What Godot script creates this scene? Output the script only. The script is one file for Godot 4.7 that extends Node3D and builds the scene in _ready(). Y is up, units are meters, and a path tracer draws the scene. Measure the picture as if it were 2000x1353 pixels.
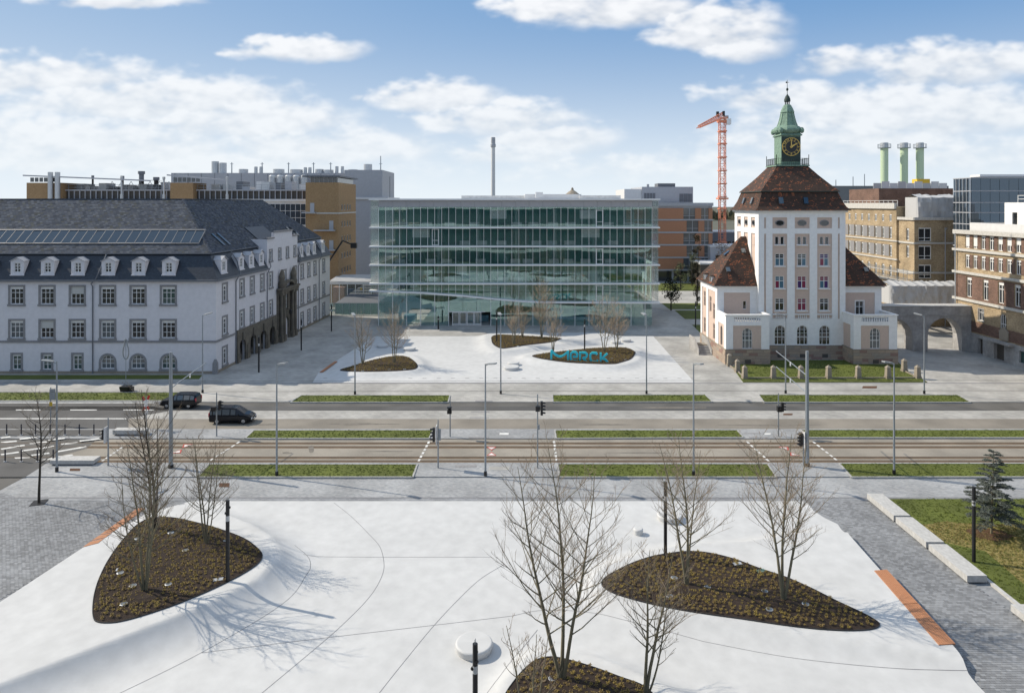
extends Node3D
# A corporate square: two white plazas, a tram street, an old office house, a glass hall and a clock tower.
# Camera: 22 m up, level lens shifted down (verticals stay vertical). x right, y up, -z away from the camera.

const FPX := 1333.0      # focal length in photo pixels
const HZ := 398.0        # horizon row
const EYE := 22.0        # camera height

var M := {}              # materials
var T := {}              # textures
var used := {}           # top-level names
var box_cache := {}
var mesh_cache := {}
var rng := RandomNumberGenerator.new()

func _ready() -> void:
	rng.seed = 7
	set_camera()
	set_light()
	make_textures()
	make_materials()
	build_ground()
	build_plaza_front()
	build_plaza_back()
	build_office()
	build_glass_hall()
	build_clock_tower()
	build_gateway()
	build_brick_offices()
	build_far_buildings()
	build_street_things()
	build_signals()
	build_cars()
	build_trees()
	build_small_things()

func set_camera() -> void:
	var cam := Camera3D.new()
	cam.name = "camera"
	cam.projection = Camera3D.PROJECTION_FRUSTUM
	cam.near = 0.1
	cam.far = 6000.0
	cam.size = 2.0 * 676.5 / FPX * 0.1
	cam.frustum_offset = Vector2(0.0, -(676.5 - HZ) / FPX * 0.1)
	cam.position = Vector3(0, EYE, 0)
	cam.current = true
	add_child(cam)

func set_light() -> void:
	var env := Environment.new()
	env.background_mode = Environment.BG_SKY
	env.tonemap_mode = Environment.TONE_MAPPER_LINEAR
	env.tonemap_exposure = 1.37
	env.sdfgi_enabled = true
	env.ssao_enabled = true
	env.ssil_enabled = true
	var pano := PanoramaSkyMaterial.new()
	pano.panorama = ImageTexture.create_from_image(sky_image())
	var sky := Sky.new()
	sky.sky_material = pano
	env.sky = sky
	env.sky_rotation = Vector3(0, PI, 0)
	var we := WorldEnvironment.new()
	we.name = "environment"
	we.environment = env
	add_child(we)
	var sun := DirectionalLight3D.new()
	sun.name = "sun"
	sun.light_energy = 1.15
	sun.light_color = Color(1.0, 0.955, 0.88)
	sun.light_angular_distance = 0.53
	sun.shadow_enabled = true
	add_child(sun)
	sun.look_at_from_position(Vector3(-10.9, 9.05, -3.45), Vector3.ZERO, Vector3.UP)

# ---------------------------------------------------------------- sky: air and clouds only
func sky_image() -> Image:
	var na := FastNoiseLite.new()
	na.seed = 11
	na.noise_type = FastNoiseLite.TYPE_SIMPLEX_SMOOTH
	na.frequency = 1.0
	na.fractal_type = FastNoiseLite.FRACTAL_FBM
	na.fractal_octaves = 6
	na.fractal_gain = 0.52
	var nb: FastNoiseLite = na.duplicate()
	nb.seed = 29
	nb.fractal_octaves = 3
	var small := Image.create(512, 256, false, Image.FORMAT_RGBF)
	for y in 256:
		var el := (0.5 - (y + 0.5) / 256.0) * PI
		for x in 512:
			var az := ((x + 0.5) / 512.0 - 0.5) * TAU
			small.set_pixel(x, y, sky_color(az, maxf(el, 0.004), na, nb))
	small.resize(4096, 2048, Image.INTERPOLATE_CUBIC)
	for y in range(780, 1028):
		var el := (0.5 - (y + 0.5) / 2048.0) * PI
		for x in range(1560, 2536):
			var az := ((x + 0.5) / 4096.0 - 0.5) * TAU
			small.set_pixel(x, y, sky_color(az, maxf(el, 0.003), na, nb))
	return small

var cloud_list := [
	# u, v, half width, half height (photo pixels), strength
	[230, 2, 190, 20, 1.0], [590, 98, 150, 32, 1.05], [640, 85, 60, 22, 0.5], [470, 106, 50, 14, 0.5],
	[60, 150, 330, 50, 1.0], [300, 195, 330, 60, 1.05], [480, 235, 250, 60, 1.0], [150, 290, 420, 90, 0.95], [620, 290, 300, 60, 0.9], [420, 340, 520, 70, 0.8],
	[850, 190, 140, 42, 1.1], [980, 235, 190, 45, 1.05], [1080, 270, 160, 45, 0.95], [1000, 300, 180, 40, 0.7], [690, 190, 35, 14, 0.6],
	[1180, 15, 220, 55, 1.2], [1400, 55, 150, 60, 1.2], [1460, 90, 110, 45, 0.9], [1640, 120, 130, 40, 0.85], [1840, 130, 180, 55, 1.1], [1960, 120, 120, 40, 0.9],
	[1560, 190, 220, 40, 0.95], [1800, 220, 340, 70, 1.05], [1650, 270, 380, 70, 0.8], [1900, 300, 300, 60, 0.7], [1300, 330, 500, 60, 0.55],
]

func sky_color(az: float, el: float, na: FastNoiseLite, nb: FastNoiseLite) -> Color:
	var cel := cos(el)
	var d := Vector3(sin(az) * cel, sin(el), -cos(az) * cel)
	var to_sun := Vector3(-0.747, 0.62, -0.236)
	var t := pow(clampf(1.0 - d.y, 0.0, 1.0), 7.0)
	var c := Color(0.045, 0.185, 0.42).lerp(Color(0.52, 0.62, 0.70), t)
	var near_sun := clampf(d.dot(to_sun) * 0.5 + 0.5, 0.0, 1.0)
	c = c.lerp(Color(0.60, 0.68, 0.74), pow(near_sun, 3.0) * 0.40)
	# cloud cover: a layer seen in perspective
	var k := 1.0 / (d.y + 0.10)
	var px := d.x * k
	var pz := d.z * k
	var shade: float = nb.get_noise_2d(px * 1.6 + 3.0, pz * 2.4 - 1.5) * 0.5 + 0.5
	var cov := smoothstep(-0.14, 0.22, na.get_noise_2d(px * 0.55 + 9.0, pz * 0.55))
	if d.z < -0.2:
		var u := 1000.0 + FPX * d.x / -d.z
		var v := HZ - FPX * d.y / -d.z
		if u > -500.0 and u < 2500.0 and v > -160.0:
			var seen := smoothstep(-500.0, -150.0, u) * (1.0 - smoothstep(2150.0, 2500.0, u)) * smoothstep(-160.0, -50.0, v)
			var n: float = na.get_noise_2d(u * 0.0062, v * 0.0125)
			var n2: float = nb.get_noise_2d(u * 0.013 + 40.0, v * 0.030) + na.get_noise_2d(u * 0.03, v * 0.05) * 0.3
			var best := -1.0
			var base := 0.0
			for b in cloud_list:
				var du: float = (u + n2 * 22.0 + n * 30.0 - b[0]) / b[2]
				var dv: float = (v + n2 * 9.0 - b[1]) / b[3]
				if dv > 0.0:
					dv *= 1.25
				var q: float = b[4] - (du * du + dv * dv)
				if q > best:
					best = q
					base = dv
			var mine := smoothstep(-0.06, 0.56, clampf(best, -1.2, 0.9) * 0.62 + n * 0.36 + n2 * 0.20)
			cov = lerpf(cov, mine, seen)
			shade = lerpf(shade, clampf(0.36 + base * 0.36 - n2 * 0.75 - n * 0.5, 0.0, 1.0), seen)
	var cloud := Color(0.74, 0.74, 0.745).lerp(Color(0.47, 0.50, 0.545), shade)
	cloud = cloud.lerp(Color(0.76, 0.76, 0.76), pow(near_sun, 2.0) * 0.35)
	c = c.lerp(cloud, cov * (0.90 - 0.25 * pow(1.0 - clampf(d.y * 3.4, 0.0, 1.0), 2.0)))
	# the haze of the low air
	return c.lerp(Color(0.63, 0.675, 0.705), pow(1.0 - clampf(d.y * 3.0, 0.0, 1.0), 2.2) * 0.85)

# ---------------------------------------------------------------- picture to place
func G(u: float, v: float, h := 0.0) -> Vector3:
	var dist := FPX * (EYE - h) / (v - HZ)
	return Vector3((u - 1000.0) / FPX * dist, h, -dist)

func W(u: float, v: float, dist: float) -> Vector3:
	return Vector3((u - 1000.0) / FPX * dist, EYE - (v - HZ) / FPX * dist, -dist)

# ---------------------------------------------------------------- shapes
class MB:
	var v := PackedVector3Array()
	var n := PackedVector3Array()
	var uv := PackedVector2Array()
	var c := PackedColorArray()
	var col := Color(1, 1, 1)
	var xf := Transform3D.IDENTITY

	func put(p: Vector3, nn: Vector3, t: Vector3, b: Vector3) -> void:
		v.append(xf * p)
		n.append(xf.basis * nn)
		uv.append(Vector2(p.dot(t), -p.dot(b)))
		c.append(col)

	# corners counter-clockwise seen from outside
	func quad(a: Vector3, b: Vector3, d: Vector3, e: Vector3) -> void:
		var nn := (b - a).cross(d - a)
		if nn.length_squared() < 1e-14:
			nn = (d - a).cross(e - a)
		nn = nn.normalized()
		var t := Vector3(1, 0, 0)
		if absf(nn.y) < 0.99:
			t = Vector3.UP.cross(nn).normalized()
		var s := nn.cross(t)
		put(a, nn, t, s); put(d, nn, t, s); put(b, nn, t, s)
		put(a, nn, t, s); put(e, nn, t, s); put(d, nn, t, s)

	func tri(a: Vector3, b: Vector3, d: Vector3) -> void:
		var nn := (b - a).cross(d - a).normalized()
		var t := Vector3(1, 0, 0)
		if absf(nn.y) < 0.99:
			t = Vector3.UP.cross(nn).normalized()
		var s := nn.cross(t)
		put(a, nn, t, s); put(d, nn, t, s); put(b, nn, t, s)

	func box(lo: Vector3, hi: Vector3) -> void:
		var a := Vector3(lo.x, lo.y, hi.z); var b := Vector3(hi.x, lo.y, hi.z); var d := Vector3(hi.x, hi.y, hi.z); var e := Vector3(lo.x, hi.y, hi.z)
		var f := Vector3(lo.x, lo.y, lo.z); var g := Vector3(hi.x, lo.y, lo.z); var h := Vector3(hi.x, hi.y, lo.z); var i := Vector3(lo.x, hi.y, lo.z)
		quad(a, b, d, e); quad(g, f, i, h); quad(e, d, h, i); quad(f, g, b, a); quad(b, g, h, d); quad(f, a, e, i)

	func cbox(at: Vector3, size: Vector3) -> void:
		box(at - size * 0.5, at + size * 0.5)

	# a bar with a square section between two points
	func bar(a: Vector3, b: Vector3, w: float, hgt := -1.0) -> void:
		var h2 := (hgt if hgt > 0.0 else w) * 0.5
		var d := (b - a).normalized()
		var side := d.cross(Vector3.UP)
		side = Vector3(1, 0, 0) if side.length() < 0.05 else side.normalized()
		var up := side.cross(d) * h2
		side *= w * 0.5
		var p := [a - side - up, a + side - up, a + side + up, a - side + up]
		var q := [b - side - up, b + side - up, b + side + up, b - side + up]
		for k in 4:
			var j := (k + 1) % 4
			quad(p[j], p[k], q[k], q[j])
		quad(p[0], p[1], p[2], p[3])
		quad(q[3], q[2], q[1], q[0])

	func tube(pts: Array, rad: Array, sides := 6, caps := false) -> void:
		var rings := []
		var u0 := Vector3.ZERO
		for i in pts.size():
			var d: Vector3 = (pts[mini(i + 1, pts.size() - 1)] - pts[maxi(i - 1, 0)]).normalized()
			if i == 0:
				u0 = d.cross(Vector3(0.3, 0.1, 0.95)).normalized()
				if u0.length() < 0.1:
					u0 = d.cross(Vector3(1, 0, 0)).normalized()
			else:
				u0 = (u0 - d * u0.dot(d)).normalized()
			var w0 := d.cross(u0)
			var ring := []
			for k in sides:
				var an := TAU * k / sides
				ring.append(u0 * cos(an) + w0 * sin(an))
			rings.append(ring)
		for i in pts.size() - 1:
			var p: Vector3 = pts[i]
			var q: Vector3 = pts[i + 1]
			for k in sides:
				var j := (k + 1) % sides
				var na: Vector3 = rings[i][k]; var nb: Vector3 = rings[i][j]; var nc: Vector3 = rings[i + 1][j]; var nd: Vector3 = rings[i + 1][k]
				var pa: Vector3 = p + na * rad[i]; var pb: Vector3 = p + nb * rad[i]; var pc: Vector3 = q + nc * rad[i + 1]; var pd: Vector3 = q + nd * rad[i + 1]
				raw(pa, na, k, i); raw(pc, nc, j, i + 1); raw(pb, nb, j, i)
				raw(pa, na, k, i); raw(pd, nd, k, i + 1); raw(pc, nc, j, i + 1)
		if caps:
			for e in [0, pts.size() - 1]:
				for k in range(1, sides - 1):
					var r: Array = rings[e]
					var o: Vector3 = pts[e]
					if e == 0:
						tri(o + r[0] * rad[e], o + r[k + 1] * rad[e], o + r[k] * rad[e])
					else:
						tri(o + r[0] * rad[e], o + r[k] * rad[e], o + r[k + 1] * rad[e])

	func raw(p: Vector3, nn: Vector3, a: float, b: float) -> void:
		v.append(xf * p)
		n.append(xf.basis * nn)
		uv.append(Vector2(a * 0.1, b * 0.3))
		c.append(col)

	# profile: array of Vector2(radius, y), bottom to top
	func lathe(profile: Array, sides: int, at := Vector3.ZERO, flat := false, turn := 0.0) -> void:
		for i in profile.size() - 1:
			var a: Vector2 = profile[i]
			var b: Vector2 = profile[i + 1]
			for k in sides:
				var t0 := TAU * k / sides + turn
				var t1 := TAU * (k + 1) / sides + turn
				var d0 := Vector3(cos(t0), 0, sin(t0))
				var d1 := Vector3(cos(t1), 0, sin(t1))
				var p0 := at + d0 * a.x + Vector3(0, a.y, 0); var p1 := at + d1 * a.x + Vector3(0, a.y, 0)
				var q0 := at + d0 * b.x + Vector3(0, b.y, 0); var q1 := at + d1 * b.x + Vector3(0, b.y, 0)
				if flat:
					if a.x < 1e-4:
						tri(p0, q0, q1)
					else:
						quad(p1, p0, q0, q1)
				else:
					var sl := Vector2(b.y - a.y, a.x - b.x).normalized()
					var n0 := d0 * sl.x + Vector3(0, sl.y, 0); var n1 := d1 * sl.x + Vector3(0, sl.y, 0)
					raw(p1, n1, k + 1, i); raw(q0, n0, k, i + 1); raw(p0, n0, k, i)
					raw(p1, n1, k + 1, i); raw(q1, n1, k + 1, i + 1); raw(q0, n0, k, i + 1)

	# flat polygon (x, z) extruded from y0 to y1
	func ccw(poly: PackedVector2Array) -> PackedVector2Array:
		var area := 0.0
		for i in poly.size():
			area += poly[i].cross(poly[(i + 1) % poly.size()])
		if area < 0.0:
			var p := poly.duplicate()
			p.reverse()
			return p
		return poly

	func prism(poly: PackedVector2Array, y0: float, y1: float, bottom := true) -> void:
		var p := ccw(poly)
		var ix := Geometry2D.triangulate_polygon(p)
		for i in range(0, ix.size(), 3):
			var a := p[ix[i]]; var b := p[ix[i + 1]]; var d := p[ix[i + 2]]
			if (b - a).cross(d - a) > 0.0:
				var s := b; b = d; d = s
			tri(Vector3(a.x, y1, a.y), Vector3(b.x, y1, b.y), Vector3(d.x, y1, d.y))
			if bottom:
				tri(Vector3(a.x, y0, a.y), Vector3(d.x, y0, d.y), Vector3(b.x, y0, b.y))
		if y1 - y0 > 1e-5:
			for i in p.size():
				var a := p[i]
				var b := p[(i + 1) % p.size()]
				quad(Vector3(b.x, y0, b.y), Vector3(a.x, y0, a.y), Vector3(a.x, y1, a.y), Vector3(b.x, y1, b.y))

	# upright polygon (x, y) extruded from z0 to z1
	func plate(poly: PackedVector2Array, z0: float, z1: float) -> void:
		var p := ccw(poly)
		var ix := Geometry2D.triangulate_polygon(p)
		for i in range(0, ix.size(), 3):
			var a := p[ix[i]]; var b := p[ix[i + 1]]; var d := p[ix[i + 2]]
			if (b - a).cross(d - a) < 0.0:
				var s := b; b = d; d = s
			tri(Vector3(a.x, a.y, z1), Vector3(b.x, b.y, z1), Vector3(d.x, d.y, z1))
			tri(Vector3(a.x, a.y, z0), Vector3(d.x, d.y, z0), Vector3(b.x, b.y, z0))
		for i in p.size():
			var a := p[i]
			var b := p[(i + 1) % p.size()]
			quad(Vector3(a.x, a.y, z0), Vector3(b.x, b.y, z0), Vector3(b.x, b.y, z1), Vector3(a.x, a.y, z1))

	func mesh() -> ArrayMesh:
		var arr := []
		arr.resize(Mesh.ARRAY_MAX)
		arr[Mesh.ARRAY_VERTEX] = v
		arr[Mesh.ARRAY_NORMAL] = n
		arr[Mesh.ARRAY_TEX_UV] = uv
		arr[Mesh.ARRAY_TEX_UV2] = uv
		arr[Mesh.ARRAY_COLOR] = c
		var m := ArrayMesh.new()
		m.add_surface_from_arrays(Mesh.PRIMITIVE_TRIANGLES, arr)
		return m

# ---------------------------------------------------------------- nodes
func numbered(called: String) -> String:
	if not used.has(called):
		used[called] = 0
		return called
	used[called] += 1
	return "%s_%03d" % [called, used[called]]

func tag(o: Node, label: String, category: String, group := "") -> Node:
	o.set_meta("label", label)
	o.set_meta("category", category)
	if group:
		o.set_meta("group", group)
	return o

func thing(called: String, label: String, category: String, at := Vector3.ZERO, turn := 0.0, group := "") -> Node3D:
	var o := Node3D.new()
	o.name = numbered(called)
	o.position = at
	o.rotation.y = turn
	add_child(o)
	tag(o, label, category, group)
	return o

func mi(parent: Node, called: String, mesh: Mesh, m: Material, at := Vector3.ZERO) -> MeshInstance3D:
	var o := MeshInstance3D.new()
	o.mesh = mesh
	o.material_override = m
	o.position = at
	if parent == self:
		o.name = numbered(called)
		add_child(o)
	else:
		o.name = called
		parent.add_child(o, true)
	return o

func part(parent: Node, called: String, b: MB, m: Material, at := Vector3.ZERO) -> MeshInstance3D:
	return mi(parent, called, b.mesh(), m, at)

func one(called: String, b: MB, m: Material, label: String, category: String, at := Vector3.ZERO, group := "") -> MeshInstance3D:
	var o := part(self, called, b, m, at)
	tag(o, label, category, group)
	return o

func structure(called: String, b: MB, m: Material) -> MeshInstance3D:
	var o := part(self, called, b, m)
	o.set_meta("kind", "structure")
	return o

func box_mesh(size: Vector3) -> ArrayMesh:
	var key := size.snapped(Vector3.ONE * 0.001)
	if not box_cache.has(key):
		var b := MB.new()
		b.cbox(Vector3.ZERO, size)
		box_cache[key] = b.mesh()
	return box_cache[key]

func bx(parent: Node, called: String, at: Vector3, size: Vector3, m: Material, turn := 0.0) -> MeshInstance3D:
	var o := mi(parent, called, box_mesh(size), m, at)
	o.rotation.y = turn
	return o

func copy_thing(src: Node3D, at: Vector3, turn := 0.0, label := "", group := "") -> Node3D:
	var c: Node3D = src.duplicate()
	var base := String(src.name)
	if base.length() > 4 and base[-4] == "_" and base.right(3).is_valid_int():
		base = base.left(base.length() - 4)
	c.name = numbered(base)
	add_child(c)
	c.position = at
	c.rotation.y = turn
	if label:
		c.set_meta("label", label)
	if group:
		c.set_meta("group", group)
	return c

func v2(pts: Array) -> PackedVector2Array:
	var out := PackedVector2Array()
	for p in pts:
		out.append(p if p is Vector2 else Vector2(p[0], p[1]))
	return out

# a polygon given in photo pixels, laid on the level h, as (x, z)
func pxpoly(pts: Array, h := 0.0) -> PackedVector2Array:
	var out := PackedVector2Array()
	for p in pts:
		var w := G(p[0], p[1], h)
		out.append(Vector2(w.x, w.z))
	return out

func smooth_closed(pts: PackedVector2Array, steps := 4) -> PackedVector2Array:
	var out := PackedVector2Array()
	var n := pts.size()
	for i in n:
		for k in steps:
			out.append(pts[i].cubic_interpolate(pts[(i + 1) % n], pts[(i - 1 + n) % n], pts[(i + 2) % n], float(k) / steps))
	return out

# ---------------------------------------------------------------- textures and materials
func noise_tex(called: String, seed_: int, freq: float, oct: int, lo: float, hi: float, size := 512, contrast := 1.0) -> void:
	var nz := FastNoiseLite.new()
	nz.seed = seed_
	nz.noise_type = FastNoiseLite.TYPE_SIMPLEX_SMOOTH
	nz.frequency = freq
	nz.fractal_type = FastNoiseLite.FRACTAL_FBM
	nz.fractal_octaves = oct
	var im := nz.get_seamless_image(size, size)
	im.convert(Image.FORMAT_L8)
	var data := im.get_data()
	for i in data.size():
		var t := clampf((data[i] / 255.0 - 0.5) * contrast + 0.5, 0.0, 1.0)
		data[i] = int(clampf(lerpf(lo, hi, t), 0.0, 1.0) * 255.0)
	T[called] = ImageTexture.create_from_image(Image.create_from_data(size, size, false, Image.FORMAT_L8, data))

# rows of pieces with random tones: roof slates, clay tiles, bricks, setts. Colours are real base colours (linear).
func piece_tex(called: String, seed_: int, rows: int, cols: int, palette: Array, joint: Color, jx: int, jy: int, size := 512, jitter := 0.15, patches := 0.0) -> void:
	var r := RandomNumberGenerator.new()
	r.seed = seed_
	var im := Image.create(size, size, false, Image.FORMAT_RGB8)
	im.fill(joint.linear_to_srgb())
	var ph := float(size) / rows
	var pw := float(size) / cols
	var nz := FastNoiseLite.new()
	nz.seed = seed_ + 5
	nz.frequency = 0.012
	var total := 0.0
	for p in palette:
		total += p[1]
	for y in rows:
		for x in cols:
			var pick := r.randf() * total
			if patches > 0.0:
				var q := nz.get_noise_2d(x * pw, y * ph * 2.0) * 0.9 + 0.5
				pick = clampf(q + r.randf_range(-1, 1) * patches, 0.0, 0.999) * total
			var k := 0
			while k < palette.size() - 1 and pick > palette[k][1]:
				pick -= palette[k][1]
				k += 1
			var f := 1.0 + r.randf_range(-jitter, jitter)
			var cc: Color = palette[k][0] * f
			cc.a = 1.0
			var x0 := int((x + (0.5 if y % 2 else 0.0)) * pw)
			var x1 := int((x + 1 + (0.5 if y % 2 else 0.0)) * pw)
			var y0 := int(y * ph)
			var y1 := int((y + 1) * ph)
			var s := cc.linear_to_srgb()
			im.fill_rect(Rect2i(x0, y0, x1 - x0 - jx, y1 - y0 - jy), s)
			if x1 > size:
				im.fill_rect(Rect2i(0, y0, x1 - size - jx, y1 - y0 - jy), s)
	T[called] = ImageTexture.create_from_image(im)

func make_textures() -> void:
	noise_tex("mottle", 3, 0.009, 5, 0.86, 1.0)
	noise_tex("stain", 5, 0.006, 6, 0.84, 1.0, 512, 1.3)
	noise_tex("grain", 8, 0.16, 3, 0.72, 1.0)
	noise_tex("soft", 9, 0.012, 5, 0.955, 1.0)
	noise_tex("scuff", 14, 0.010, 6, 0.945, 1.0, 1024, 1.2)
	noise_tex("bump", 12, 0.10, 4, 0.0, 1.0)
	noise_tex("streak", 15, 0.02, 4, 0.75, 1.0, 256)
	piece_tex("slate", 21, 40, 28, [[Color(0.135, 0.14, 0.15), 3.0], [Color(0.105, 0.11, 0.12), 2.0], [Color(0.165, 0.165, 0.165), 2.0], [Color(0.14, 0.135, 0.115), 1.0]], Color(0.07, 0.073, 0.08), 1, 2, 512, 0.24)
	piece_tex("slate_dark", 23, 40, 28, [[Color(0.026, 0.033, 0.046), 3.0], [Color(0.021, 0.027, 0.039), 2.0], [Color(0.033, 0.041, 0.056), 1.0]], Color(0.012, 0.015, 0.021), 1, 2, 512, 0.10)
	piece_tex("clay", 31, 64, 48, [[Color(0.075, 0.040, 0.027), 5.0], [Color(0.060, 0.036, 0.026), 4.0], [Color(0.105, 0.052, 0.033), 2.6], [Color(0.30, 0.085, 0.036), 1.5], [Color(0.42, 0.14, 0.06), 0.5]], Color(0.030, 0.019, 0.014), 1, 2, 512, 0.22, 0.34)
	piece_tex("brick_ochre", 41, 64, 24, [[Color(0.44, 0.335, 0.205), 4.0], [Color(0.49, 0.38, 0.24), 3.0], [Color(0.38, 0.28, 0.165), 2.0], [Color(0.31, 0.22, 0.13), 1.0]], Color(0.36, 0.30, 0.22), 1, 1, 512, 0.14)
	piece_tex("brick_orange", 43, 64, 24, [[Color(0.35, 0.225, 0.115), 4.0], [Color(0.39, 0.255, 0.135), 3.0], [Color(0.31, 0.195, 0.10), 2.0]], Color(0.30, 0.21, 0.12), 1, 1, 512, 0.10)
	piece_tex("brick_plum", 45, 64, 24, [[Color(0.20, 0.115, 0.085), 4.0], [Color(0.16, 0.10, 0.08), 3.0], [Color(0.25, 0.15, 0.11), 2.0]], Color(0.16, 0.12, 0.10), 1, 1, 512, 0.16)
	piece_tex("sett", 51, 32, 16, [[Color(0.36, 0.37, 0.38), 4.0], [Color(0.325, 0.335, 0.345), 3.0], [Color(0.40, 0.405, 0.41), 3.0], [Color(0.29, 0.30, 0.315), 1.0]], Color(0.22, 0.225, 0.235), 1, 1, 512, 0.07)
	piece_tex("flag", 53, 16, 12, [[Color(0.425, 0.415, 0.39), 4.0], [Color(0.40, 0.39, 0.37), 3.0], [Color(0.45, 0.44, 0.415), 3.0]], Color(0.33, 0.325, 0.31), 1, 1, 512, 0.05)
	# turf: fine blades and drier patches
	var nz := FastNoiseLite.new()
	nz.seed = 61
	nz.frequency = 0.02
	nz.fractal_octaves = 4
	var r := RandomNumberGenerator.new()
	r.seed = 62
	for kind in ["turf", "turf_dry"]:
		var im := Image.create(512, 512, false, Image.FORMAT_RGB8)
		for y in 512:
			for x in 512:
				var a := 512 - x
				var wx := smoothstep(0.0, 64.0, float(mini(x, a)))
				var q := nz.get_noise_2d(x, y) * wx * 0.9 + 0.5
				var f := 0.62 + 0.76 * r.randf()
				var cc := Color(0.088, 0.112, 0.018).lerp(Color(0.118, 0.140, 0.026), q) if kind == "turf" else Color(0.19, 0.175, 0.045).lerp(Color(0.29, 0.225, 0.085), q)
				im.set_pixel(x, y, Color(cc.r * f, cc.g * f, cc.b * f).linear_to_srgb())
		T[kind] = ImageTexture.create_from_image(im)
	# sawn boards
	var wood := Image.create(256, 256, false, Image.FORMAT_RGB8)
	for y in 256:
		for x in 256:
			var q := nz.get_noise_2d(x * 0.35, y * 7.0) * 0.5 + 0.5
			var cc := Color(0.36, 0.150, 0.070).lerp(Color(0.52, 0.25, 0.13), q)
			wood.set_pixel(x, y, cc.linear_to_srgb())
	T["wood"] = ImageTexture.create_from_image(wood)

# base colour (linear), roughness, texture and its size in metres
func mat(called: String, lin: Color, rough := 0.85, tex := "", size := 4.0, tex2 := "", size2 := 23.0, metal := 0.0, bump := 0.0) -> StandardMaterial3D:
	var m := StandardMaterial3D.new()
	m.resource_name = called
	m.albedo_color = lin.linear_to_srgb()
	m.roughness = rough
	m.metallic = metal
	if tex:
		m.albedo_texture = T[tex]
		m.uv1_scale = Vector3.ONE / size
	if tex2:
		m.detail_enabled = true
		m.detail_blend_mode = BaseMaterial3D.BLEND_MODE_MUL
		m.detail_uv_layer = BaseMaterial3D.DETAIL_UV_2
		m.detail_albedo = T[tex2]
		m.uv2_scale = Vector3.ONE / size2
	if bump > 0.0:
		m.heightmap_enabled = true
		m.heightmap_texture = T["bump"]
		m.heightmap_scale = bump
		if not tex:
			m.uv1_scale = Vector3.ONE / size
	M[called] = m
	return m

func glass(called: String, lin: Color, alpha: float, rough := 0.0) -> StandardMaterial3D:
	var m := StandardMaterial3D.new()
	m.resource_name = called
	m.albedo_color = Color(lin.linear_to_srgb(), alpha)
	m.transparency = BaseMaterial3D.TRANSPARENCY_ALPHA
	m.roughness = rough
	m.metallic_specular = 0.5
	M[called] = m
	return m

# solar-control glass: a thin metal coat that mirrors a share of the light and lets the rest through
func coated(called: String, lin: Color, share: float) -> void:
	var im := Image.create(4, 4, false, Image.FORMAT_RGB8)
	im.fill(Color(1.0, 0.0, 1.0))
	var m := ORMMaterial3D.new()
	m.resource_name = called
	m.albedo_color = Color(lin.linear_to_srgb(), share)
	m.transparency = BaseMaterial3D.TRANSPARENCY_ALPHA
	m.orm_texture = ImageTexture.create_from_image(im)
	M[called] = m

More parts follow.
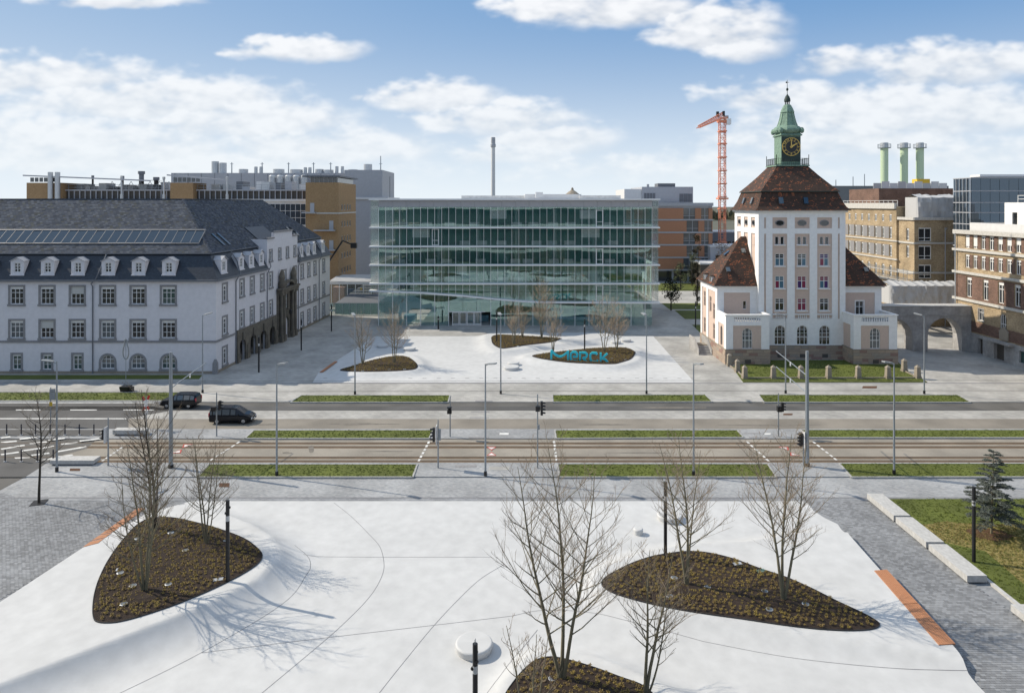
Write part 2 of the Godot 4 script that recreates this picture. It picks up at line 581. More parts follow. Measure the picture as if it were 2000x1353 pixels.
func make_materials() -> void:
	var w := Color(1, 1, 1)
	# ground
	mat("earth", Color(0.13, 0.135, 0.10), 0.95, "mottle", 40.0, "stain", 310.0)
	mat("concrete_white", Color(0.59, 0.595, 0.595), 0.75, "scuff", 13.0, "soft", 41.0)
	mat("sett", w, 0.85, "sett", 3.6, "stain", 17.0)
	mat("sett_dark", Color(0.80, 0.81, 0.83), 0.85, "sett", 3.6, "stain", 13.0)
	mat("paver", Color(0.30, 0.31, 0.325), 0.85, "grain", 0.9)
	M["paver"].vertex_color_use_as_albedo = true
	mat("flag", w, 0.85, "flag", 6.0, "stain", 21.0)
	mat("asphalt", Color(0.145, 0.143, 0.142), 0.9, "grain", 1.3, "stain", 19.0)
	mat("asphalt_dark", Color(0.17, 0.163, 0.152), 0.9, "grain", 1.3, "stain", 15.0)
	mat("asphalt_pale", Color(0.36, 0.325, 0.275), 0.9, "grain", 1.5, "stain", 23.0)
	mat("asphalt_worn", Color(0.27, 0.245, 0.21), 0.9, "grain", 1.1, "stain", 3.0)
	mat("trackbed", Color(0.43, 0.39, 0.33), 0.9, "grain", 1.5, "stain", 17.0)
	mat("rust_dust", Color(0.23, 0.16, 0.10), 0.95, "grain", 0.9, "stain", 5.0)
	mat("rail", Color(0.20, 0.15, 0.11), 0.5, "grain", 0.4, "", 1.0, 0.6)
	mat("kerb", Color(0.42, 0.42, 0.41), 0.85, "mottle", 2.0)
	mat("joint", Color(0.20, 0.20, 0.21), 0.9)
	mat("paint_white", Color(0.72, 0.72, 0.70), 0.75, "stain", 3.0)
	mat("paint_red", Color(0.62, 0.10, 0.07), 0.7, "grain", 1.0)
	mat("turf", Color(1.0, 1.0, 0.8), 0.95, "turf", 2.6, "stain", 13.0)
	mat("turf_dry", w, 0.95, "turf_dry", 2.9, "mottle", 7.0)
	mat("soil", Color(0.060, 0.038, 0.026), 1.0, "grain", 0.8, "stain", 3.1, 0.0, 3.0)
	mat("mulch", Color(0.17, 0.085, 0.048), 1.0, "grain", 0.5, "", 1.0, 0.0, 3.0)
	mat("wood", Color(0.95, 0.95, 0.95), 0.7, "wood", 1.7)
	# walls
	mat("render_white", Color(0.69, 0.675, 0.70), 0.9, "soft", 5.0)
	mat("render_tower", Color(0.86, 0.855, 0.845), 0.9, "soft", 4.0)
	mat("render_beige", Color(0.62, 0.485, 0.41), 0.9, "soft", 3.0)
	mat("stone_trim", Color(0.29, 0.285, 0.29), 0.9, "mottle", 1.8)
	mat("stone_portal", Color(0.25, 0.22, 0.175), 0.95, "stain", 2.5, "grain", 0.7, 0.0, 2.0)
	mat("stone_warm", Color(0.46, 0.40, 0.32), 0.9, "mottle", 1.2, "grain", 0.5)
	mat("stone_a", Color(0.40, 0.32, 0.26), 0.95, "mottle", 0.8)
	mat("stone_b", Color(0.46, 0.36, 0.28), 0.95, "mottle", 0.8)
	mat("stone_c", Color(0.33, 0.215, 0.18), 0.95, "mottle", 0.8)
	mat("stone_d", Color(0.37, 0.325, 0.28), 0.95, "mottle", 0.8)
	mat("mortar", Color(0.16, 0.13, 0.11), 1.0)
	mat("concrete_grey", Color(0.46, 0.45, 0.44), 0.9, "mottle", 3.0, "stain", 9.0)
	mat("concrete_pale", Color(0.56, 0.555, 0.54), 0.85, "mottle", 1.6, "soft", 4.0)
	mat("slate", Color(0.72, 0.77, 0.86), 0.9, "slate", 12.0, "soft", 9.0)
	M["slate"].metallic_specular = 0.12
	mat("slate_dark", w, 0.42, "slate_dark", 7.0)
	mat("clay", w, 0.9, "clay", 8.5, "mottle", 6.0)
	mat("brick_ochre", w, 0.95, "brick_ochre", 4.6, "stain", 11.0)
	mat("brick_orange", w, 0.95, "brick_orange", 4.6, "soft", 11.0)
	mat("brick_plum", w, 0.95, "brick_plum", 4.6, "stain", 9.0)
	mat("terracotta", Color(0.41, 0.20, 0.115), 0.8, "soft", 3.0)
	mat("cornice", Color(0.60, 0.58, 0.54), 0.9, "mottle", 2.0)
	mat("cladding", Color(0.40, 0.41, 0.44), 0.6, "soft", 6.0)
	mat("cladding_dark", Color(0.15, 0.16, 0.18), 0.6, "soft", 6.0)
	mat("cladding_pale", Color(0.66, 0.66, 0.66), 0.7, "soft", 6.0)
	mat("white_paint", Color(0.80, 0.80, 0.79), 0.6)
	mat("window_white", Color(0.72, 0.72, 0.71), 0.55)
	mat("copper_green", Color(0.24, 0.37, 0.285), 0.8, "stain", 1.3, "mottle", 0.5)
	mat("copper_dark", Color(0.030, 0.052, 0.046), 0.7, "mottle", 1.0)
	mat("gold", Color(0.62, 0.43, 0.13), 0.4, "", 1.0, "", 1.0, 0.7)
	mat("black_paint", Color(0.012, 0.012, 0.014), 0.4)
	mat("dark_metal", Color(0.032, 0.033, 0.036), 0.45, "grain", 0.5, "", 1.0, 0.3)
	mat("galvanised", Color(0.36, 0.40, 0.44), 0.45, "mottle", 0.8, "", 1.0, 0.55)
	mat("grey_paint", Color(0.33, 0.35, 0.36), 0.5, "mottle", 1.0)
	mat("aluminium", Color(0.52, 0.54, 0.56), 0.4, "soft", 2.0, "", 1.0, 0.4)
	mat("roof_felt", Color(0.36, 0.36, 0.36), 0.9, "mottle", 5.0)
	mat("roof_white", Color(0.68, 0.68, 0.67), 0.9, "mottle", 5.0)
	mat("steel_orange", Color(0.70, 0.26, 0.15), 0.6)
	mat("chimney_green", Color(0.47, 0.58, 0.40), 0.5)
	mat("tarpaulin", Color(0.50, 0.50, 0.50), 0.6, "soft", 2.0)
	mat("turquoise", Color(0.012, 0.50, 0.60), 0.35)
	mat("lens_red", Color(0.35, 0.02, 0.02), 0.2)
	mat("lens_dark", Color(0.02, 0.02, 0.02), 0.15)
	mat("sign_yellow", Color(0.65, 0.42, 0.03), 0.5)
	mat("sign_white", Color(0.75, 0.75, 0.74), 0.5)
	mat("sign_red", Color(0.50, 0.02, 0.02), 0.5)
	# indoors
	mat("floor_slab", Color(0.26, 0.29, 0.28), 0.8)
	mat("carpet", Color(0.08, 0.10, 0.095), 0.95)
	mat("core_wall", Color(0.12, 0.19, 0.17), 0.9)
	mat("core_dark", Color(0.085, 0.075, 0.065), 0.7)
	mat("lobby", Color(0.012, 0.03, 0.09), 0.6)
	mat("desk", Color(0.45, 0.44, 0.42), 0.6)
	mat("curtain_pink", Color(0.34, 0.05, 0.11), 0.9)
	mat("curtain_blue", Color(0.13, 0.26, 0.32), 0.9)
	mat("curtain_pale", Color(0.50, 0.50, 0.48), 0.9)
	# glass
	mat("pane_dark", Color(0.018, 0.021, 0.025), 0.04)
	mat("pane_teal", Color(0.035, 0.075, 0.070), 0.04)
	mat("pane_grey", Color(0.10, 0.115, 0.125), 0.05)
	mat("pane_sky", Color(0.030, 0.042, 0.058), 0.03)
	mat("pane_pink", Color(0.22, 0.03, 0.07), 0.08)
	mat("pane_violet", Color(0.07, 0.03, 0.13), 0.08)
	mat("pane_blue", Color(0.07, 0.16, 0.22), 0.06)
	for k in ["pane_dark", "pane_teal", "pane_grey", "pane_sky"]:
		M[k].metallic_specular = 0.7
	glass("glass_hall", Color(0.05, 0.40, 0.36), 0.085)
	coated("glass_coated", Color(0.62, 0.93, 0.90), 0.135)
	glass("glass_screen", Color(0.55, 0.66, 0.63), 0.14)
	glass("glass_clear", Color(0.45, 0.62, 0.56), 0.07)
	glass("glass_green", Color(0.42, 0.68, 0.58), 0.25)
	mat("glass_dark", Color(0.085, 0.115, 0.15), 0.03, "", 1.0, "", 1.0, 0.7)
	M["glass_dark"].metallic_specular = 0.9
	mat("car_paint", Color(0.004, 0.005, 0.009), 0.22)
	M["car_paint"].metallic_specular = 0.35
	M["car_paint"].clearcoat_enabled = true
	M["car_paint"].clearcoat = 0.25
	M["car_paint"].clearcoat_roughness = 0.03
	mat("bollard", Color(0.012, 0.016, 0.035), 0.4)
	mat("tyre", Color(0.012, 0.012, 0.012), 0.9)
	mat("rim", Color(0.42, 0.43, 0.45), 0.3, "", 1.0, "", 1.0, 0.7)
	mat("headlamp", Color(0.75, 0.77, 0.80), 0.1)
	mat("tail_lamp", Color(0.40, 0.01, 0.03), 0.15)
	# plants
	mat("bark", Color(0.25, 0.225, 0.15), 0.95, "grain", 0.4)
	mat("bark_dark", Color(0.060, 0.052, 0.040), 0.95, "grain", 0.4)
	mat("twig", Color(0.28, 0.22, 0.16), 0.95)
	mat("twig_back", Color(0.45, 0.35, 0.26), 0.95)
	mat("needle", Color(1, 1, 1), 0.9)
	M["needle"].vertex_color_use_as_albedo = true
	mat("leaf", Color(1, 1, 1), 0.9)
	M["leaf"].vertex_color_use_as_albedo = true

# ---------------------------------------------------------------- ground, street, lawns
func strip(called: String, v_far: float, v_near: float, h: float, m: Material, x0 := -170.0, x1 := 170.0) -> MeshInstance3D:
	var b := MB.new()
	var zf := G(1000, v_far).z
	var zn := G(1000, v_near).z
	b.box(Vector3(x0, h - 0.3, zf), Vector3(x1, h, zn))
	return structure(called, b, m)

func sheet(called: String, px: Array, h: float, m: Material, thick := 0.0) -> MeshInstance3D:
	var b := MB.new()
	b.prism(pxpoly(px, h), h - thick, h, false)
	return structure(called, b, m)

func lawn_island(px: Array) -> void:
	var h := 0.13
	var poly := pxpoly(px, h)
	var b := MB.new()
	b.prism(poly, 0.0, h - 0.02, false)
	var o := structure("lawn", b, M.turf)
	# a kerb of pale concrete round the turf
	for i in poly.size():
		var a := poly[i]
		var c := poly[(i + 1) % poly.size()]
		if absf(a.x) > 90.0 and absf(c.x) > 90.0:
			continue
		var k := MB.new()
		k.bar(Vector3(a.x, 0.065, a.y), Vector3(c.x, 0.065, c.y), 0.14, 0.15)
		part(o, "kerb", k, M.kerb)
	turf_blades(o, poly, h - 0.02, 26.0)

var blade_mesh: ArrayMesh

func turf_blades(parent: Node, poly: PackedVector2Array, h: float, per_m2: float, dry := false) -> void:
	if blade_mesh == null:
		var b := MB.new()
		var r := RandomNumberGenerator.new()
		r.seed = 91
		for k in 9:
			var a := r.randf() * TAU
			var o := Vector3(r.randf_range(-0.07, 0.07), 0, r.randf_range(-0.07, 0.07))
			var side := Vector3(cos(a), 0, sin(a)) * 0.012
			var tip := o + Vector3(r.randf_range(-0.03, 0.03), r.randf_range(0.03, 0.065), r.randf_range(-0.03, 0.03))
			b.tri(o - side, o + side, tip)
		blade_mesh = b.mesh()
	var lo := poly[0]
	var hi := poly[0]
	for p in poly:
		lo = Vector2(minf(lo.x, p.x), minf(lo.y, p.y))
		hi = Vector2(maxf(hi.x, p.x), maxf(hi.y, p.y))
	lo.x = maxf(lo.x, -62.0)
	hi.x = minf(hi.x, 62.0)
	var spots := []
	for i in int((hi.x - lo.x) * (hi.y - lo.y) * per_m2):
		var p := Vector2(rng.randf_range(lo.x, hi.x), rng.randf_range(lo.y, hi.y))
		if Geometry2D.is_point_in_polygon(p, poly):
			spots.append(p)
	var mm := MultiMesh.new()
	mm.transform_format = MultiMesh.TRANSFORM_3D
	mm.use_colors = true
	mm.mesh = blade_mesh
	mm.instance_count = spots.size()
	for i in spots.size():
		var s := rng.randf_range(0.7, 1.5)
		mm.set_instance_transform(i, Transform3D(Basis(Vector3.UP, rng.randf() * TAU).scaled(Vector3(s, s * rng.randf_range(0.7, 1.4), s)), Vector3(spots[i].x, h, spots[i].y)))
		var f := rng.randf_range(0.7, 1.3)
		var cc := Color(0.112, 0.142, 0.024) if not dry else Color(0.22, 0.20, 0.055).lerp(Color(0.33, 0.26, 0.10), rng.randf())
		mm.set_instance_color(i, Color(cc.r * f, cc.g * f, cc.b * f))
	var o := MultiMeshInstance3D.new()
	o.name = "grass"
	o.multimesh = mm
	o.material_override = M.leaf
	o.set_meta("kind", "stuff")
	parent.add_child(o, true)

func build_ground() -> void:
	var b := MB.new()
	b.quad(Vector3(-3000, -0.35, 60), Vector3(3000, -0.35, 60), Vector3(3000, -0.35, -5000), Vector3(-3000, -0.35, -5000))
	structure("ground", b, M.earth)
	# far pavement with the houses on it, two carriageways, tram bed, near walk
	strip("pavement", 520, 786, 0.08, M.flag)
	strip("road", 786, 802, 0.0, M.asphalt_dark)
	strip("pavement", 802, 818, 0.004, M.flag)
	strip("road", 818, 839, 0.0, M.asphalt_pale)
	strip("pavement", 839, 857.5, 0.08, M.sett)
	strip("tram_bed", 857.5, 905, 0.0, M.trackbed)
	strip("pavement", 905, 932.5, 0.08, M.sett)
	strip("pavement", 932.5, 971, 0.0, M.sett)
	strip("kerb", 971, 972.6, 0.012, M.joint)
	strip("pavement", 972.6, 978.5, 0.0, M.sett_dark)
	strip("pavement", 978.5, 1900, -0.02, M.sett_dark, -80.0, 80.0)
	# drain channel along the far pavement
	sheet("gutter", [[-900, 747.6], [2900, 747.6], [2900, 749.2], [-900, 749.2]], 0.084, M.joint)
	# west arm of the crossing: dark asphalt, worn lanes
	sheet("road", [[-1200, 785.5], [262, 785.5], [335, 801.5], [250, 817], [250, 839], [-1200, 839]], 0.006, M.asphalt)
	sheet("road", [[-1200, 839], [196, 839], [196, 851.5], [-1200, 851.5]], 0.086, M.asphalt)
	sheet("road", [[-1200, 858], [188, 858], [168, 876], [60, 905], [-1200, 905]], 0.006, M.asphalt_dark)
	sheet("road", [[-1200, 898], [100, 898], [48, 931.5], [-1200, 931.5]], 0.086, M.asphalt)
	sheet("road", [[-1200, 932.5], [46, 932.5], [0, 957], [-1200, 1300]], 0.006, M.asphalt_dark)
	# lane lines
	for seg in [[30, 78], [136, 188], [240, 300]]:
		sheet("lane_marking", [[seg[0], 799.6], [seg[1], 799.6], [seg[1], 801.2], [seg[0], 801.2]], 0.012, M.paint_white)
	sheet("lane_marking", [[-400, 785.8], [300, 785.8], [300, 787.0], [-400, 787.0]], 0.012, M.paint_white)
	sheet("lane_marking", [[-400, 816.5], [246, 816.5], [246, 818.3], [-400, 818.3]], 0.012, M.paint_white)
	# keep-clear bars on the tram bed
	for z in [[0, 600, 95, 585], [190, 610, 380, 590], [480, 622, 650, 600], [800, 630, 1010, 605], [0, 645, 160, 630], [290, 655, 470, 637], [610, 662, 780, 645], [0, 712, 240, 672], [210, 730, 540, 682], [570, 738, 870, 685], [0, 768, 180, 742], [310, 775, 490, 752], [640, 783, 730, 770], [140, 803, 290, 795], [410, 828, 530, 805], [-300, 660, -90, 625], [-280, 740, -60, 700]]:
		var a := Vector2(z[0], z[1]) / 5.204 + Vector2(0, 740)
		var c := Vector2(z[2], z[3]) / 5.204 + Vector2(0, 740)
		sheet("road_marking", [[a.x, a.y - 1.0], [c.x, c.y - 1.0], [c.x + 2.0, c.y + 1.2], [a.x + 2.0, a.y + 1.2]], 0.012 if c.y > 857.5 else 0.092, M.paint_white)
	# rails, worn rust bands beside them
	for v in [865.0, 872.5, 892.5, 900.0]:
		var z := G(1000, v).z
		var r := MB.new()
		r.box(Vector3(-160, 0.001, z - 0.075), Vector3(160, 0.014, z + 0.075))
		structure("tram_rail", r, M.rail)
	for v in [865.4, 872.9, 893.3, 900.5]:
		sheet("rust_band", [[-1500, v - 1.9], [3500, v - 1.9], [3500, v + 2.6], [-1500, v + 2.6]], 0.004, M.rust_dust)
	# darker worn wheel tracks in the far carriageway
	sheet("road", [[-400, 793.5], [1880, 793.5], [1940, 801.2], [-400, 801.2]], 0.006, M.asphalt)
	# dashed white lines over the tram bed
	for ln in [[838, 862, 816, 903], [1082, 861, 1087, 902], [1459, 862, 1505, 903], [1588, 862, 1638, 901], [468, 862, 405, 902], [238, 873, 196, 902]]:
		for k in 6:
			var t0 := k / 6.0
			var t1 := t0 + 0.1
			var ua := lerpf(ln[0], ln[2], t0); var ub := lerpf(ln[0], ln[2], t1)
			var va := lerpf(ln[1], ln[3], t0); var vb := lerpf(ln[1], ln[3], t1)
			sheet("road_marking", [[ua - 2.2, va], [ua + 2.2, va], [ub + 2.2, vb], [ub - 2.2, vb]], 0.018, M.paint_white)
	# tram warning triangles painted on the bed: red outline, white inside
	for tr in [[960, 881], [1542, 881], [355, 876]]:
		var u: float = tr[0]
		var v: float = tr[1]
		var skew := 0.0 if u < 1000 and u > 500 else (12.0 if u > 1000 else -12.0)
		for s in [-1.0, 1.0]:
			sheet("road_marking", [[u + s * skew - 9.5, v + s * 8.6], [u + s * skew + 9.5, v + s * 8.6], [u, v + s * 1.2]], 0.022, M.paint_red)
			sheet("road_marking", [[u + s * skew - 7.0, v + s * 7.6], [u + s * skew + 7.0, v + s * 7.6], [u + s * skew * 0.3, v + s * 3.4]], 0.026, M.paint_white)
	# worn and oily places on the carriageways
	for q in [[607, 876, 7, 9], [560, 884, 12, 2], [1180, 829, 60, 2.2], [700, 828, 90, 2.0], [1500, 830, 110, 1.8], [1300, 796, 90, 1.6], [760, 881, 50, 1.4], [1250, 884, 80, 1.4], [520, 829, 26, 2.4]]:
		var stain := []
		for k in 14:
			var an := TAU * k / 14.0
			var f := rng.randf_range(0.6, 1.0)
			stain.append([q[0] + cos(an) * q[2] * f, q[1] + sin(an) * q[3] * f])
		sheet("road_stain", stain, 0.009, M.asphalt_worn)
	# tactile slabs and patches on the walks
	for p in [[976, 914, 20, 3.4, "flag"], [985, 847, 9, 2.0, "paint_white"], [1500, 847, 6, 1.4, "paint_white"], [438, 947, 10, 4, "mulch"], [1700, 756, 14, 2.2, "mulch"], [1540, 809, 9, 1.6, "mulch"], [146, 917, 10, 2.4, "mulch"]]:
		sheet("paving_patch", [[p[0] - p[2], p[1] - p[3]], [p[0] + p[2], p[1] - p[3]], [p[0] + p[2] * 0.9, p[1] + p[3]], [p[0] - p[2] * 1.1, p[1] + p[3]]], 0.013 if p[1] > 933 or p[1] < 830 and p[1] > 790 else 0.092, M[p[5 - 1]])
	for p in [[910, 910, 21, 2.0], [1503, 907, 22, 2.2], [935, 854.2, 20, 1.2], [945, 783, 17, 1.1], [938, 804, 18, 0.9], [936, 815.5, 19, 0.9], [1482, 853.5, 19, 1.2], [1470, 846, 17, 0.8]]:
		sheet("paving_patch", [[p[0] - p[2], p[1] - p[3]], [p[0] + p[2], p[1] - p[3]], [p[0] + p[2], p[1] + p[3]], [p[0] - p[2], p[1] + p[3]]], 0.012 if p[1] > 800 and p[1] < 818 else 0.092, M.stone_trim)
	# turf islands
	lawn_island([[588, 771.5], [879, 771.5], [875, 785], [567, 785]])
	lawn_island([[1079, 771], [1378, 770.5], [1392, 784], [1080, 784.5]])
	lawn_island([[1482, 770.5], [1872, 771], [1897, 785], [1493, 785]])
	lawn_island([[-900, 765.5], [366, 766], [350, 782], [-900, 782]])
	lawn_island([[495, 840], [846, 839.5], [838, 855.5], [478, 855.5]])
	lawn_island([[1084, 839.5], [1440, 839.5], [1453, 853.5], [1086, 855.5]])
	lawn_island([[1565, 839], [2900, 839], [2900, 854], [1580, 854]])
	lawn_island([[408, 906], [815, 906], [806, 931], [385, 931]])
	lawn_island([[1090, 905.5], [1500, 905.5], [1517, 931], [1092, 931]])
	lawn_island([[1640, 904.5], [2900, 904.5], [2900, 930], [1664, 931]])
	# lawn with a young cedar beside the concrete benches
	var park := pxpoly([[1738, 974], [2900, 974], [2900, 1300], [2150, 1304], [2000, 1184]], 0.1)
	var lw := MB.new()
	lw.prism(park, -0.02, 0.1, false)
	var lo := structure("lawn", lw, M.turf)
	turf_blades(lo, park, 0.1, 30.0)
	var dry := pxpoly([[1790, 1027], [1850, 1018], [1905, 1024], [2900, 1010], [2900, 1280], [2060, 1190], [1965, 1110], [1925, 1076], [1850, 1060], [1815, 1046]], 0.104)
	var dm := MB.new()
	dm.prism(dry, 0.1, 0.104, false)
	structure("dry_lawn", dm, M.turf_dry)
	turf_blades(lo, dry, 0.104, 60.0, true)
	# pale edging of that lawn
	var e0 := G(1731, 973, 0.1)
	var e1 := G(2030, 1212, 0.1)
	var eb := MB.new()
	eb.bar(Vector3(e0.x, 0.05, e0.z), Vector3(e1.x, 0.05, e1.z), 0.22, 0.14)
	structure("kerb", eb, M.concrete_pale)
	# dim ribbon of grass before the office house
	var og := MB.new()
	og.prism(pxpoly([[-600, 732], [395, 732], [388, 740], [-600, 742]], 0.1), 0.0, 0.1, false)
	structure("lawn", og, M.turf)
	# lawns between the glass hall and the far houses
	sheet("lawn", [[1292, 592], [1420, 592], [1420, 604], [1308, 604]], 0.09, M.turf)
	sheet("lawn", [[1318, 606], [1420, 606], [1420, 623], [1338, 623]], 0.09, M.turf)
	sheet("lawn", [[1352, 634], [1420, 634], [1420, 660], [1378, 660]], 0.09, M.turf)
	sheet("lawn", [[1200, 553], [1420, 553], [1420, 568], [1200, 568]], 0.09, M.turf)
	sheet("path", [[1200, 569], [1420, 569], [1420, 584], [1200, 584]], 0.092, M.flag)
	pavers()

# setts of the two side walks: the nearest are single stones, the rest one mass
func pavers() -> void:
	var walks := [
		[pxpoly([[1575, 979.5], [1694, 979.5], [1915, 1150], [2000, 1216], [2260, 1440], [2010, 1440], [1925, 1353], [1885, 1290], [1655, 1042], [1640, 1016], [1600, 1000]], 0.0), 0.0],
		[pxpoly([[-160, 1040], [0, 962], [60, 979.5], [372, 979.5], [150, 1085], [0, 1170], [-160, 1260]], 0.0), 0.14],
	]
	var me := box_mesh(Vector3(0.226, 0.05, 0.144))
	for w in walks.size():
		var poly: PackedVector2Array = walks[w][0]
		var lo := Vector2(1e9, 1e9)
		var hi := Vector2(-1e9, -1e9)
		for p in poly:
			lo = Vector2(minf(lo.x, p.x), minf(lo.y, p.y))
			hi = Vector2(maxf(hi.x, p.x), maxf(hi.y, p.y))
		var spots := []
		var tones := []
		var row := 0
		var z := lo.y
		var nz := FastNoiseLite.new()
		nz.seed = 71 + w
		nz.frequency = 0.16
		while z < hi.y:
			var x := lo.x + (0.12 if row % 2 else 0.0)
			while x < hi.x:
				if Geometry2D.is_point_in_polygon(Vector2(x, z), poly):
					spots.append(Vector3(x, rng.randf_range(-0.0225, -0.0185), z))
					var f := 1.0 + nz.get_noise_2d(x, z) * 0.24 + rng.randf_range(-0.24, 0.30)
					tones.append(f)
				x += 0.24
			z += 0.16
			row += 1
		var order := range(spots.size())
		order.sort_custom(func(a, c): return spots[a].length_squared() + (0.0 if absf(spots[a].x) < -spots[a].z * 0.75 else 1e6) < spots[c].length_squared() + (0.0 if absf(spots[c].x) < -spots[c].z * 0.75 else 1e6))
		var host := Node3D.new()
		host.name = numbered("pavement")
		host.set_meta("kind", "structure")
		add_child(host)
		var shades := []
		for k in 5:
			var m: StandardMaterial3D = M.paver.duplicate()
			m.vertex_color_use_as_albedo = false
			m.albedo_color = (Color(0.30, 0.31, 0.325) * (0.7 + k * 0.17)).linear_to_srgb()
			shades.append(m)
		for k in 300:
			var i: int = order[k]
			mi(host, "paver_%03d" % k, me, shades[clampi(int((tones[i] - 0.62) / 0.17), 0, 4)], spots[i])
		var mm := MultiMesh.new()
		mm.transform_format = MultiMesh.TRANSFORM_3D
		mm.use_colors = true
		mm.mesh = me
		mm.instance_count = spots.size() - 300
		for k in range(300, spots.size()):
			var i: int = order[k]
			mm.set_instance_transform(k - 300, Transform3D(Basis.IDENTITY, spots[i]))
			var f: float = tones[i]
			mm.set_instance_color(k - 300, Color(f, f, f))
		var o := MultiMeshInstance3D.new()
		o.name = "paving"
		o.multimesh = mm
		o.material_override = M.paver
		o.set_meta("kind", "stuff")
		host.add_child(o)

# ---------------------------------------------------------------- the two white plazas with raised planting beds
var mounds := []     # [polygon (x, z), height, slope width]

func seg_dist(p: Vector2, a: Vector2, b: Vector2) -> float:
	var ab := b - a
	var t := clampf((p - a).dot(ab) / maxf(ab.length_squared(), 1e-9), 0.0, 1.0)
	return p.distance_to(a + ab * t)

func poly_dist(p: Vector2, poly: PackedVector2Array) -> float:
	if Geometry2D.is_point_in_polygon(p, poly):
		return 0.0
	var best := 1e9
	for i in poly.size():
		best = minf(best, seg_dist(p, poly[i], poly[(i + 1) % poly.size()]))
	return best

func rise(x: float, z: float) -> float:
	var h := 0.0
	var p := Vector2(x, z)
	for m in mounds:
		var c: Rect2 = m[3]
		if not c.has_point(p):
			continue
		var d := poly_dist(p, m[0]) / float(m[2])
		if d < 1.0:
			h = maxf(h, float(m[1]) * pow(1.0 - d, m[4]))
	return h

func add_mound(poly: PackedVector2Array, h: float, w: float, bend := 1.9) -> void:
	var r := Rect2(poly[0], Vector2.ZERO)
	for p in poly:
		r = r.expand(p)
	mounds.append([poly, h, w, r.grow(w), bend])

# rows of [left x, right x, z]; a sheet that follows the mounds, with a skirt down its edges
func plaza_sheet(rows: Array, cols: int, base: float, called: String) -> MeshInstance3D:
	var pts := []
	for r in rows:
		var line := []
		for k in cols + 1:
			var x := lerpf(r[0], r[1], float(k) / cols)
			line.append(Vector3(x, base + rise(x, r[2]), r[2]))
		pts.append(line)
	var b := MB.new()
	for i in rows.size() - 1:
		for k in cols:
			var c := [pts[i + 1][k], pts[i + 1][k + 1], pts[i][k + 1], pts[i][k]]
			var ns := []
			for q in [[i + 1, k], [i + 1, k + 1], [i, k + 1], [i, k]]:
				var a: Vector3 = pts[maxi(q[0] - 1, 0)][q[1]]
				var d: Vector3 = pts[mini(q[0] + 1, rows.size() - 1)][q[1]]
				var e: Vector3 = pts[q[0]][maxi(q[1] - 1, 0)]
				var f: Vector3 = pts[q[0]][mini(q[1] + 1, cols)]
				ns.append((d - a).cross(f - e).normalized())
			for j in [0, 2, 1, 0, 3, 2]:
				b.v.append(c[j])
				b.n.append(ns[j])
				b.uv.append(Vector2(c[j].x, c[j].z))
				b.c.append(Color(1, 1, 1))
	for i in rows.size() - 1:
		var l0: Vector3 = pts[i][0]; var l1: Vector3 = pts[i + 1][0]
		b.quad(Vector3(l0.x, -0.1, l0.z), Vector3(l1.x, -0.1, l1.z), l1, l0)
		var r0: Vector3 = pts[i][cols]; var r1: Vector3 = pts[i + 1][cols]
		b.quad(Vector3(r1.x, -0.1, r1.z), Vector3(r0.x, -0.1, r0.z), r0, r1)
	return structure(called, b, M.concrete_white)

func ribbon(parent: Node, px: Array, width: float, base: float, m: Material, called := "joint") -> void:
	# a sealed joint that follows the surface
	var pts := []
	for i in px.size() - 1:
		for k in 8:
			var t := k / 8.0
			var q: Vector2 = Vector2(px[i][0], px[i][1]).cubic_interpolate(Vector2(px[i + 1][0], px[i + 1][1]), Vector2(px[maxi(i - 1, 0)][0], px[maxi(i - 1, 0)][1]), Vector2(px[mini(i + 2, px.size() - 1)][0], px[mini(i + 2, px.size() - 1)][1]), t)
			pts.append(G(q.x, q.y))
	pts.append(G(px[-1][0], px[-1][1]))
	var b := MB.new()
	for i in pts.size() - 1:
		var a: Vector3 = pts[i]
		var c: Vector3 = pts[i + 1]
		var s := (c - a).cross(Vector3.UP).normalized() * width * 0.5
		var q := [a - s, c - s, c + s, a + s]
		for j in 4:
			q[j].y = base + rise(q[j].x, q[j].z) + 0.006
		b.quad(q[3], q[2], q[1], q[0])
	var o := part(parent, called, b, m)
	if b.v.size() and b.n[0].y < 0.0:
		pass

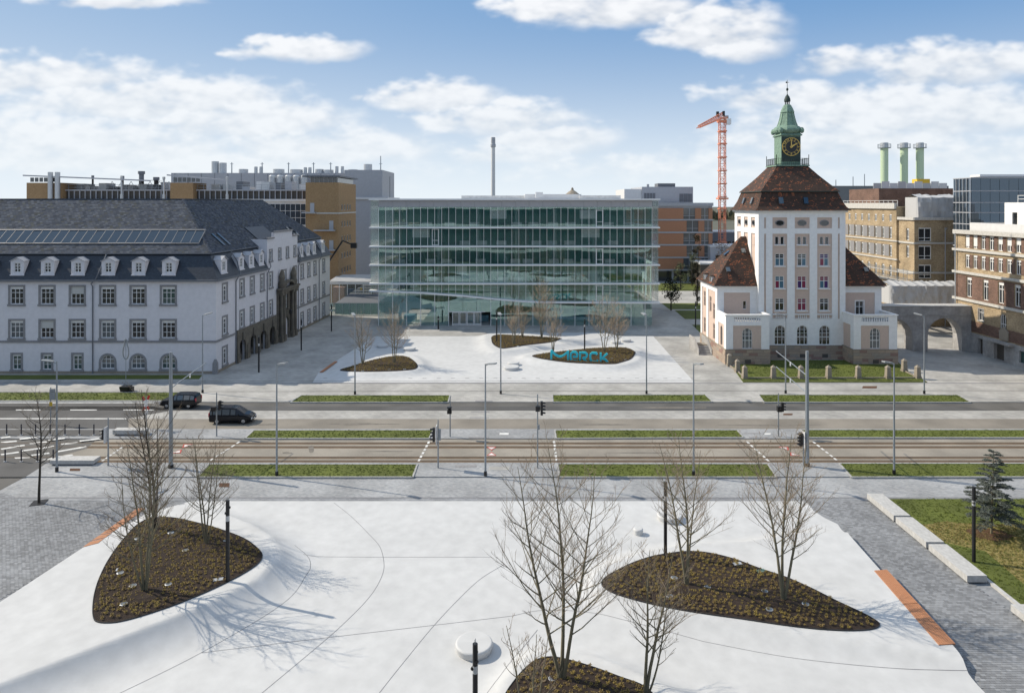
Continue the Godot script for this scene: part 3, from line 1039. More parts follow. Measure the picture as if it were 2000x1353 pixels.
func bed(px: Array, h: float, base: float, m: Material, label: String, spacing: float, _far: bool) -> Node3D:
	var poly := smooth_closed(pxpoly(px, base + h), 4)
	var mid := Vector2.ZERO
	for p in poly:
		mid += p
	mid /= poly.size()
	var t := thing("planting_bed", label, "planting bed", Vector3(mid.x, 0, mid.y))
	var loc := PackedVector2Array()
	for p in poly:
		loc.append(p - mid)
	# soil: rings that close on the middle, slightly domed and lumpy
	var b := MB.new()
	var nz := FastNoiseLite.new()
	nz.seed = int(mid.x * 10.0)
	nz.frequency = 0.9
	var n := loc.size()
	var rings := 14
	var ring_pts := []
	for k in rings + 1:
		var f := 1.0 - float(k) / rings
		var line := []
		for i in n:
			var q := loc[i] * f
			var y := base + h + 0.035 + 0.10 * (1.0 - f * f) + nz.get_noise_2d(q.x, q.y) * 0.05 * (1.0 - pow(f, 6.0))
			line.append(Vector3(q.x, y, q.y))
		ring_pts.append(line)
	var ccw := Geometry2D.is_polygon_clockwise(loc)
	for k in rings:
		for i in n:
			var j := (i + 1) % n
			var a: Vector3 = ring_pts[k][i]; var c: Vector3 = ring_pts[k][j]; var d: Vector3 = ring_pts[k + 1][j]; var e: Vector3 = ring_pts[k + 1][i]
			if (c - a).cross(d - a).y > 0.0:
				b.quad(a, c, d, e)
			else:
				b.quad(e, d, c, a)
	part(t, "soil", b, m)
	# steel edge
	var rim := MB.new()
	for i in n:
		var a := loc[i]
		var c := loc[(i + 1) % n]
		rim.bar(Vector3(a.x, base + h + 0.0, a.y), Vector3(c.x, base + h + 0.0, c.y), 0.035, 0.12)
	part(t, "edging", rim, M.dark_metal)
	# rows of small ground-cover plants
	var spots := []
	var lo := Vector2(1e9, 1e9)
	var hi := Vector2(-1e9, -1e9)
	for p in loc:
		lo = Vector2(minf(lo.x, p.x), minf(lo.y, p.y))
		hi = Vector2(maxf(hi.x, p.x), maxf(hi.y, p.y))
	var z := lo.y
	var row := 0
	while z < hi.y:
		var x := lo.x + (spacing * 0.5 if row % 2 else 0.0)
		while x < hi.x:
			var q := Vector2(x + rng.randf_range(-0.09, 0.09), z + rng.randf_range(-0.09, 0.09))
			if Geometry2D.is_point_in_polygon(q * 1.03, loc) and rng.randf() < 0.94:
				spots.append(Vector3(q.x, base + h + 0.07 + nz.get_noise_2d(q.x, q.y) * 0.05, q.y))
			x += spacing
		z += spacing * 0.86
		row += 1
	var mm := MultiMesh.new()
	mm.transform_format = MultiMesh.TRANSFORM_3D
	mm.use_colors = true
	mm.mesh = tuft_mesh()
	mm.instance_count = spots.size()
	for i in spots.size():
		var s := rng.randf_range(0.6, 1.1)
		mm.set_instance_transform(i, Transform3D(Basis(Vector3.UP, rng.randf() * TAU).scaled(Vector3.ONE * s), spots[i]))
		var cc := Color(0.27, 0.20, 0.045).lerp(Color(0.17, 0.115, 0.045), rng.randf())
		mm.set_instance_color(i, cc)
	var o := MultiMeshInstance3D.new()
	o.name = "ground_cover"
	o.multimesh = mm
	o.material_override = M.leaf
	o.set_meta("kind", "stuff")
	t.add_child(o)
	return t

func tuft_mesh() -> ArrayMesh:
	if not mesh_cache.has("tuft"):
		var b := MB.new()
		var r := RandomNumberGenerator.new()
		r.seed = 17
		for k in 13:
			var a := TAU * k / 13.0 + r.randf_range(-0.2, 0.2)
			var d := Vector3(cos(a), 0, sin(a))
			var s := d.cross(Vector3.UP) * 0.020
			var rise_ := r.randf_range(0.05, 0.15)
			var m := d * r.randf_range(0.05, 0.08) + Vector3(0, rise_, 0)
			var e := d * r.randf_range(0.10, 0.16) + Vector3(0, rise_ * r.randf_range(0.55, 1.1), 0)
			b.tri(Vector3.ZERO, m + s, m - s)
			b.tri(m - s, m + s, e)
		mesh_cache["tuft"] = b.mesh()
	return mesh_cache["tuft"]

func build_plaza_front() -> void:
	var H := 0.8
	# crests of the raised zones
	add_mound(pxpoly([[-330, 1490], [-120, 1388], [0, 1335], [200, 1258], [400, 1180], [500, 1132], [540, 1094], [547, 1072], [528, 1046], [490, 1022], [440, 1003], [395, 992], [330, 993], [200, 1040], [0, 1130], [-300, 1290]], H), H, 2.6, 2.3)
	add_mound(smooth_closed(pxpoly([[1158, 1140], [1175, 1110], [1250, 1080], [1350, 1062], [1450, 1058], [1560, 1040], [1664, 1040], [1760, 1090], [1960, 1290], [1885, 1288], [1750, 1264], [1600, 1243], [1450, 1218], [1300, 1192], [1200, 1165]], 0.45), 2), 0.45, 1.5)
	add_mound(smooth_closed(pxpoly([[1035, 1278], [1080, 1272], [1160, 1280], [1280, 1330], [1400, 1400], [1420, 1520], [1100, 1600], [930, 1560], [950, 1420], [985, 1330]], 0.45), 2), 0.45, 1.4)
	# edges: [u, v, height], far to near
	var left := [[372, 978.5, 0.0], [282, 992, 0.45], [160, 1070, 0.8], [0, 1175, 0.8], [-150, 1273, 0.8], [-330, 1395, 0.8]]
	var right := [[1572, 978.5, 0.0], [1580, 985, 0.0], [1590, 997, 0.02], [1612, 1009, 0.1], [1637, 1015, 0.3], [1660, 1045, 0.45], [1720, 1113, 0.45], [1800, 1194, 0.45], [1862, 1260, 0.45], [1873, 1274, 0.42], [1893, 1322, 0.04], [1925, 1353, 0.0], [2010, 1440, 0.0]]
	var rows := []
	var z := G(1000, 978.5).z
	while z < -25.5:
		rows.append([edge_x(left, z), edge_x(right, z), z])
		z += 0.2
	var o := plaza_sheet(rows, 200, 0.004, "plaza_paving")
	for j in [
		[[652, 982], [687, 1010], [721, 1044], [741, 1067], [749, 1094], [748, 1118], [734, 1148], [711, 1178], [674, 1215], [641, 1245], [584, 1293], [513, 1352], [470, 1390]],
		[[592, 1087], [740, 1088], [960, 1088]],
		[[392, 1275], [500, 1262], [641, 1245], [848, 1221], [1000, 1203]],
		[[985, 1102], [938, 1131], [895, 1171], [848, 1221], [795, 1285], [741, 1353], [715, 1390]],
		[[180, 1380], [235, 1353], [390, 1276], [550, 1181], [598, 1124], [606, 1105], [600, 1089], [575, 1070]],
		[[1374, 1253], [1535, 1283], [1702, 1303], [1890, 1319]],
		[[1000, 1203], [1060, 1192], [1150, 1196], [1230, 1215], [1374, 1253]],
		[[935, 1380], [975, 1330], [1010, 1280], [1050, 1230]],
	]:
		ribbon(o, j, 0.032, 0.004, M.joint)
	bed([[298, 1012], [335, 1011.5], [378, 1020], [428.6, 1034], [475.4, 1052], [502, 1071], [512, 1086], [502, 1102.5], [469, 1124], [418.5, 1149.4], [351.5, 1178], [284.6, 1201], [241, 1213], [214, 1217], [191, 1215.7], [182, 1208], [180, 1188], [184, 1158], [194, 1127.7], [211, 1094], [234.4, 1060.7], [261, 1030.6], [281, 1017]], H, 0.004, M.soil, "dark soil bed with three bare trees and a black light column at its rim", 0.31, false)
	bed([[1200, 1117.6], [1233.5, 1101], [1273.7, 1087.5], [1317, 1080], [1350.7, 1077.5], [1387.5, 1081], [1434.4, 1092.5], [1484.6, 1111], [1535, 1127.7], [1585, 1149.4], [1635, 1174.6], [1685.5, 1198], [1712, 1213], [1719, 1221.4], [1709, 1228], [1685.5, 1231.5], [1645, 1232], [1585, 1228], [1518, 1219.8], [1451, 1209.7], [1367.4, 1198], [1300.4, 1186.3], [1243.5, 1173], [1200, 1159.5], [1180, 1148], [1175, 1139.4], [1180, 1131]], 0.45, 0.004, M.soil, "long dark soil bed pointing at the wooden seat strip beside the sett walk", 0.31, false)
	bed([[1053, 1288], [1038.5, 1295.5], [1020, 1312], [1002, 1333.8], [987.5, 1355.7], [976, 1385], [975, 1420], [1010, 1450], [1120, 1460], [1280, 1450], [1310, 1425], [1300, 1393], [1264, 1345], [1210, 1322.8], [1155, 1302.8], [1104, 1288.2], [1075, 1284]], 0.45, 0.004, M.soil, "dark soil bed cut by the frame edge beside a round white concrete seat", 0.31, false)
	# timber strips let into the raised edges
	seat_strip([[1708, 1115], [1733, 1113], [1868, 1259], [1835, 1261]], 0.45, "orange timber seat strip along the raised edge facing the grey sett walk and cedar lawn")
	seat_strip([[160, 1070], [268, 993], [284, 992], [190, 1062]], 0.78, "weathered timber seat strip on the raised edge behind the three bare trees")
	# low round seats of white concrete
	round_seat(G(926, 1270), 0.92, 0.42, "broad round white concrete seat beside the black twin-tipped column")
	round_seat(G(1308, 1014), 0.85, 0.38, "round white concrete seat behind the bare multi-stem tree")
	round_seat(G(1247, 1043), 0.32, 0.40, "small round white concrete stool between the seat and the long bed")

func edge_x(e: Array, z: float) -> float:
	var prev := G(e[0][0], e[0][1], e[0][2])
	if z <= prev.z:
		return prev.x
	for i in range(1, e.size()):
		var q := G(e[i][0], e[i][1], e[i][2])
		if q.z < prev.z + 0.01:
			q.z = prev.z + 0.01
		if z <= q.z:
			return lerpf(prev.x, q.x, (z - prev.z) / (q.z - prev.z))
		prev = q
	return prev.x

func seat_strip(px: Array, h: float, label: String) -> void:
	var c := []
	for p in px:
		c.append(G(p[0], p[1], h))
	var mid: Vector3 = (c[0] + c[1] + c[2] + c[3]) * 0.25
	var t := thing("timber_seat", label, "seat", Vector3(mid.x, h, mid.z))
	var n := 7
	for k in n:
		var f0 := (k + 0.06) / n
		var f1 := (k + 0.90) / n
		for half in 2:
			var g0 := 0.5 * half + 0.003
			var g1 := 0.5 * half + 0.497
			var q := [lat(c, f0, g0), lat(c, f1, g0), lat(c, f1, g1), lat(c, f0, g1)]
			var b := MB.new()
			var poly := PackedVector2Array()
			for p in q:
				poly.append(Vector2(p.x - mid.x, p.z - mid.z))
			b.prism(poly, -0.03, 0.045 + 0.003 * (k % 2))
			part(t, "slat", b, M.wood)

func lat(c: Array, f: float, g: float) -> Vector3:
	return c[0].lerp(c[1], f).lerp(c[3].lerp(c[2], f), g)

func round_seat(at: Vector3, r: float, h: float, label: String, squash := 1.0, group := "") -> void:
	var b := MB.new()
	var prof := [Vector2(r * 0.86, -0.05), Vector2(r * 0.92, 0.05)]
	for k in 6:
		var a := PI * 0.5 * k / 5.0
		prof.append(Vector2(r - 0.1 + 0.1 * cos(a), h - 0.1 + 0.1 * sin(a)))
	prof.append(Vector2(0.001, h + 0.005))
	b.lathe(prof, 36)
	var o := one("round_seat", b, M.concrete_white, label, "seat", at, group)
	o.scale.z = squash

func build_plaza_back() -> void:
	mounds_back()
	var left := [[732, 657.5, 0.0], [623, 727, 0.0], [610, 748.5, 0.0]]
	var right := [[1276, 657.5, 0.0], [1357, 748.5, 0.0]]
	var rows := []
	var z := G(1000, 657.5).z
	var z1 := G(1000, 748.5).z
	var n := 110
	for k in n + 1:
		var zz := lerpf(z, z1, float(k) / n)
		rows.append([edge_x(left, zz), edge_x(right, zz), zz])
	var o := plaza_sheet(rows, 150, 0.10, "plaza_paving")
	# a tongue of raised concrete towards the glass hall
	var b := MB.new()
	b.prism(pxpoly([[930, 657.4], [958, 650], [1181, 649], [1205, 657.4]], 0.1), 0.0, 0.1, false)
	part(o, "apron", b, M.concrete_white)
	for k in 26:
		var d := MB.new()
		var p := G(635 + k * 27.7, 738.6, 0.1)
		d.cbox(Vector3(p.x, 0.105, p.z), Vector3(0.5, 0.012, 0.16))
		part(o, "inlay", d, M.stone_trim)
	var H := 0.45
	bed([[665, 722], [688, 715], [722, 705], [756, 697.4], [780, 695.4], [797, 698], [810, 706.6], [815.5, 715], [810, 721], [790, 723.6], [756, 725.3], [705, 726], [671, 724.6]], H, 0.1, M.soil, "drop-shaped brown bed with two bare trees near the timber strip", 0.30, true)
	bed([[961, 657.3], [973.6, 654], [1004, 655], [1045, 657.3], [1092, 660.7], [1094.4, 662.4], [1075.6, 668.5], [1028, 674.3], [994, 679.4], [977, 680], [963.4, 672.6], [960, 664]], H, 0.1, M.soil, "brown bed of bare trees closest to the glass hall doors", 0.30, true)
	bed([[1040, 694.7], [1062, 690.6], [1106, 685.5], [1150.5, 681], [1198, 678.7], [1225, 680], [1239, 686.2], [1240.6, 691.3], [1232, 701.5], [1211.7, 708.3], [1198, 711], [1164, 710.7], [1113, 708.3], [1072, 703.2], [1048.5, 698.8]], H, 0.1, M.soil, "brown bed carrying the turquoise letters", 0.30, true)
	round_seat(G(999, 721, 0.1), 1.05, 0.42, "wide round white seat below the beds on the far plaza", 1.0)
	round_seat(G(1003, 712.5, 0.1), 0.8, 0.40, "middle-sized round white seat touching the wide one on the far plaza")
	round_seat(G(1223, 667, 0.1), 0.8, 0.42, "round white seat behind the bed with the letters")
	round_seat(G(1203, 670.5, 0.1), 0.8, 0.40, "round white seat close behind the lettered bed's tree")
	round_seat(G(800, 684, 0.1), 0.9, 0.42, "round white seat behind the drop-shaped bed, in the sun")
	round_seat(G(747, 677.5, 0.1), 0.95, 0.40, "wide round seat behind the drop-shaped bed, in the house shadow")
	round_seat(G(778, 679, 0.1), 0.7, 0.40, "small round seat between two others in the house shadow")
	seat_strip([[623.5, 727], [631, 726], [659, 705.5], [653, 706]], 0.2, "short timber seat strip at the corner of the far plaza")

func mounds_back() -> void:
	var H := 0.45
	add_mound(smooth_closed(pxpoly([[650, 724], [690, 711], [725, 701], [758, 693], [785, 691], [805, 694], [822, 704], [827, 716], [815, 724], [790, 727], [750, 729], [690, 730]], H), 2), H, 1.9)
	add_mound(smooth_closed(pxpoly([[946, 656], [965, 651], [1005, 651], [1050, 654], [1105, 659], [1150, 653], [1180, 651], [1195, 656], [1130, 668], [1080, 675], [1030, 681], [992, 686], [968, 686], [950, 676]], H), 2), H, 2.2)
	add_mound(smooth_closed(pxpoly([[1022, 695], [1060, 686], [1106, 681], [1150, 677], [1198, 674], [1232, 675.5], [1252, 684], [1254, 693], [1244, 705], [1222, 713], [1198, 716], [1160, 715.5], [1110, 712], [1068, 707], [1035, 701]], H), 2), H, 1.9)

# ---------------------------------------------------------------- walls and windows
# a wall in its own frame: x along, y up, z out. holes: [x0, x1, y0, y1, arched]
func wall_mesh(x0: float, x1: float, y0: float, y1: float, holes: Array, depth := 0.28) -> MB:
	var b := MB.new()
	wall_into(b, x0, x1, y0, y1, holes, depth)
	return b

func wall_into(b: MB, x0: float, x1: float, y0: float, y1: float, holes: Array, depth := 0.28, z := 0.0) -> void:
	var xs := [x0, x1]
	var ys := [y0, y1]
	for h in holes:
		xs.append(h[0]); xs.append(h[1]); ys.append(h[2]); ys.append(h[3])
	xs.sort()
	ys.sort()
	for i in xs.size() - 1:
		if xs[i + 1] - xs[i] < 1e-4 or xs[i] < x0 - 1e-4 or xs[i + 1] > x1 + 1e-4:
			continue
		var cx: float = (xs[i] + xs[i + 1]) * 0.5
		var j := 0
		while j < ys.size() - 1:
			if ys[j + 1] - ys[j] < 1e-4 or ys[j] < y0 - 1e-4 or ys[j + 1] > y1 + 1e-4:
				j += 1
				continue
			var start := j
			while j < ys.size() - 1 and not in_hole(cx, (ys[j] + ys[j + 1]) * 0.5, holes) and ys[j + 1] <= y1 + 1e-4:
				j += 1
			if j > start:
				b.quad(Vector3(xs[i], ys[start], z), Vector3(xs[i + 1], ys[start], z), Vector3(xs[i + 1], ys[j], z), Vector3(xs[i], ys[j], z))
			else:
				j += 1
	for h in holes:
		var a: float = h[0]; var c: float = h[1]; var lo: float = h[2]; var hi: float = h[3]
		var zb := z - depth
		b.quad(Vector3(a, lo, z), Vector3(c, lo, z), Vector3(c, lo, zb), Vector3(a, lo, zb))
		var spring := hi
		if h.size() > 4 and h[4]:
			var r := (c - a) * 0.5
			spring = hi - r
			var n := 10
			var px := a
			var py := spring
			for k in range(1, n + 1):
				var an := PI - PI * k / n
				var qx := (a + c) * 0.5 + r * cos(an)
				var qy := spring + r * sin(an)
				b.quad(Vector3(px, py, z), Vector3(qx, qy, z), Vector3(qx, hi, z), Vector3(px, hi, z))
				b.quad(Vector3(px, py, zb), Vector3(qx, qy, zb), Vector3(qx, qy, z), Vector3(px, py, z))
				px = qx
				py = qy
		else:
			b.quad(Vector3(a, hi, zb), Vector3(c, hi, zb), Vector3(c, hi, z), Vector3(a, hi, z))
		b.quad(Vector3(a, lo, z), Vector3(a, lo, zb), Vector3(a, spring, zb), Vector3(a, spring, z))
		b.quad(Vector3(c, lo, zb), Vector3(c, lo, z), Vector3(c, spring, z), Vector3(c, spring, zb))

func in_hole(x: float, y: float, holes: Array) -> bool:
	for h in holes:
		if x > h[0] and x < h[1] and y > h[2] and y < h[3]:
			return true
	return false

# frame of bars with nx by ny lights; origin at the bottom middle of the opening, z = 0 on the wall
func frame_mesh(w: float, h: float, cols: Array, rows: Array, arched := false, z := -0.2, bar := 0.07) -> MB:
	var b := MB.new()
	var r := w * 0.5
	var sp := h - r if arched else h
	b.box(Vector3(-r, 0, z), Vector3(-r + bar, sp, z + 0.07))
	b.box(Vector3(r - bar, 0, z), Vector3(r, sp, z + 0.07))
	b.box(Vector3(-r + bar, 0, z), Vector3(r - bar, bar, z + 0.065))
	if arched:
		var n := 8
		for k in n:
			var a0 := PI * k / n
			var a1 := PI * (k + 1) / n
			b.bar(Vector3(cos(a0) * (r - bar * 0.5), sp + sin(a0) * (r - bar * 0.5), z + 0.033), Vector3(cos(a1) * (r - bar * 0.5), sp + sin(a1) * (r - bar * 0.5), z + 0.033), bar)
	else:
		b.box(Vector3(-r + bar, h - bar, z), Vector3(r - bar, h, z + 0.065))
	for c in cols:
		var x: float = -r + w * c[0]
		var top := sp + sqrt(maxf(0.0, r * r - x * x)) - bar if arched else h - bar
		b.box(Vector3(x - c[1] * 0.5, bar, z), Vector3(x + c[1] * 0.5, top, z + 0.06))
	for q in rows:
		var y: float = h * q[0]
		var half := r - bar
		if arched and y > sp:
			half = sqrt(maxf(0.0, r * r - (y - sp) * (y - sp))) - bar
		b.box(Vector3(-half, y - q[1] * 0.5, z), Vector3(half, y + q[1] * 0.5, z + 0.055))
	return b

func pane_mesh(w: float, h: float, arched := false, z := -0.21) -> MB:
	var b := MB.new()
	var r := w * 0.5
	if arched:
		var poly := PackedVector2Array([Vector2(-r, 0), Vector2(r, 0)])
		for k in 13:
			poly.append(Vector2(cos(PI * k / 12.0) * r, h - r + sin(PI * k / 12.0) * r))
		b.plate(poly, z - 0.03, z)
	else:
		b.box(Vector3(-r, 0, z - 0.03), Vector3(r, h, z))
	return b

func surround_mesh(w: float, h: float, s: float, arched := false, proud := 0.05, sill := 0.10) -> MB:
	var b := MB.new()
	var r := w * 0.5
	var sp := h - r if arched else h
	b.box(Vector3(-r - s, -s, -0.02), Vector3(-r, sp, proud))
	b.box(Vector3(r, -s, -0.02), Vector3(r + s, sp, proud))
	b.box(Vector3(-r - s - 0.05, -s - 0.02, -0.02), Vector3(r + s + 0.05, 0.0, proud + sill))
	if arched:
		var n := 12
		for k in n:
			var a0 := PI * k / n
			var a1 := PI * (k + 1) / n
			var p := PackedVector2Array([Vector2(cos(a0) * r, sp + sin(a0) * r), Vector2(cos(a0) * (r + s), sp + sin(a0) * (r + s)), Vector2(cos(a1) * (r + s), sp + sin(a1) * (r + s)), Vector2(cos(a1) * r, sp + sin(a1) * r)])
			b.plate(p, -0.02, proud)
	else:
		b.box(Vector3(-r - s, h, -0.02), Vector3(r + s, h + s, proud))
	return b

# styles: key -> {w, h, cols, rows, arched, s, sill, mats}
var styles := {}

func window(parent: Node, style: String, frame: Transform3D, x: float, y: float, pane := "pane_dark", blind := 0.0, blind_mat := "window_white", called := "window") -> Node3D:
	var st: Dictionary = styles[style]
	if not mesh_cache.has(style):
		var set_ := {"frame": frame_mesh(st.w, st.h, st.cols, st.rows, st.arched, st.z, st.bar).mesh(), "pane": pane_mesh(st.w, st.h, st.arched, st.z - 0.005).mesh()}
		if st.s > 0.0:
			set_["surround"] = surround_mesh(st.w, st.h, st.s, st.arched, st.proud, st.sill).mesh()
		mesh_cache[style] = set_
	var ms: Dictionary = mesh_cache[style]
	var node: Node3D
	if ms.has("surround"):
		node = MeshInstance3D.new()
		node.mesh = ms.surround
		node.material_override = M[st.stone]
	else:
		node = Node3D.new()
	node.name = called
	node.transform = frame * Transform3D(Basis.IDENTITY, Vector3(x, y, 0))
	parent.add_child(node, true)
	mi(node, "frame", ms.frame, M[st.wood])
	mi(node, "pane", ms.pane, M[pane])
	if blind > 0.0:
		var hh: float = st.h * blind
		bx(node, "blind", Vector3(0, st.h - hh * 0.5 - 0.04, st.z + 0.085), Vector3(st.w - 0.04, hh, 0.03), M[blind_mat])
	return node

func style(called: String, w: float, h: float, cols: Array, rows: Array, arched := false, s := 0.0, stone := "stone_trim", wood := "window_white", z := -0.2, bar := 0.07, proud := 0.05, sill := 0.1) -> void:
	styles[called] = {"w": w, "h": h, "cols": cols, "rows": rows, "arched": arched, "s": s, "stone": stone, "wood": wood, "z": z, "bar": bar, "proud": proud, "sill": sill}

func hole(style_: String, x: float, y: float) -> Array:
	var st: Dictionary = styles[style_]
	return [x - st.w * 0.5, x + st.w * 0.5, y, y + st.h, st.arched]

func put(parent: Node, called: String, b: MB, m: Material, frame: Transform3D) -> MeshInstance3D:
	var o := part(parent, called, b, m)
	o.transform = frame
	return o

# ---------------------------------------------------------------- the old white office house
func build_office() -> void:
	var c := Vector3(-38.25, 0, -88.07)
	var t := thing("office_house", "long white rendered office house with dark mansard roof, dormers and arcaded entrance side", "building", c)
	var FR := Transform3D(Basis.IDENTITY, Vector3.ZERO)                           # street front, x runs to the corner at 0
	var ax := Vector3(0.054, 0, -1).normalized()
	var SD := Transform3D(Basis(ax, Vector3.UP, ax.cross(Vector3.UP)), Vector3.ZERO)   # entrance side, x runs away from the corner
	style("of_main", 1.72, 2.25, [[0.345, 0.06], [0.655, 0.06]], [[0.33, 0.05], [0.66, 0.07]], false, 0.24, "stone_trim", "window_white", -0.2, 0.09)
	style("of_small", 1.12, 1.95, [[0.5, 0.09]], [[0.33, 0.05], [0.66, 0.06]], false, 0.24, "stone_trim", "window_white", -0.2, 0.09)
	style("of_arch", 1.75, 1.75, [[0.345, 0.06], [0.655, 0.06]], [[0.38, 0.06], [0.70, 0.06]], true, 0.26, "stone_trim", "window_white", -0.2, 0.08)
	style("of_side", 1.15, 2.25, [[0.5, 0.12]], [[0.33, 0.05], [0.66, 0.09]], false, 0.24, "stone_trim", "window_white", -0.2, 0.09)
	style("of_attic", 0.95, 1.65, [[0.5, 0.1]], [[0.5, 0.06]], false, 0.2, "stone_trim", "window_white", -0.2, 0.08)
	style("of_dormer", 0.86, 1.25, [[0.5, 0.09]], [[0.36, 0.05], [0.68, 0.05]], false, 0.0, "", "window_white", -0.06, 0.08)
	var eave := 12.09
	# street front
	var px_m := 15.135
	var xs := []
	for k in range(-4, 6):
		xs.append((31.6 + k * 59.3 - 421.0) / px_m)
	var holes := []
	for i in xs.size():
		holes.append(hole("of_main", xs[i], 9.05))
		holes.append(hole("of_main", xs[i], 4.68))
		if i >= 7:
			holes.append(hole("of_arch", xs[i], 0.72))
		else:
			holes.append(hole("of_small", xs[i], 0.62))
	var long := 46.0
	put(t, "wall", wall_mesh(-long, 0, 0, eave, holes), M.render_white, FR)
	for i in xs.size():
		var bl: float = [0.12, 0.12, 0.12, 0.13, 0.12, 0.12, 0.40, 0.12, 0.12, 0.12][i]
		window(t, "of_main", FR, xs[i], 9.05, "pane_dark" if i != 9 else "pane_teal", bl, "window_white" if i != 6 else "curtain_pale")
		window(t, "of_main", FR, xs[i], 4.68, ["pane_dark", "pane_grey", "pane_dark"][i % 3], 0.12 if i != 5 else 0.42, "window_white" if i != 5 else "curtain_pale")
		if i >= 7:
			window(t, "of_arch", FR, xs[i], 0.72, "pane_teal" if i == 9 else "pane_grey")
		else:
			window(t, "of_small", FR, xs[i], 0.62, "pane_teal", 0.10)
	band(t, "string_course", FR, -long, 0.12, 4.10, 4.36, 0.12, M.stone_trim)
	band(t, "plinth", FR, -long, 0.03, 0.0, 0.42, 0.05, M.stone_warm)
	band(t, "gutter", FR, -long, 0.42, eave - 0.10, eave + 0.16, 0.42, M.cladding_dark)
	# entrance side
	var near := [2.42, 7.5, 10.8, 14.25]
	var far := [30.8, 34.1, 37.3, 42.2]
	var mid := [17.4, 20.9, 24.1, 27.4]
	var sh := []
	for s in near + far:
		sh.append(hole("of_side", s, 9.1))
		sh.append(hole("of_side", s, 4.75))
	sh.append(hole("of_side", 2.42, 0.75))
	for s in far:
		sh.append(hole("of_side", s, 0.75))
	sh.append(hole("of_side", 17.4, 4.75)); sh.append(hole("of_side", 17.4, 9.1))
	sh.append(hole("of_side", 27.4, 4.75)); sh.append(hole("of_side", 27.4, 9.1)); sh.append(hole("of_side", 27.4, 0.75))
	sh.append(hole("of_side", 22.9, 8.9))
	for s in mid:
		sh.append(hole("of_attic", s, 13.2))
	# one wall for both wings, the middle bay rises into an attic
	var wm := MB.new()
	var arches := []
	for s in [7.3, 10.75, 14.25, 17.6]:
		arches.append([s - 1.0, s + 1.0, 0.05, 3.15, true])
	wall_into(wm, 0, 16.0, 0, eave, sh.filter(func(h): return h[1] < 16.0) + arches.filter(func(h): return h[1] < 16.0), 0.3)
	wall_into(wm, 16.0, 28.6, 0, 16.6, sh.filter(func(h): return h[0] > 16.0 and h[1] < 28.6) + arches.filter(func(h): return h[0] > 16.0), 0.3)
	wall_into(wm, 28.6, 45.9, 0, eave, sh.filter(func(h): return h[0] > 28.6), 0.3)
	wm.quad(Vector3(16.0, eave, 0), Vector3(16.0, eave, -5.0), Vector3(16.0, 16.6, -5.0), Vector3(16.0, 16.6, 0))
	wm.quad(Vector3(28.6, eave, -5.0), Vector3(28.6, eave, 0), Vector3(28.6, 16.6, 0), Vector3(28.6, 16.6, -5.0))
	wm.quad(Vector3(45.9, 0, 0), Vector3(45.9, 0, -18), Vector3(45.9, eave, -18), Vector3(45.9, eave, 0))
	put(t, "wall", wm, M.render_white, SD)
	# stepped attic above the middle bay
	var at := MB.new()
	at.box(Vector3(18.6, 16.6, -0.4), Vector3(26.2, 17.5, 0.0))
	put(t, "attic", at, M.render_white, SD)
	band(t, "coping", SD, 18.4, 26.4, 17.5, 17.75, 0.15, M.stone_trim)
	band(t, "coping", SD, 15.8, 18.5, 16.6, 16.85, 0.2, M.stone_trim)
	band(t, "coping", SD, 26.3, 28.8, 16.6, 16.85, 0.2, M.stone_trim)
	for s in near + far:
		window(t, "of_side", SD, s, 9.1, "pane_dark", 0.13)
		window(t, "of_side", SD, s, 4.75, "pane_dark", 0.13)
	window(t, "of_side", SD, 2.42, 0.75, "pane_dark", 0.13)
	for s in far + [27.4]:
		window(t, "of_side", SD, s, 0.75, "pane_dark", 0.13)
	for s in [17.4, 27.4]:
		window(t, "of_side", SD, s, 4.75, "pane_dark", 0.13)
		window(t, "of_side", SD, s, 9.1, "pane_dark", 0.13)
	window(t, "of_side", SD, 22.9, 8.9, "pane_dark", 0.13)
	for s in mid:
		window(t, "of_attic", SD, s, 13.2, "pane_dark", 0.1)
	# corner blocks beside the windows of the side are plain; courses
	band(t, "string_course", SD, -0.12, 5.6, 4.10, 4.36, 0.12, M.stone_trim)
	band(t, "string_course", SD, 27.0, 45.9, 4.10, 4.36, 0.12, M.stone_trim)
	band(t, "plinth", SD, 0.0, 5.5, 0.0, 0.42, 0.05, M.stone_warm)
	band(t, "plinth", SD, 27.0, 45.9, 0.0, 0.42, 0.05, M.stone_warm)
	band(t, "gutter", SD, -0.42, 15.9, eave - 0.10, eave + 0.16, 0.42, M.cladding_dark)
	band(t, "gutter", SD, 28.7, 46.3, eave - 0.10, eave + 0.16, 0.42, M.cladding_dark)
	# arcade of brown stone
	var ar := MB.new()
	wall_into(ar, 5.7, 19.4, 0, 4.55, arches, 0.6, 0.22)
	ar.quad(Vector3(5.7, 0, 0), Vector3(5.7, 0, 0.22), Vector3(5.7, 4.55, 0.22), Vector3(5.7, 4.55, 0))
	ar.quad(Vector3(5.7, 4.55, 0.22), Vector3(19.4, 4.55, 0.22), Vector3(19.4, 4.55, 0), Vector3(5.7, 4.55, 0))
	var arc := put(t, "arcade", ar, M.stone_portal, SD)
	for s in [7.3, 10.75, 14.25, 17.6]:
		var dk := MB.new()
		dk.box(Vector3(s - 1.05, 0, -2.6), Vector3(s + 1.05, 3.2, -2.55))
		part(arc, "door", dk, M.core_dark)
		var key := MB.new()
		key.box(Vector3(s - 0.2, 3.05, 0.2), Vector3(s + 0.2, 4.1, 0.42))
		part(arc, "keystone", key, M.stone_portal)
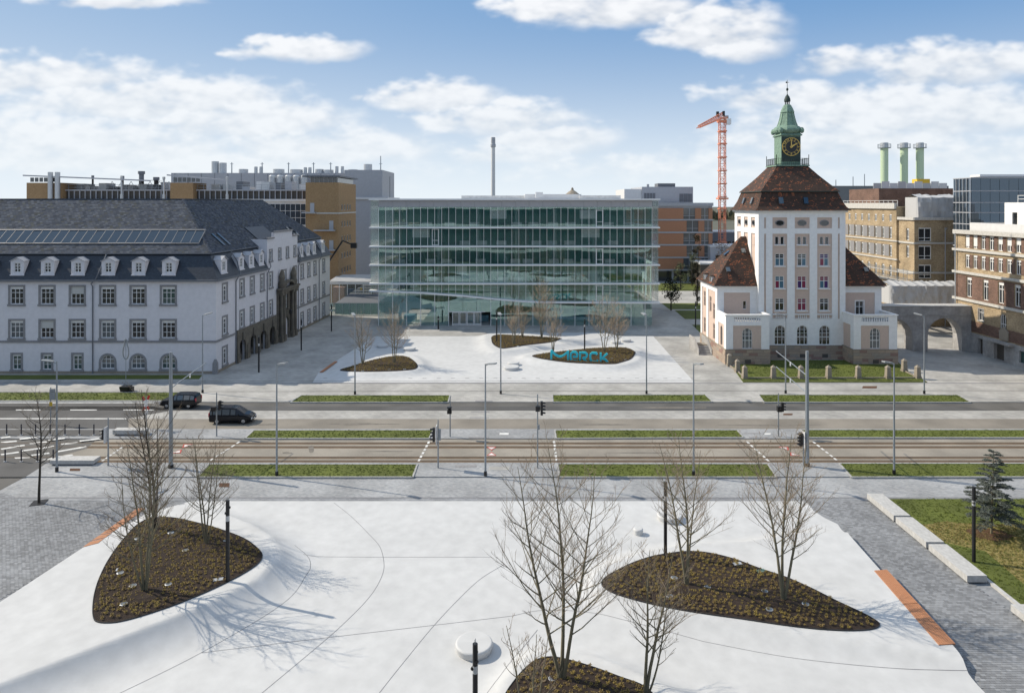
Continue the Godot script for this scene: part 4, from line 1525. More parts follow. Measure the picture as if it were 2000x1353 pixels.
	for s in [5.95, 9.0, 12.5, 15.95, 19.1]:
		var pl := MB.new()
		pl.box(Vector3(s - 0.42, 0, 0.21), Vector3(s + 0.42, 1.0, 0.36))
		pl.box(Vector3(s - 0.34, 1.0, 0.21), Vector3(s + 0.34, 2.1, 0.31))
		part(arc, "pier", pl, M.stone_portal)
	# baroque portal: paired pilasters, broken pediment, tall door
	var po := Node3D.new()
	po.name = "portal"
	po.transform = SD
	t.add_child(po)
	var pb := MB.new()
	wall_into(pb, 19.6, 26.4, 0, 8.6, [[21.75, 24.05, 0.05, 3.7, true], [22.2, 23.6, 5.0, 7.35]], 0.5, 0.35)
	pb.quad(Vector3(19.6, 0, 0), Vector3(19.6, 0, 0.35), Vector3(19.6, 8.6, 0.35), Vector3(19.6, 8.6, 0))
	pb.quad(Vector3(26.4, 0, 0.35), Vector3(26.4, 0, 0), Vector3(26.4, 8.6, 0), Vector3(26.4, 8.6, 0.35))
	part(po, "facing", pb, M.stone_portal)
	for s in [20.05, 21.15, 24.65, 25.85]:
		var cl := MB.new()
		cl.box(Vector3(s - 0.36, 0, 0.35), Vector3(s + 0.36, 1.1, 0.95))
		var colp := []
		for k in 9:
			var y := 1.1 + 6.4 * k / 8.0
			colp.append(Vector2(0.30 - 0.05 * k / 8.0, y))
		cl.lathe(colp, 12, Vector3(s, 0, 0.64))
		cl.box(Vector3(s - 0.38, 7.5, 0.3), Vector3(s + 0.38, 7.95, 1.0))
		part(po, "column", cl, M.stone_portal)
	var en := MB.new()
	en.box(Vector3(19.4, 7.95, 0.3), Vector3(26.6, 8.35, 1.05))
	en.box(Vector3(19.2, 8.35, 0.25), Vector3(26.8, 8.62, 1.2))
	for k in 10:
		var a0 := PI * k / 10.0
		var a1 := PI * (k + 1) / 10.0
		en.bar(Vector3(22.9 + cos(a0) * 2.1, 8.6 + sin(a0) * 0.95, 0.7), Vector3(22.9 + cos(a1) * 2.1, 8.6 + sin(a1) * 0.95, 0.7), 0.5, 0.35)
	part(po, "pediment", en, M.stone_portal)
	for s in [20.5, 25.4]:
		var st := MB.new()
		st.lathe([Vector2(0.55, 8.6), Vector2(0.6, 9.3), Vector2(0.42, 9.9), Vector2(0.5, 10.4), Vector2(0.34, 11.0), Vector2(0.2, 11.5), Vector2(0.01, 11.6)], 10, Vector3(s, 0, 0.55))
		part(po, "finial", st, M.stone_portal)
	bx(po, "door", Vector3(22.9, 1.8, -0.1), Vector3(2.2, 3.5, 0.1), M.core_dark)
	var pw := mi(po, "window", frame_mesh(1.3, 2.2, [[0.5, 0.1]], [[0.33, 0.06], [0.66, 0.06]]).mesh(), M.window_white, Vector3(22.9, 5.07, 0.25))
	mi(pw, "pane", pane_mesh(1.3, 2.2).mesh(), M.pane_dark)
	var lamp := MB.new()
	lamp.lathe([Vector2(0.05, 4.0), Vector2(0.22, 4.2), Vector2(0.26, 4.7), Vector2(0.05, 4.95)], 8, Vector3(22.9, 0, 1.0))
	lamp.bar(Vector3(22.9, 4.9, 0.35), Vector3(22.9, 4.9, 1.0), 0.06)
	part(po, "lantern", lamp, M.black_paint)
	# roof: steep dark skirt, then the slate hips
	var sk := 15.54
	var rg := 22.7
	var ins := 1.6
	var A := func(x: float, y: float, z: float) -> Vector3: return Vector3(x, y, z)
	var sx := func(s: float, y: float, inn: float) -> Vector3: return SD * Vector3(s, y, -inn)
	var far_s := 46.2
	var ro := MB.new()
	# skirt front and side; the eave stands out a little
	var e0 := Vector3(-long, eave, 0.30)
	var ec := Vector3(0.30, eave, 0.30)
	var k0 := Vector3(-long, sk, -ins)
	var kc: Vector3 = sx.call(ins, sk, ins)
	ro.quad(e0, ec, kc, k0)
	var ef: Vector3 = sx.call(far_s, eave, -0.30)
	var kf: Vector3 = sx.call(far_s - ins, sk, ins)
	var e1: Vector3 = sx.call(16.0, eave, -0.30); var k1: Vector3 = sx.call(16.0, sk, ins)
	var e2: Vector3 = sx.call(28.6, eave, -0.30); var k2: Vector3 = sx.call(28.6, sk, ins)
	ro.quad(ec, e1, k1, kc)
	var r2 := MB.new()
	r2.quad(e2, ef, kf, k2)
	var eb: Vector3 = sx.call(far_s, eave, 19.0); var kb: Vector3 = sx.call(far_s - ins, sk, 19.0 - ins)
	r2.quad(ef, eb, kb, kf)
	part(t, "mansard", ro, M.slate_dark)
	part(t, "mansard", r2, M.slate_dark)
	# upper slopes, with a shadow joint under their drip edge
	var up := MB.new()
	var q0 := Vector3(-long, sk, -ins + 0.25)
	var qc: Vector3 = sx.call(ins - 0.25, sk, ins - 0.25)
	var qf: Vector3 = sx.call(far_s - ins + 0.25, sk, ins - 0.25)
	var ra: Vector3 = sx.call(9.4, rg, 9.6)
	var rb: Vector3 = sx.call(far_s - 9.4, rg, 9.6)
	var r0 := Vector3(-long, rg, ra.z)
	up.quad(q0, qc, ra, r0)
	up.quad(qc, qf, rb, ra)
	var qb: Vector3 = sx.call(far_s - ins + 0.25, sk, 19.0)
	up.tri(qf, qb, rb)
	var back := Vector3(-long, sk, -18.5)
	var backc: Vector3 = sx.call(18.5, sk, 18.5)
	up.quad(Vector3(qb.x, qb.y, qb.z), backc, ra, rb)
	up.quad(backc, back, r0, ra)
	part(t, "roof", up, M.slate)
	# walls on the yard side
	var yard := MB.new()
	yard.quad(Vector3(backc.x, 0, backc.z), Vector3(back.x, 0, back.z), back, backc)
	yard.quad(Vector3(qb.x, 0, qb.z), Vector3(backc.x, 0, backc.z), backc, qb)
	yard.quad(Vector3(back.x, 0, back.z), Vector3(-long, 0, 0), Vector3(-long, sk, 0), back)
	yard.tri(back, Vector3(-long, sk, 0), r0)
	yard.quad(Vector3(qf.x, 0, qf.z), Vector3(qb.x, 0, qb.z), qb, qf)
	part(t, "wall", yard, M.render_white)
	for seg in [[q0, qc], [qc, qf]]:
		var dr := MB.new()
		dr.bar(seg[0] + Vector3(0, -0.06, 0), seg[1] + Vector3(0, -0.06, 0), 0.16, 0.12)
		part(t, "drip_edge", dr, M.cladding_dark)
	for seg in [[r0, ra], [ra, rb], [qc, ra]]:
		var cap := MB.new()
		cap.bar(seg[0], seg[1], 0.28, 0.10)
		part(t, "ridge_cap", cap, M.slate)
	# long band of roof lights on the street slope
	var slope := Basis(Vector3(1, 0, 0), (r0 - q0).normalized(), Vector3(1, 0, 0).cross((r0 - q0).normalized()))
	var len_ := (r0 - q0).length()
	var y0 := len_ * 0.17
	var y1 := len_ * 0.385
	for k in 36:
		var x := -4.05 - k * 1.225
		var roof_light := MeshInstance3D.new()
		roof_light.name = "roof_light"
		roof_light.mesh = box_mesh(Vector3(1.15, y1 - y0, 0.06))
		roof_light.material_override = M.pane_sky
		roof_light.transform = Transform3D(slope, q0 + Vector3(long + x, 0, 0) + slope.y * (y0 + y1) * 0.5 + slope.z * 0.10)
		roof_light.rotate_object_local(Vector3(1, 0, 0), rng.randf_range(-0.025, 0.025))
		t.add_child(roof_light, true)
		if x < -long + 2.0:
			break
	var rl := MB.new()
	rl.xf = Transform3D(slope, q0 + Vector3(long, 0, 0))
	rl.box(Vector3(-long, y1, 0), Vector3(-3.4, y1 + 0.18, 0.2))
	rl.box(Vector3(-long, y0 - 0.16, 0), Vector3(-3.4, y0, 0.12))
	for k in 36:
		var x := -4.05 - k * 1.225 + 0.6125
		if x > -long:
			rl.box(Vector3(x - 0.035, y0, 0), Vector3(x + 0.035, y1, 0.15))
	part(t, "roof_light_frame", rl, M.cladding_dark)
	# roof lights and a flat panel on the side slope
	var sdir: Vector3 = (rb - qf) - ax * (rb - qf).dot(ax)
	var sb := Basis(ax, sdir.normalized(), ax.cross(sdir.normalized()))
	for q in [[6.6, 1.0, 3.4], [8.2, 1.0, 3.4], [33.5, 1.0, 3.4], [35.0, 1.0, 3.4]]:
		var o := MeshInstance3D.new()
		o.name = "roof_light"
		o.mesh = box_mesh(Vector3(0.55, q[2] - q[1], 0.08))
		o.material_override = M.pane_sky
		o.transform = Transform3D(sb, sx.call(q[0], sk, ins - 0.25) + sb.y * (q[1] + q[2]) * 0.5 + sb.z * 0.1)
		t.add_child(o, true)
	var dp := MeshInstance3D.new()
	dp.name = "roof_panel"
	dp.mesh = box_mesh(Vector3(7.0, 2.9, 0.08))
	dp.material_override = M.slate_dark
	dp.transform = Transform3D(sb, sx.call(21.5, sk, ins - 0.25) + sb.y * 2.7 + sb.z * 0.08)
	t.add_child(dp)
	# dormers
	for i in xs.size():
		dormer(t, FR, xs[i], 12.85)
	for s in near + far:
		dormer(t, SD, s, 12.85)
	# downpipes
	for q in [[FR, (181.0 - 421.0) / px_m, eave], [SD, 5.45, eave], [SD, 15.85, eave], [SD, 28.75, eave], [SD, 39.4, eave]]:
		var dpipe := MB.new()
		dpipe.tube([Vector3(q[1], 0.1, 0.12), Vector3(q[1], q[2] - 0.7, 0.12), Vector3(q[1] - 0.1, q[2] - 0.4, 0.3), Vector3(q[1] + 0.6, q[2] + 0.3, 0.42), Vector3(q[1] + 1.0, q[2] + 2.0, -0.2), Vector3(q[1] + 1.05, q[2] + 3.3, -1.1)], [0.07, 0.07, 0.07, 0.07, 0.07, 0.07], 7)
		put(t, "downpipe", dpipe, M.cladding_dark, q[0])

func band(parent: Node, called: String, frame: Transform3D, x0: float, x1: float, y0: float, y1: float, proud: float, m: Material) -> MeshInstance3D:
	var b := MB.new()
	b.box(Vector3(x0, y0, -0.05), Vector3(x1, y1, proud))
	return put(parent, called, b, m, frame)

func dormer(parent: Node, frame: Transform3D, x: float, y: float) -> void:
	if not mesh_cache.has("dormer"):
		var b := MB.new()
		var w := 0.86
		# front with opening, sloping cheeks, small gable
		wall_into(b, -w, w, 0, 1.75, [[-0.43, 0.43, 0.30, 1.55]], 0.2)
		b.tri(Vector3(-w, 1.75, 0), Vector3(w, 1.75, 0), Vector3(0, 2.2, 0))
		b.quad(Vector3(-w, 0, -0.1), Vector3(-w, 0, 0), Vector3(-w, 1.75, 0), Vector3(-w, 1.75, -1.1))
		b.quad(Vector3(w, 0, 0), Vector3(w, 0, -0.1), Vector3(w, 1.75, -1.1), Vector3(w, 1.75, 0))
		b.box(Vector3(-w - 0.06, -0.12, -0.1), Vector3(w + 0.06, 0.0, 0.12))
		var r := MB.new()
		r.quad(Vector3(-w - 0.1, 1.76, -1.2), Vector3(-w - 0.1, 1.76, 0.15), Vector3(0, 2.28, 0.15), Vector3(0, 2.28, -1.5))
		r.quad(Vector3(w + 0.1, 1.76, 0.15), Vector3(w + 0.1, 1.76, -1.2), Vector3(0, 2.28, -1.5), Vector3(0, 2.28, 0.15))
		r.quad(Vector3(-w - 0.1, 1.68, 0.15), Vector3(0, 2.2, 0.15), Vector3(0, 2.28, 0.15), Vector3(-w - 0.1, 1.76, 0.15))
		r.quad(Vector3(0, 2.2, 0.15), Vector3(w + 0.1, 1.68, 0.15), Vector3(w + 0.1, 1.76, 0.15), Vector3(0, 2.28, 0.15))
		mesh_cache["dormer"] = [b.mesh(), r.mesh()]
	var o := mi(parent, "dormer", mesh_cache["dormer"][0], M.render_white)
	o.transform = frame * Transform3D(Basis.IDENTITY, Vector3(x, y, -0.10))
	mi(o, "gable_roof", mesh_cache["dormer"][1], M.cladding)
	if not mesh_cache.has("of_dormer"):
		var st: Dictionary = styles["of_dormer"]
		mesh_cache["of_dormer"] = {"frame": frame_mesh(st.w, st.h, st.cols, st.rows, false, -0.14, 0.09).mesh(), "pane": pane_mesh(st.w, st.h, false, -0.15).mesh()}
	mi(o, "frame", mesh_cache["of_dormer"].frame, M.window_white, Vector3(0, 0.3, 0))
	mi(o, "pane", mesh_cache["of_dormer"].pane, M.pane_dark, Vector3(0, 0.3, 0))

# ---------------------------------------------------------------- the glass hall
func build_glass_hall() -> void:
	var d0 := 122.7
	var t := thing("glass_hall", "six-storey glass office hall with white slab edges and a sloping entrance slab", "building", Vector3(0, 0.08, -d0))
	var xl := -24.0
	var xr := 25.2
	var xo0 := -25.6
	var xo1 := 26.5
	var depth := 30.0
	var lv := [4.2, 7.6, 10.95, 14.27, 17.65]
	# floor slabs: pale edge in front of the glass, deck inside
	for i in lv.size():
		var y: float = lv[i]
		if i == 0:
			var b := MB.new()
			# the entrance slab climbs towards the far corner
			var pts := [[xo0, 6.35], [-16.0, 5.95], [-9.0, 5.45], [-3.0, 4.85], [2.0, 4.45], [6.0, 4.25], [xo1, 4.2]]
			for k in pts.size() - 1:
				var a: Array = pts[k]
				var c: Array = pts[k + 1]
				var poly := PackedVector2Array([Vector2(a[0], a[1] - 0.12), Vector2(c[0], c[1] - 0.12), Vector2(c[0], c[1] + 0.14), Vector2(a[0], a[1] + 0.14)])
				b.plate(poly, -0.9, 0.75)
			part(t, "entrance_slab", b, M.white_paint)
			bx(t, "floor_deck", Vector3((xl + xr) * 0.5 + 6.0, y - 0.05, -depth * 0.5 - 0.5), Vector3(xr - xl - 13.0, 0.3, depth - 1.4), M.floor_slab)
			continue
		bx(t, "slab_edge", Vector3((xo0 + xo1) * 0.5, y, 0.15), Vector3(xo1 - xo0, 0.24, 1.2), M.white_paint)
		bx(t, "slab_edge", Vector3(xo0 + 0.8, y, -depth * 0.5), Vector3(1.6, 0.24, depth - 0.9), M.aluminium)
		bx(t, "slab_edge", Vector3(xo1 - 0.65, y, -depth * 0.5), Vector3(1.3, 0.24, depth - 0.9), M.aluminium)
		bx(t, "floor_deck", Vector3((xl + xr) * 0.5, y, -depth * 0.5 - 0.45), Vector3(xr - xl - 0.02, 0.32, depth - 0.9), M.floor_slab)
		bx(t, "carpet", Vector3((xl + xr) * 0.5, y + 0.17, -depth * 0.5 - 0.6), Vector3(xr - xl - 0.3, 0.012, depth - 1.6), M.carpet)
	bx(t, "ground_floor", Vector3((xl + xr) * 0.5, 0.03, -depth * 0.5), Vector3(xr - xl, 0.06, depth), M.desk)
	# roof: thin white slab over a grey fascia
	bx(t, "roof_slab", Vector3((xo0 + xo1) * 0.5, 22.72, -depth * 0.5 + 0.2), Vector3(xo1 - xo0, 0.26, depth + 1.6), M.white_paint)
	var fas := Node3D.new()
	fas.name = "fascia"
	t.add_child(fas)
	for k in 20:
		var w := (xr - xl) / 20.0
		bx(fas, "panel", Vector3(xl + w * (k + 0.5), 21.97, 0.02), Vector3(w - 0.03, 1.22, 0.1), M.cladding)
	# panes and mullions, storey by storey
	var n := 39
	var pw := (xr - xl) / n
	var bands := []
	for i in range(1, 5):
		bands.append([lv[i] + 0.13, (lv[i + 1] - 0.13) if i < 4 else 21.34])
	var doors := [11, 12, 13, 14]
	for q in bands:
		for k in n:
			hall_pane(t, xl + pw * (k + 0.5), q[0], q[1], pw)
		for k in n + 1:
			bx(t, "mullion", Vector3(xl + pw * k, (q[0] + q[1]) * 0.5, 0.05), Vector3(0.055, q[1] - q[0], 0.16), M.white_paint)
	# first storey and hall below follow the sloping slab
	for k in n:
		var xm := xl + pw * (k + 0.5)
		var ys := entrance_y(xm)
		hall_pane(t, xm, ys + 0.15, lv[1] - 0.13, pw)
	for k in n + 1:
		var xm := xl + pw * k
		var ys := entrance_y(xm)
		bx(t, "mullion", Vector3(xm, (ys + 0.15 + lv[1] - 0.13) * 0.5, 0.05), Vector3(0.055, lv[1] - 0.28 - ys, 0.16), M.white_paint)
		if k % 2 == 0 and not (k > 10 and k < 15):
			bx(t, "mullion", Vector3(xm, (ys - 0.14) * 0.5, 0.05), Vector3(0.09, ys - 0.14, 0.16), M.white_paint)
	var k2 := 0
	while k2 < n:
		var wide := 2 if k2 + 1 < n else 1
		var xm := xl + pw * (k2 + wide * 0.5)
		var ys := minf(entrance_y(xm - pw), entrance_y(xm + pw)) - 0.14
		var lo := 0.06
		if k2 >= 10 and k2 < 15:
			lo = 2.5
		hall_pane(t, xm, lo, ys, pw * wide)
		k2 += 2
	# doors in white frames
	for k in 4:
		var xm := xl + pw * (11.0 + k * 1.05)
		var dr := mi(t, "door", frame_mesh(1.22, 2.42, [], [[0.12, 0.1]], false, -0.05, 0.10).mesh(), M.white_paint, Vector3(xm, 0.06, 0.1))
		mi(dr, "pane", pane_mesh(1.0, 2.3, false, -0.03).mesh(), M.glass_clear)
	bx(t, "door_head", Vector3(xl + pw * 12.6, 2.52, 0.06), Vector3(pw * 5.2, 0.1, 0.16), M.white_paint)
	# white framed vents in the glass
	for q in [[31.0, 17.8, 3.0], [31.0, 11.1, 2.75], [31.0, 4.5, 2.8], [7.6, 14.5, 2.9]]:
		mi(t, "vent_frame", frame_mesh(1.2, q[2], [], [[0.3, 0.06]], false, 0.06, 0.09).mesh(), M.white_paint, Vector3(xl + pw * (q[0] + 0.5), q[1], 0.05))
	# end faces: glass skin set out on the slabs, screens of clear sheets
	for side in [-1.0, 1.0]:
		var x := xl if side < 0 else xr
		var xs := xo0 + 0.08 if side < 0 else xo1 - 0.08
		for i in 5:
			var y0: float = lv[i] + 0.13 if i > 0 else 4.4
			if side < 0 and i == 0:
				y0 = 6.5
			var y1: float = lv[i + 1] - 0.13 if i < 4 else 22.58
			for k in 8:
				var z := -0.3 - (k + 0.5) * (depth - 0.8) / 8.0
				mi(t, "end_pane", box_mesh(Vector3(0.03, y1 - y0, (depth - 0.8) / 8.0 - 0.06)), M.glass_hall, Vector3(x, (y0 + y1) * 0.5, z))
				if k < 4:
					mi(t, "screen", box_mesh(Vector3(0.03, y1 - y0, (depth - 0.8) / 8.0 - 0.1)), M.glass_screen, Vector3(xs, (y0 + y1) * 0.5, z))
		mi(t, "end_pane", box_mesh(Vector3(0.03, 4.2, depth - 0.4)), M.glass_hall, Vector3(x, 2.15, -depth * 0.5))
		# front return of the screens
		for i in 5:
			var y0: float = lv[i] + 0.13 if i > 0 else (6.5 if side < 0 else 4.4)
			var y1: float = lv[i + 1] - 0.13 if i < 4 else 22.58
			mi(t, "screen", box_mesh(Vector3(absf(x - xs) - 0.2, y1 - y0, 0.025)), M.glass_screen, Vector3((x + xs) * 0.5, (y0 + y1) * 0.5, 0.02))
	# back wall, lift cores, columns and rooms
	var bw := MB.new()
	bw.box(Vector3(xl, 0, -depth - 0.1), Vector3(xr, 22.5, -depth + 0.1))
	part(t, "back_wall", bw, M.core_wall)
	for q in [[-12.0, 6.0, 12.0, 0.0], [8.0, 9.0, 13.0, 0.0], [19.5, 4.5, 9.0, 0.0]]:
		var cb := MB.new()
		cb.box(Vector3(q[0] - q[1] * 0.5, 0.07, -q[2] - 8.0), Vector3(q[0] + q[1] * 0.5, 22.3, -q[2]))
		part(t, "core", cb, M.core_wall)
	for i in 7:
		for zz in [-2.2, -11.0]:
			var cl := MB.new()
			var x := -20.5 + i * 7.1
			cl.tube([Vector3(x, 0.07, zz), Vector3(x, 22.3, zz)], [0.28, 0.28], 10)
			part(t, "column", cl, M.floor_slab)
	# partitions, blinds and furniture indoors
	for i in range(1, 5):
		var y: float = lv[i] + 0.18
		var x := xl + 2.0
		while x < xr - 3.0:
			var w := rng.randf_range(2.0, 5.0)
			var kind := rng.randf()
			if kind < 0.30:
				bx(t, "partition", Vector3(x + w * 0.5, y + 1.35, -rng.randf_range(3.5, 7.0)), Vector3(w, 2.7, 0.1), M.core_wall if rng.randf() < 0.5 else M.core_dark)
			elif kind < 0.38:
				bx(t, "blind", Vector3(x + w * 0.5, y + 2.2, -0.35), Vector3(w * 0.8, 1.6, 0.03), M.curtain_pale)
			elif kind < 0.85:
				bx(t, "desk", Vector3(x + w * 0.5, y + 0.37, -1.6), Vector3(minf(w, 1.8), 0.74, 0.8), M.desk)
			x += w
	for q in [[-19.0, 1.2, 0.9, 2.2], [-6.5, 1.1, 3.0, 1.5], [13.0, 1.3, 4.0, 0.9]]:
		bx(t, "counter", Vector3(q[0], q[1] * 0.5 + 0.07, -5.0), Vector3(q[2] + 1.2, q[1], q[3]), M.curtain_blue)
	bx(t, "lobby_wall", Vector3(14.0, 1.75, -2.6), Vector3(17.0, 2.1, 0.15), M.lobby)
	# roof plant
	bx(t, "roof_plant", Vector3(-3.0, 23.2, -16.0), Vector3(14.0, 0.7, 8.0), M.roof_white)
	bx(t, "roof_plant", Vector3(8.0, 23.35, -14.0), Vector3(11.0, 0.9, 8.0), M.cladding_pale)
	bx(t, "vent_box", Vector3(5.2, 23.6, -8.0), Vector3(1.4, 1.1, 1.4), M.cladding_pale)
	bx(t, "roof_plant", Vector3(17.0, 23.2, -12.0), Vector3(8.0, 0.7, 6.0), M.roof_white)

func hall_pane(t: Node, x: float, y0: float, y1: float, w: float) -> void:
	var size := Vector3(w - 0.075, y1 - y0, 0.0).snapped(Vector3.ONE * 0.001)
	if not mesh_cache.has(size):
		# a double-glazed unit: two sheets with an air gap
		var b := MB.new()
		b.cbox(Vector3(0, 0, 0.012), Vector3(size.x, size.y, 0.010))
		var c := MB.new()
		c.cbox(Vector3(0, 0, -0.012), Vector3(size.x, size.y, 0.006))
		mesh_cache[size] = [b.mesh(), c.mesh()]
	var o := mi(t, "pane", mesh_cache[size][0], M.glass_coated, Vector3(x, (y0 + y1) * 0.5, 0.0))
	mi(o, "inner_sheet", mesh_cache[size][1], M.glass_hall)
	# sheets never hang perfectly true
	o.rotation = Vector3(sin(x * 0.31 + y0) * 0.0016 + rng.randf_range(-0.0006, 0.0006), sin(x * 0.23 + y0 * 2.0) * 0.0025, 0)

func entrance_y(x: float) -> float:
	var pts := [[-26.0, 6.36], [-16.0, 5.95], [-9.0, 5.45], [-3.0, 4.85], [2.0, 4.45], [6.0, 4.25], [30.0, 4.2]]
	for k in pts.size() - 1:
		if x <= pts[k + 1][0]:
			return lerpf(pts[k][1], pts[k + 1][1], clampf((x - pts[k][0]) / (pts[k + 1][0] - pts[k][0]), 0.0, 1.0))
	return 4.2

# ---------------------------------------------------------------- the clock tower house
func build_clock_tower() -> void:
	var cx := 40.9
	var t := thing("clock_tower_house", "white and beige tower house with brown tiled roofs and green copper clock lantern", "building", Vector3(cx, 0.08, -96.15))
	var WH: Material = M.render_tower
	var BE: Material = M.render_beige
	style("tw_arch", 1.55, 2.75, [[0.30, 0.07], [0.70, 0.07]], [[0.40, 0.09], [0.60, 0.04], [0.78, 0.04]], true, 0.0, "", "window_white", -0.18, 0.08)
	style("tw_mid", 1.28, 1.75, [[0.5, 0.08]], [[0.62, 0.09], [0.80, 0.04]], false, 0.0, "", "window_white", -0.14, 0.09)
	style("tw_slit", 0.52, 1.15, [], [], false, 0.0, "", "window_white", -0.14, 0.06)
	style("tw_wing", 1.40, 2.85, [[0.30, 0.07], [0.70, 0.07]], [[0.40, 0.09], [0.60, 0.04], [0.78, 0.04]], true, 0.0, "", "window_white", -0.18, 0.08)
	style("tw_door", 1.15, 2.35, [[0.5, 0.08]], [[0.65, 0.08]], false, 0.12, "render_tower", "window_white", -0.14, 0.08)
	style("tw_side", 1.0, 2.3, [[0.5, 0.07]], [[0.65, 0.07]], false, 0.0, "", "render_beige", -0.12, 0.08)
	var hw := 6.13
	var dp := 10.3
	var FR := Transform3D.IDENTITY
	# main shaft: the white skeleton in front of beige fields
	var cols := [[-4.16, -2.07], [-1.02, 1.10], [2.15, 4.26]]
	var mids := [-3.1, 0.05, 3.2]
	var field_lo := 5.7
	var field_hi := 17.7
	var ov_lo := 18.45
	var ov_hi := 20.0
	var wm := MB.new()
	var holes := []
	for c in cols:
		holes.append([c[0], c[1], field_lo, field_hi])
		holes.append([c[0], c[1], ov_lo, ov_hi])
	for m in mids:
		holes.append(hole("tw_arch", m, 2.05))
	for s in [-5.2, 5.2]:
		holes.append([s - 0.14, s + 0.14, 5.7, 17.7])
		holes.append([s - 0.14, s + 0.14, ov_lo, ov_hi])
	wall_into(wm, -hw, hw, 1.9, 20.9, holes, 0.16)
	# left, right and back faces; the sides have blind fields too
	var LS := Transform3D(Basis(Vector3(0, 0, 1), Vector3.UP, Vector3(-1, 0, 0)), Vector3(-hw, 0, -dp))
	var RS := Transform3D(Basis(Vector3(0, 0, -1), Vector3.UP, Vector3(1, 0, 0)), Vector3(hw, 0, 0))
	put(t, "wall", wm, WH, FR)
	var side_cols := [[1.2, 2.9], [4.2, 5.9], [7.2, 8.9]]
	for fr in [LS, RS]:
		var sm := MB.new()
		var shl := []
		for c in side_cols:
			shl.append([c[0], c[1], 10.0, field_hi])
			shl.append([c[0], c[1], ov_lo, ov_hi])
		wall_into(sm, 0, dp, 1.9, 20.9, shl, 0.14)
		put(t, "wall", sm, WH, fr)
		for c in side_cols:
			field(t, fr, c[0], c[1], 10.0, field_hi, -0.14, [])
			field(t, fr, c[0], c[1], ov_lo, ov_hi, -0.14, [])
			oval(t, fr, (c[0] + c[1]) * 0.5, 19.2, -0.12)
			var tw_b := MB.new()
			tw_b.box(Vector3((c[0] + c[1]) * 0.5 - 0.55, 16.0, -0.13), Vector3((c[0] + c[1]) * 0.5 + 0.55, 17.2, -0.06))
			put(t, "blind_window", tw_b, BE, fr)
	var bk := MB.new()
	bk.quad(Vector3(hw, 0, -dp), Vector3(-hw, 0, -dp), Vector3(-hw, 20.9, -dp), Vector3(hw, 20.9, -dp))
	part(t, "wall", bk, WH)
	for i in 3:
		var c: Array = cols[i]
		var m: float = mids[i]
		var hs := [hole("tw_mid", m, 6.85), hole("tw_mid", m, 9.98), hole("tw_mid", m, 13.15), hole("tw_slit", m - 0.38, 16.15), hole("tw_slit", m + 0.38, 16.15)]
		field(t, FR, c[0], c[1], field_lo, field_hi, -0.15, hs)
		field(t, FR, c[0], c[1], ov_lo, ov_hi, -0.15, [])
		oval(t, FR, m, 19.22, -0.13)
		var inner := Transform3D(Basis.IDENTITY, Vector3(0, 0, -0.15))
		window(t, "tw_mid", inner, m, 6.85, "pane_dark" if i != 1 else "pane_pink")
		for q in [[9.98, ["pane_pink", "pane_blue", "pane_blue"], ["pane_violet", "pane_pink", "pane_pink"], ["pane_blue", "pane_violet", "pane_pink"]], [13.15, ["pane_blue", "pane_blue", "pane_dark"], ["pane_dark", "pane_blue", "pane_dark"], ["pane_pink", "pane_blue", "pane_violet"]]]:
			var wn := window(t, "tw_mid", inner, m, q[0])
			var hues: Array = q[1 + i]
			bx(wn, "stained_pane", Vector3(-0.3, 0.57, -0.138), Vector3(0.5, 0.95, 0.012), M[hues[0]])
			bx(wn, "stained_pane", Vector3(0.3, 0.57, -0.138), Vector3(0.5, 0.95, 0.012), M[hues[1]])
			bx(wn, "stained_pane", Vector3(0, 1.38, -0.138), Vector3(1.1, 0.56, 0.012), M[hues[2]])
		window(t, "tw_slit", inner, m - 0.38, 16.15)
		window(t, "tw_slit", inner, m + 0.38, 16.15)
		for y in [6.85, 9.98, 13.15, 16.15]:
			bx(t, "sill", Vector3(m, y - 0.06, -0.05), Vector3(1.6, 0.12, 0.22), WH)
		window(t, "tw_arch", FR, m, 2.05, "pane_dark")
		# little balustrade under each field
		var bl := MB.new()
		bl.box(Vector3(c[0] + 0.02, 6.28, -0.12), Vector3(c[1] - 0.02, 6.42, 0.10))
		bl.box(Vector3(c[0] + 0.02, 5.72, -0.12), Vector3(c[1] - 0.02, 5.80, 0.08))
		for k in 5:
			var x := m - 0.55 + k * 0.275
			bl.lathe([Vector2(0.05, 5.8), Vector2(0.09, 5.95), Vector2(0.04, 6.12), Vector2(0.06, 6.28)], 6, Vector3(x, 0, 0.0))
		put(t, "balustrade", bl, WH, FR)
	for s in [-5.2, 5.2]:
		for q in [[5.7, 17.7], [ov_lo, ov_hi]]:
			field(t, FR, s - 0.14, s + 0.14, q[0], q[1], -0.14, [])
	# eaves board and roofs
	bx(t, "cornice", Vector3(0, 20.86, -dp * 0.5), Vector3(2 * hw + 0.5, 0.28, dp + 0.5), WH)
	var mz := -dp * 0.5
	var lower := MB.new()
	var rings := [[6.75, 5.75, 20.98], [6.25, 5.25, 21.5], [5.85, 4.85, 22.3], [5.55, 4.55, 23.2], [5.35, 4.35, 23.75]]
	hip_rings(lower, rings, mz)
	part(t, "roof", lower, M.clay)
	var upper := MB.new()
	hip_rings(upper, [[5.62, 4.62, 23.72], [4.6, 3.75, 24.75], [3.4, 2.8, 26.05], [2.25, 1.85, 27.45]], mz)
	part(t, "roof", upper, M.clay)
	var drip := MB.new()
	drip.box(Vector3(-5.62, 23.62, mz - 4.62), Vector3(5.62, 23.73, mz + 4.62))
	part(t, "drip_edge", drip, M.copper_dark)
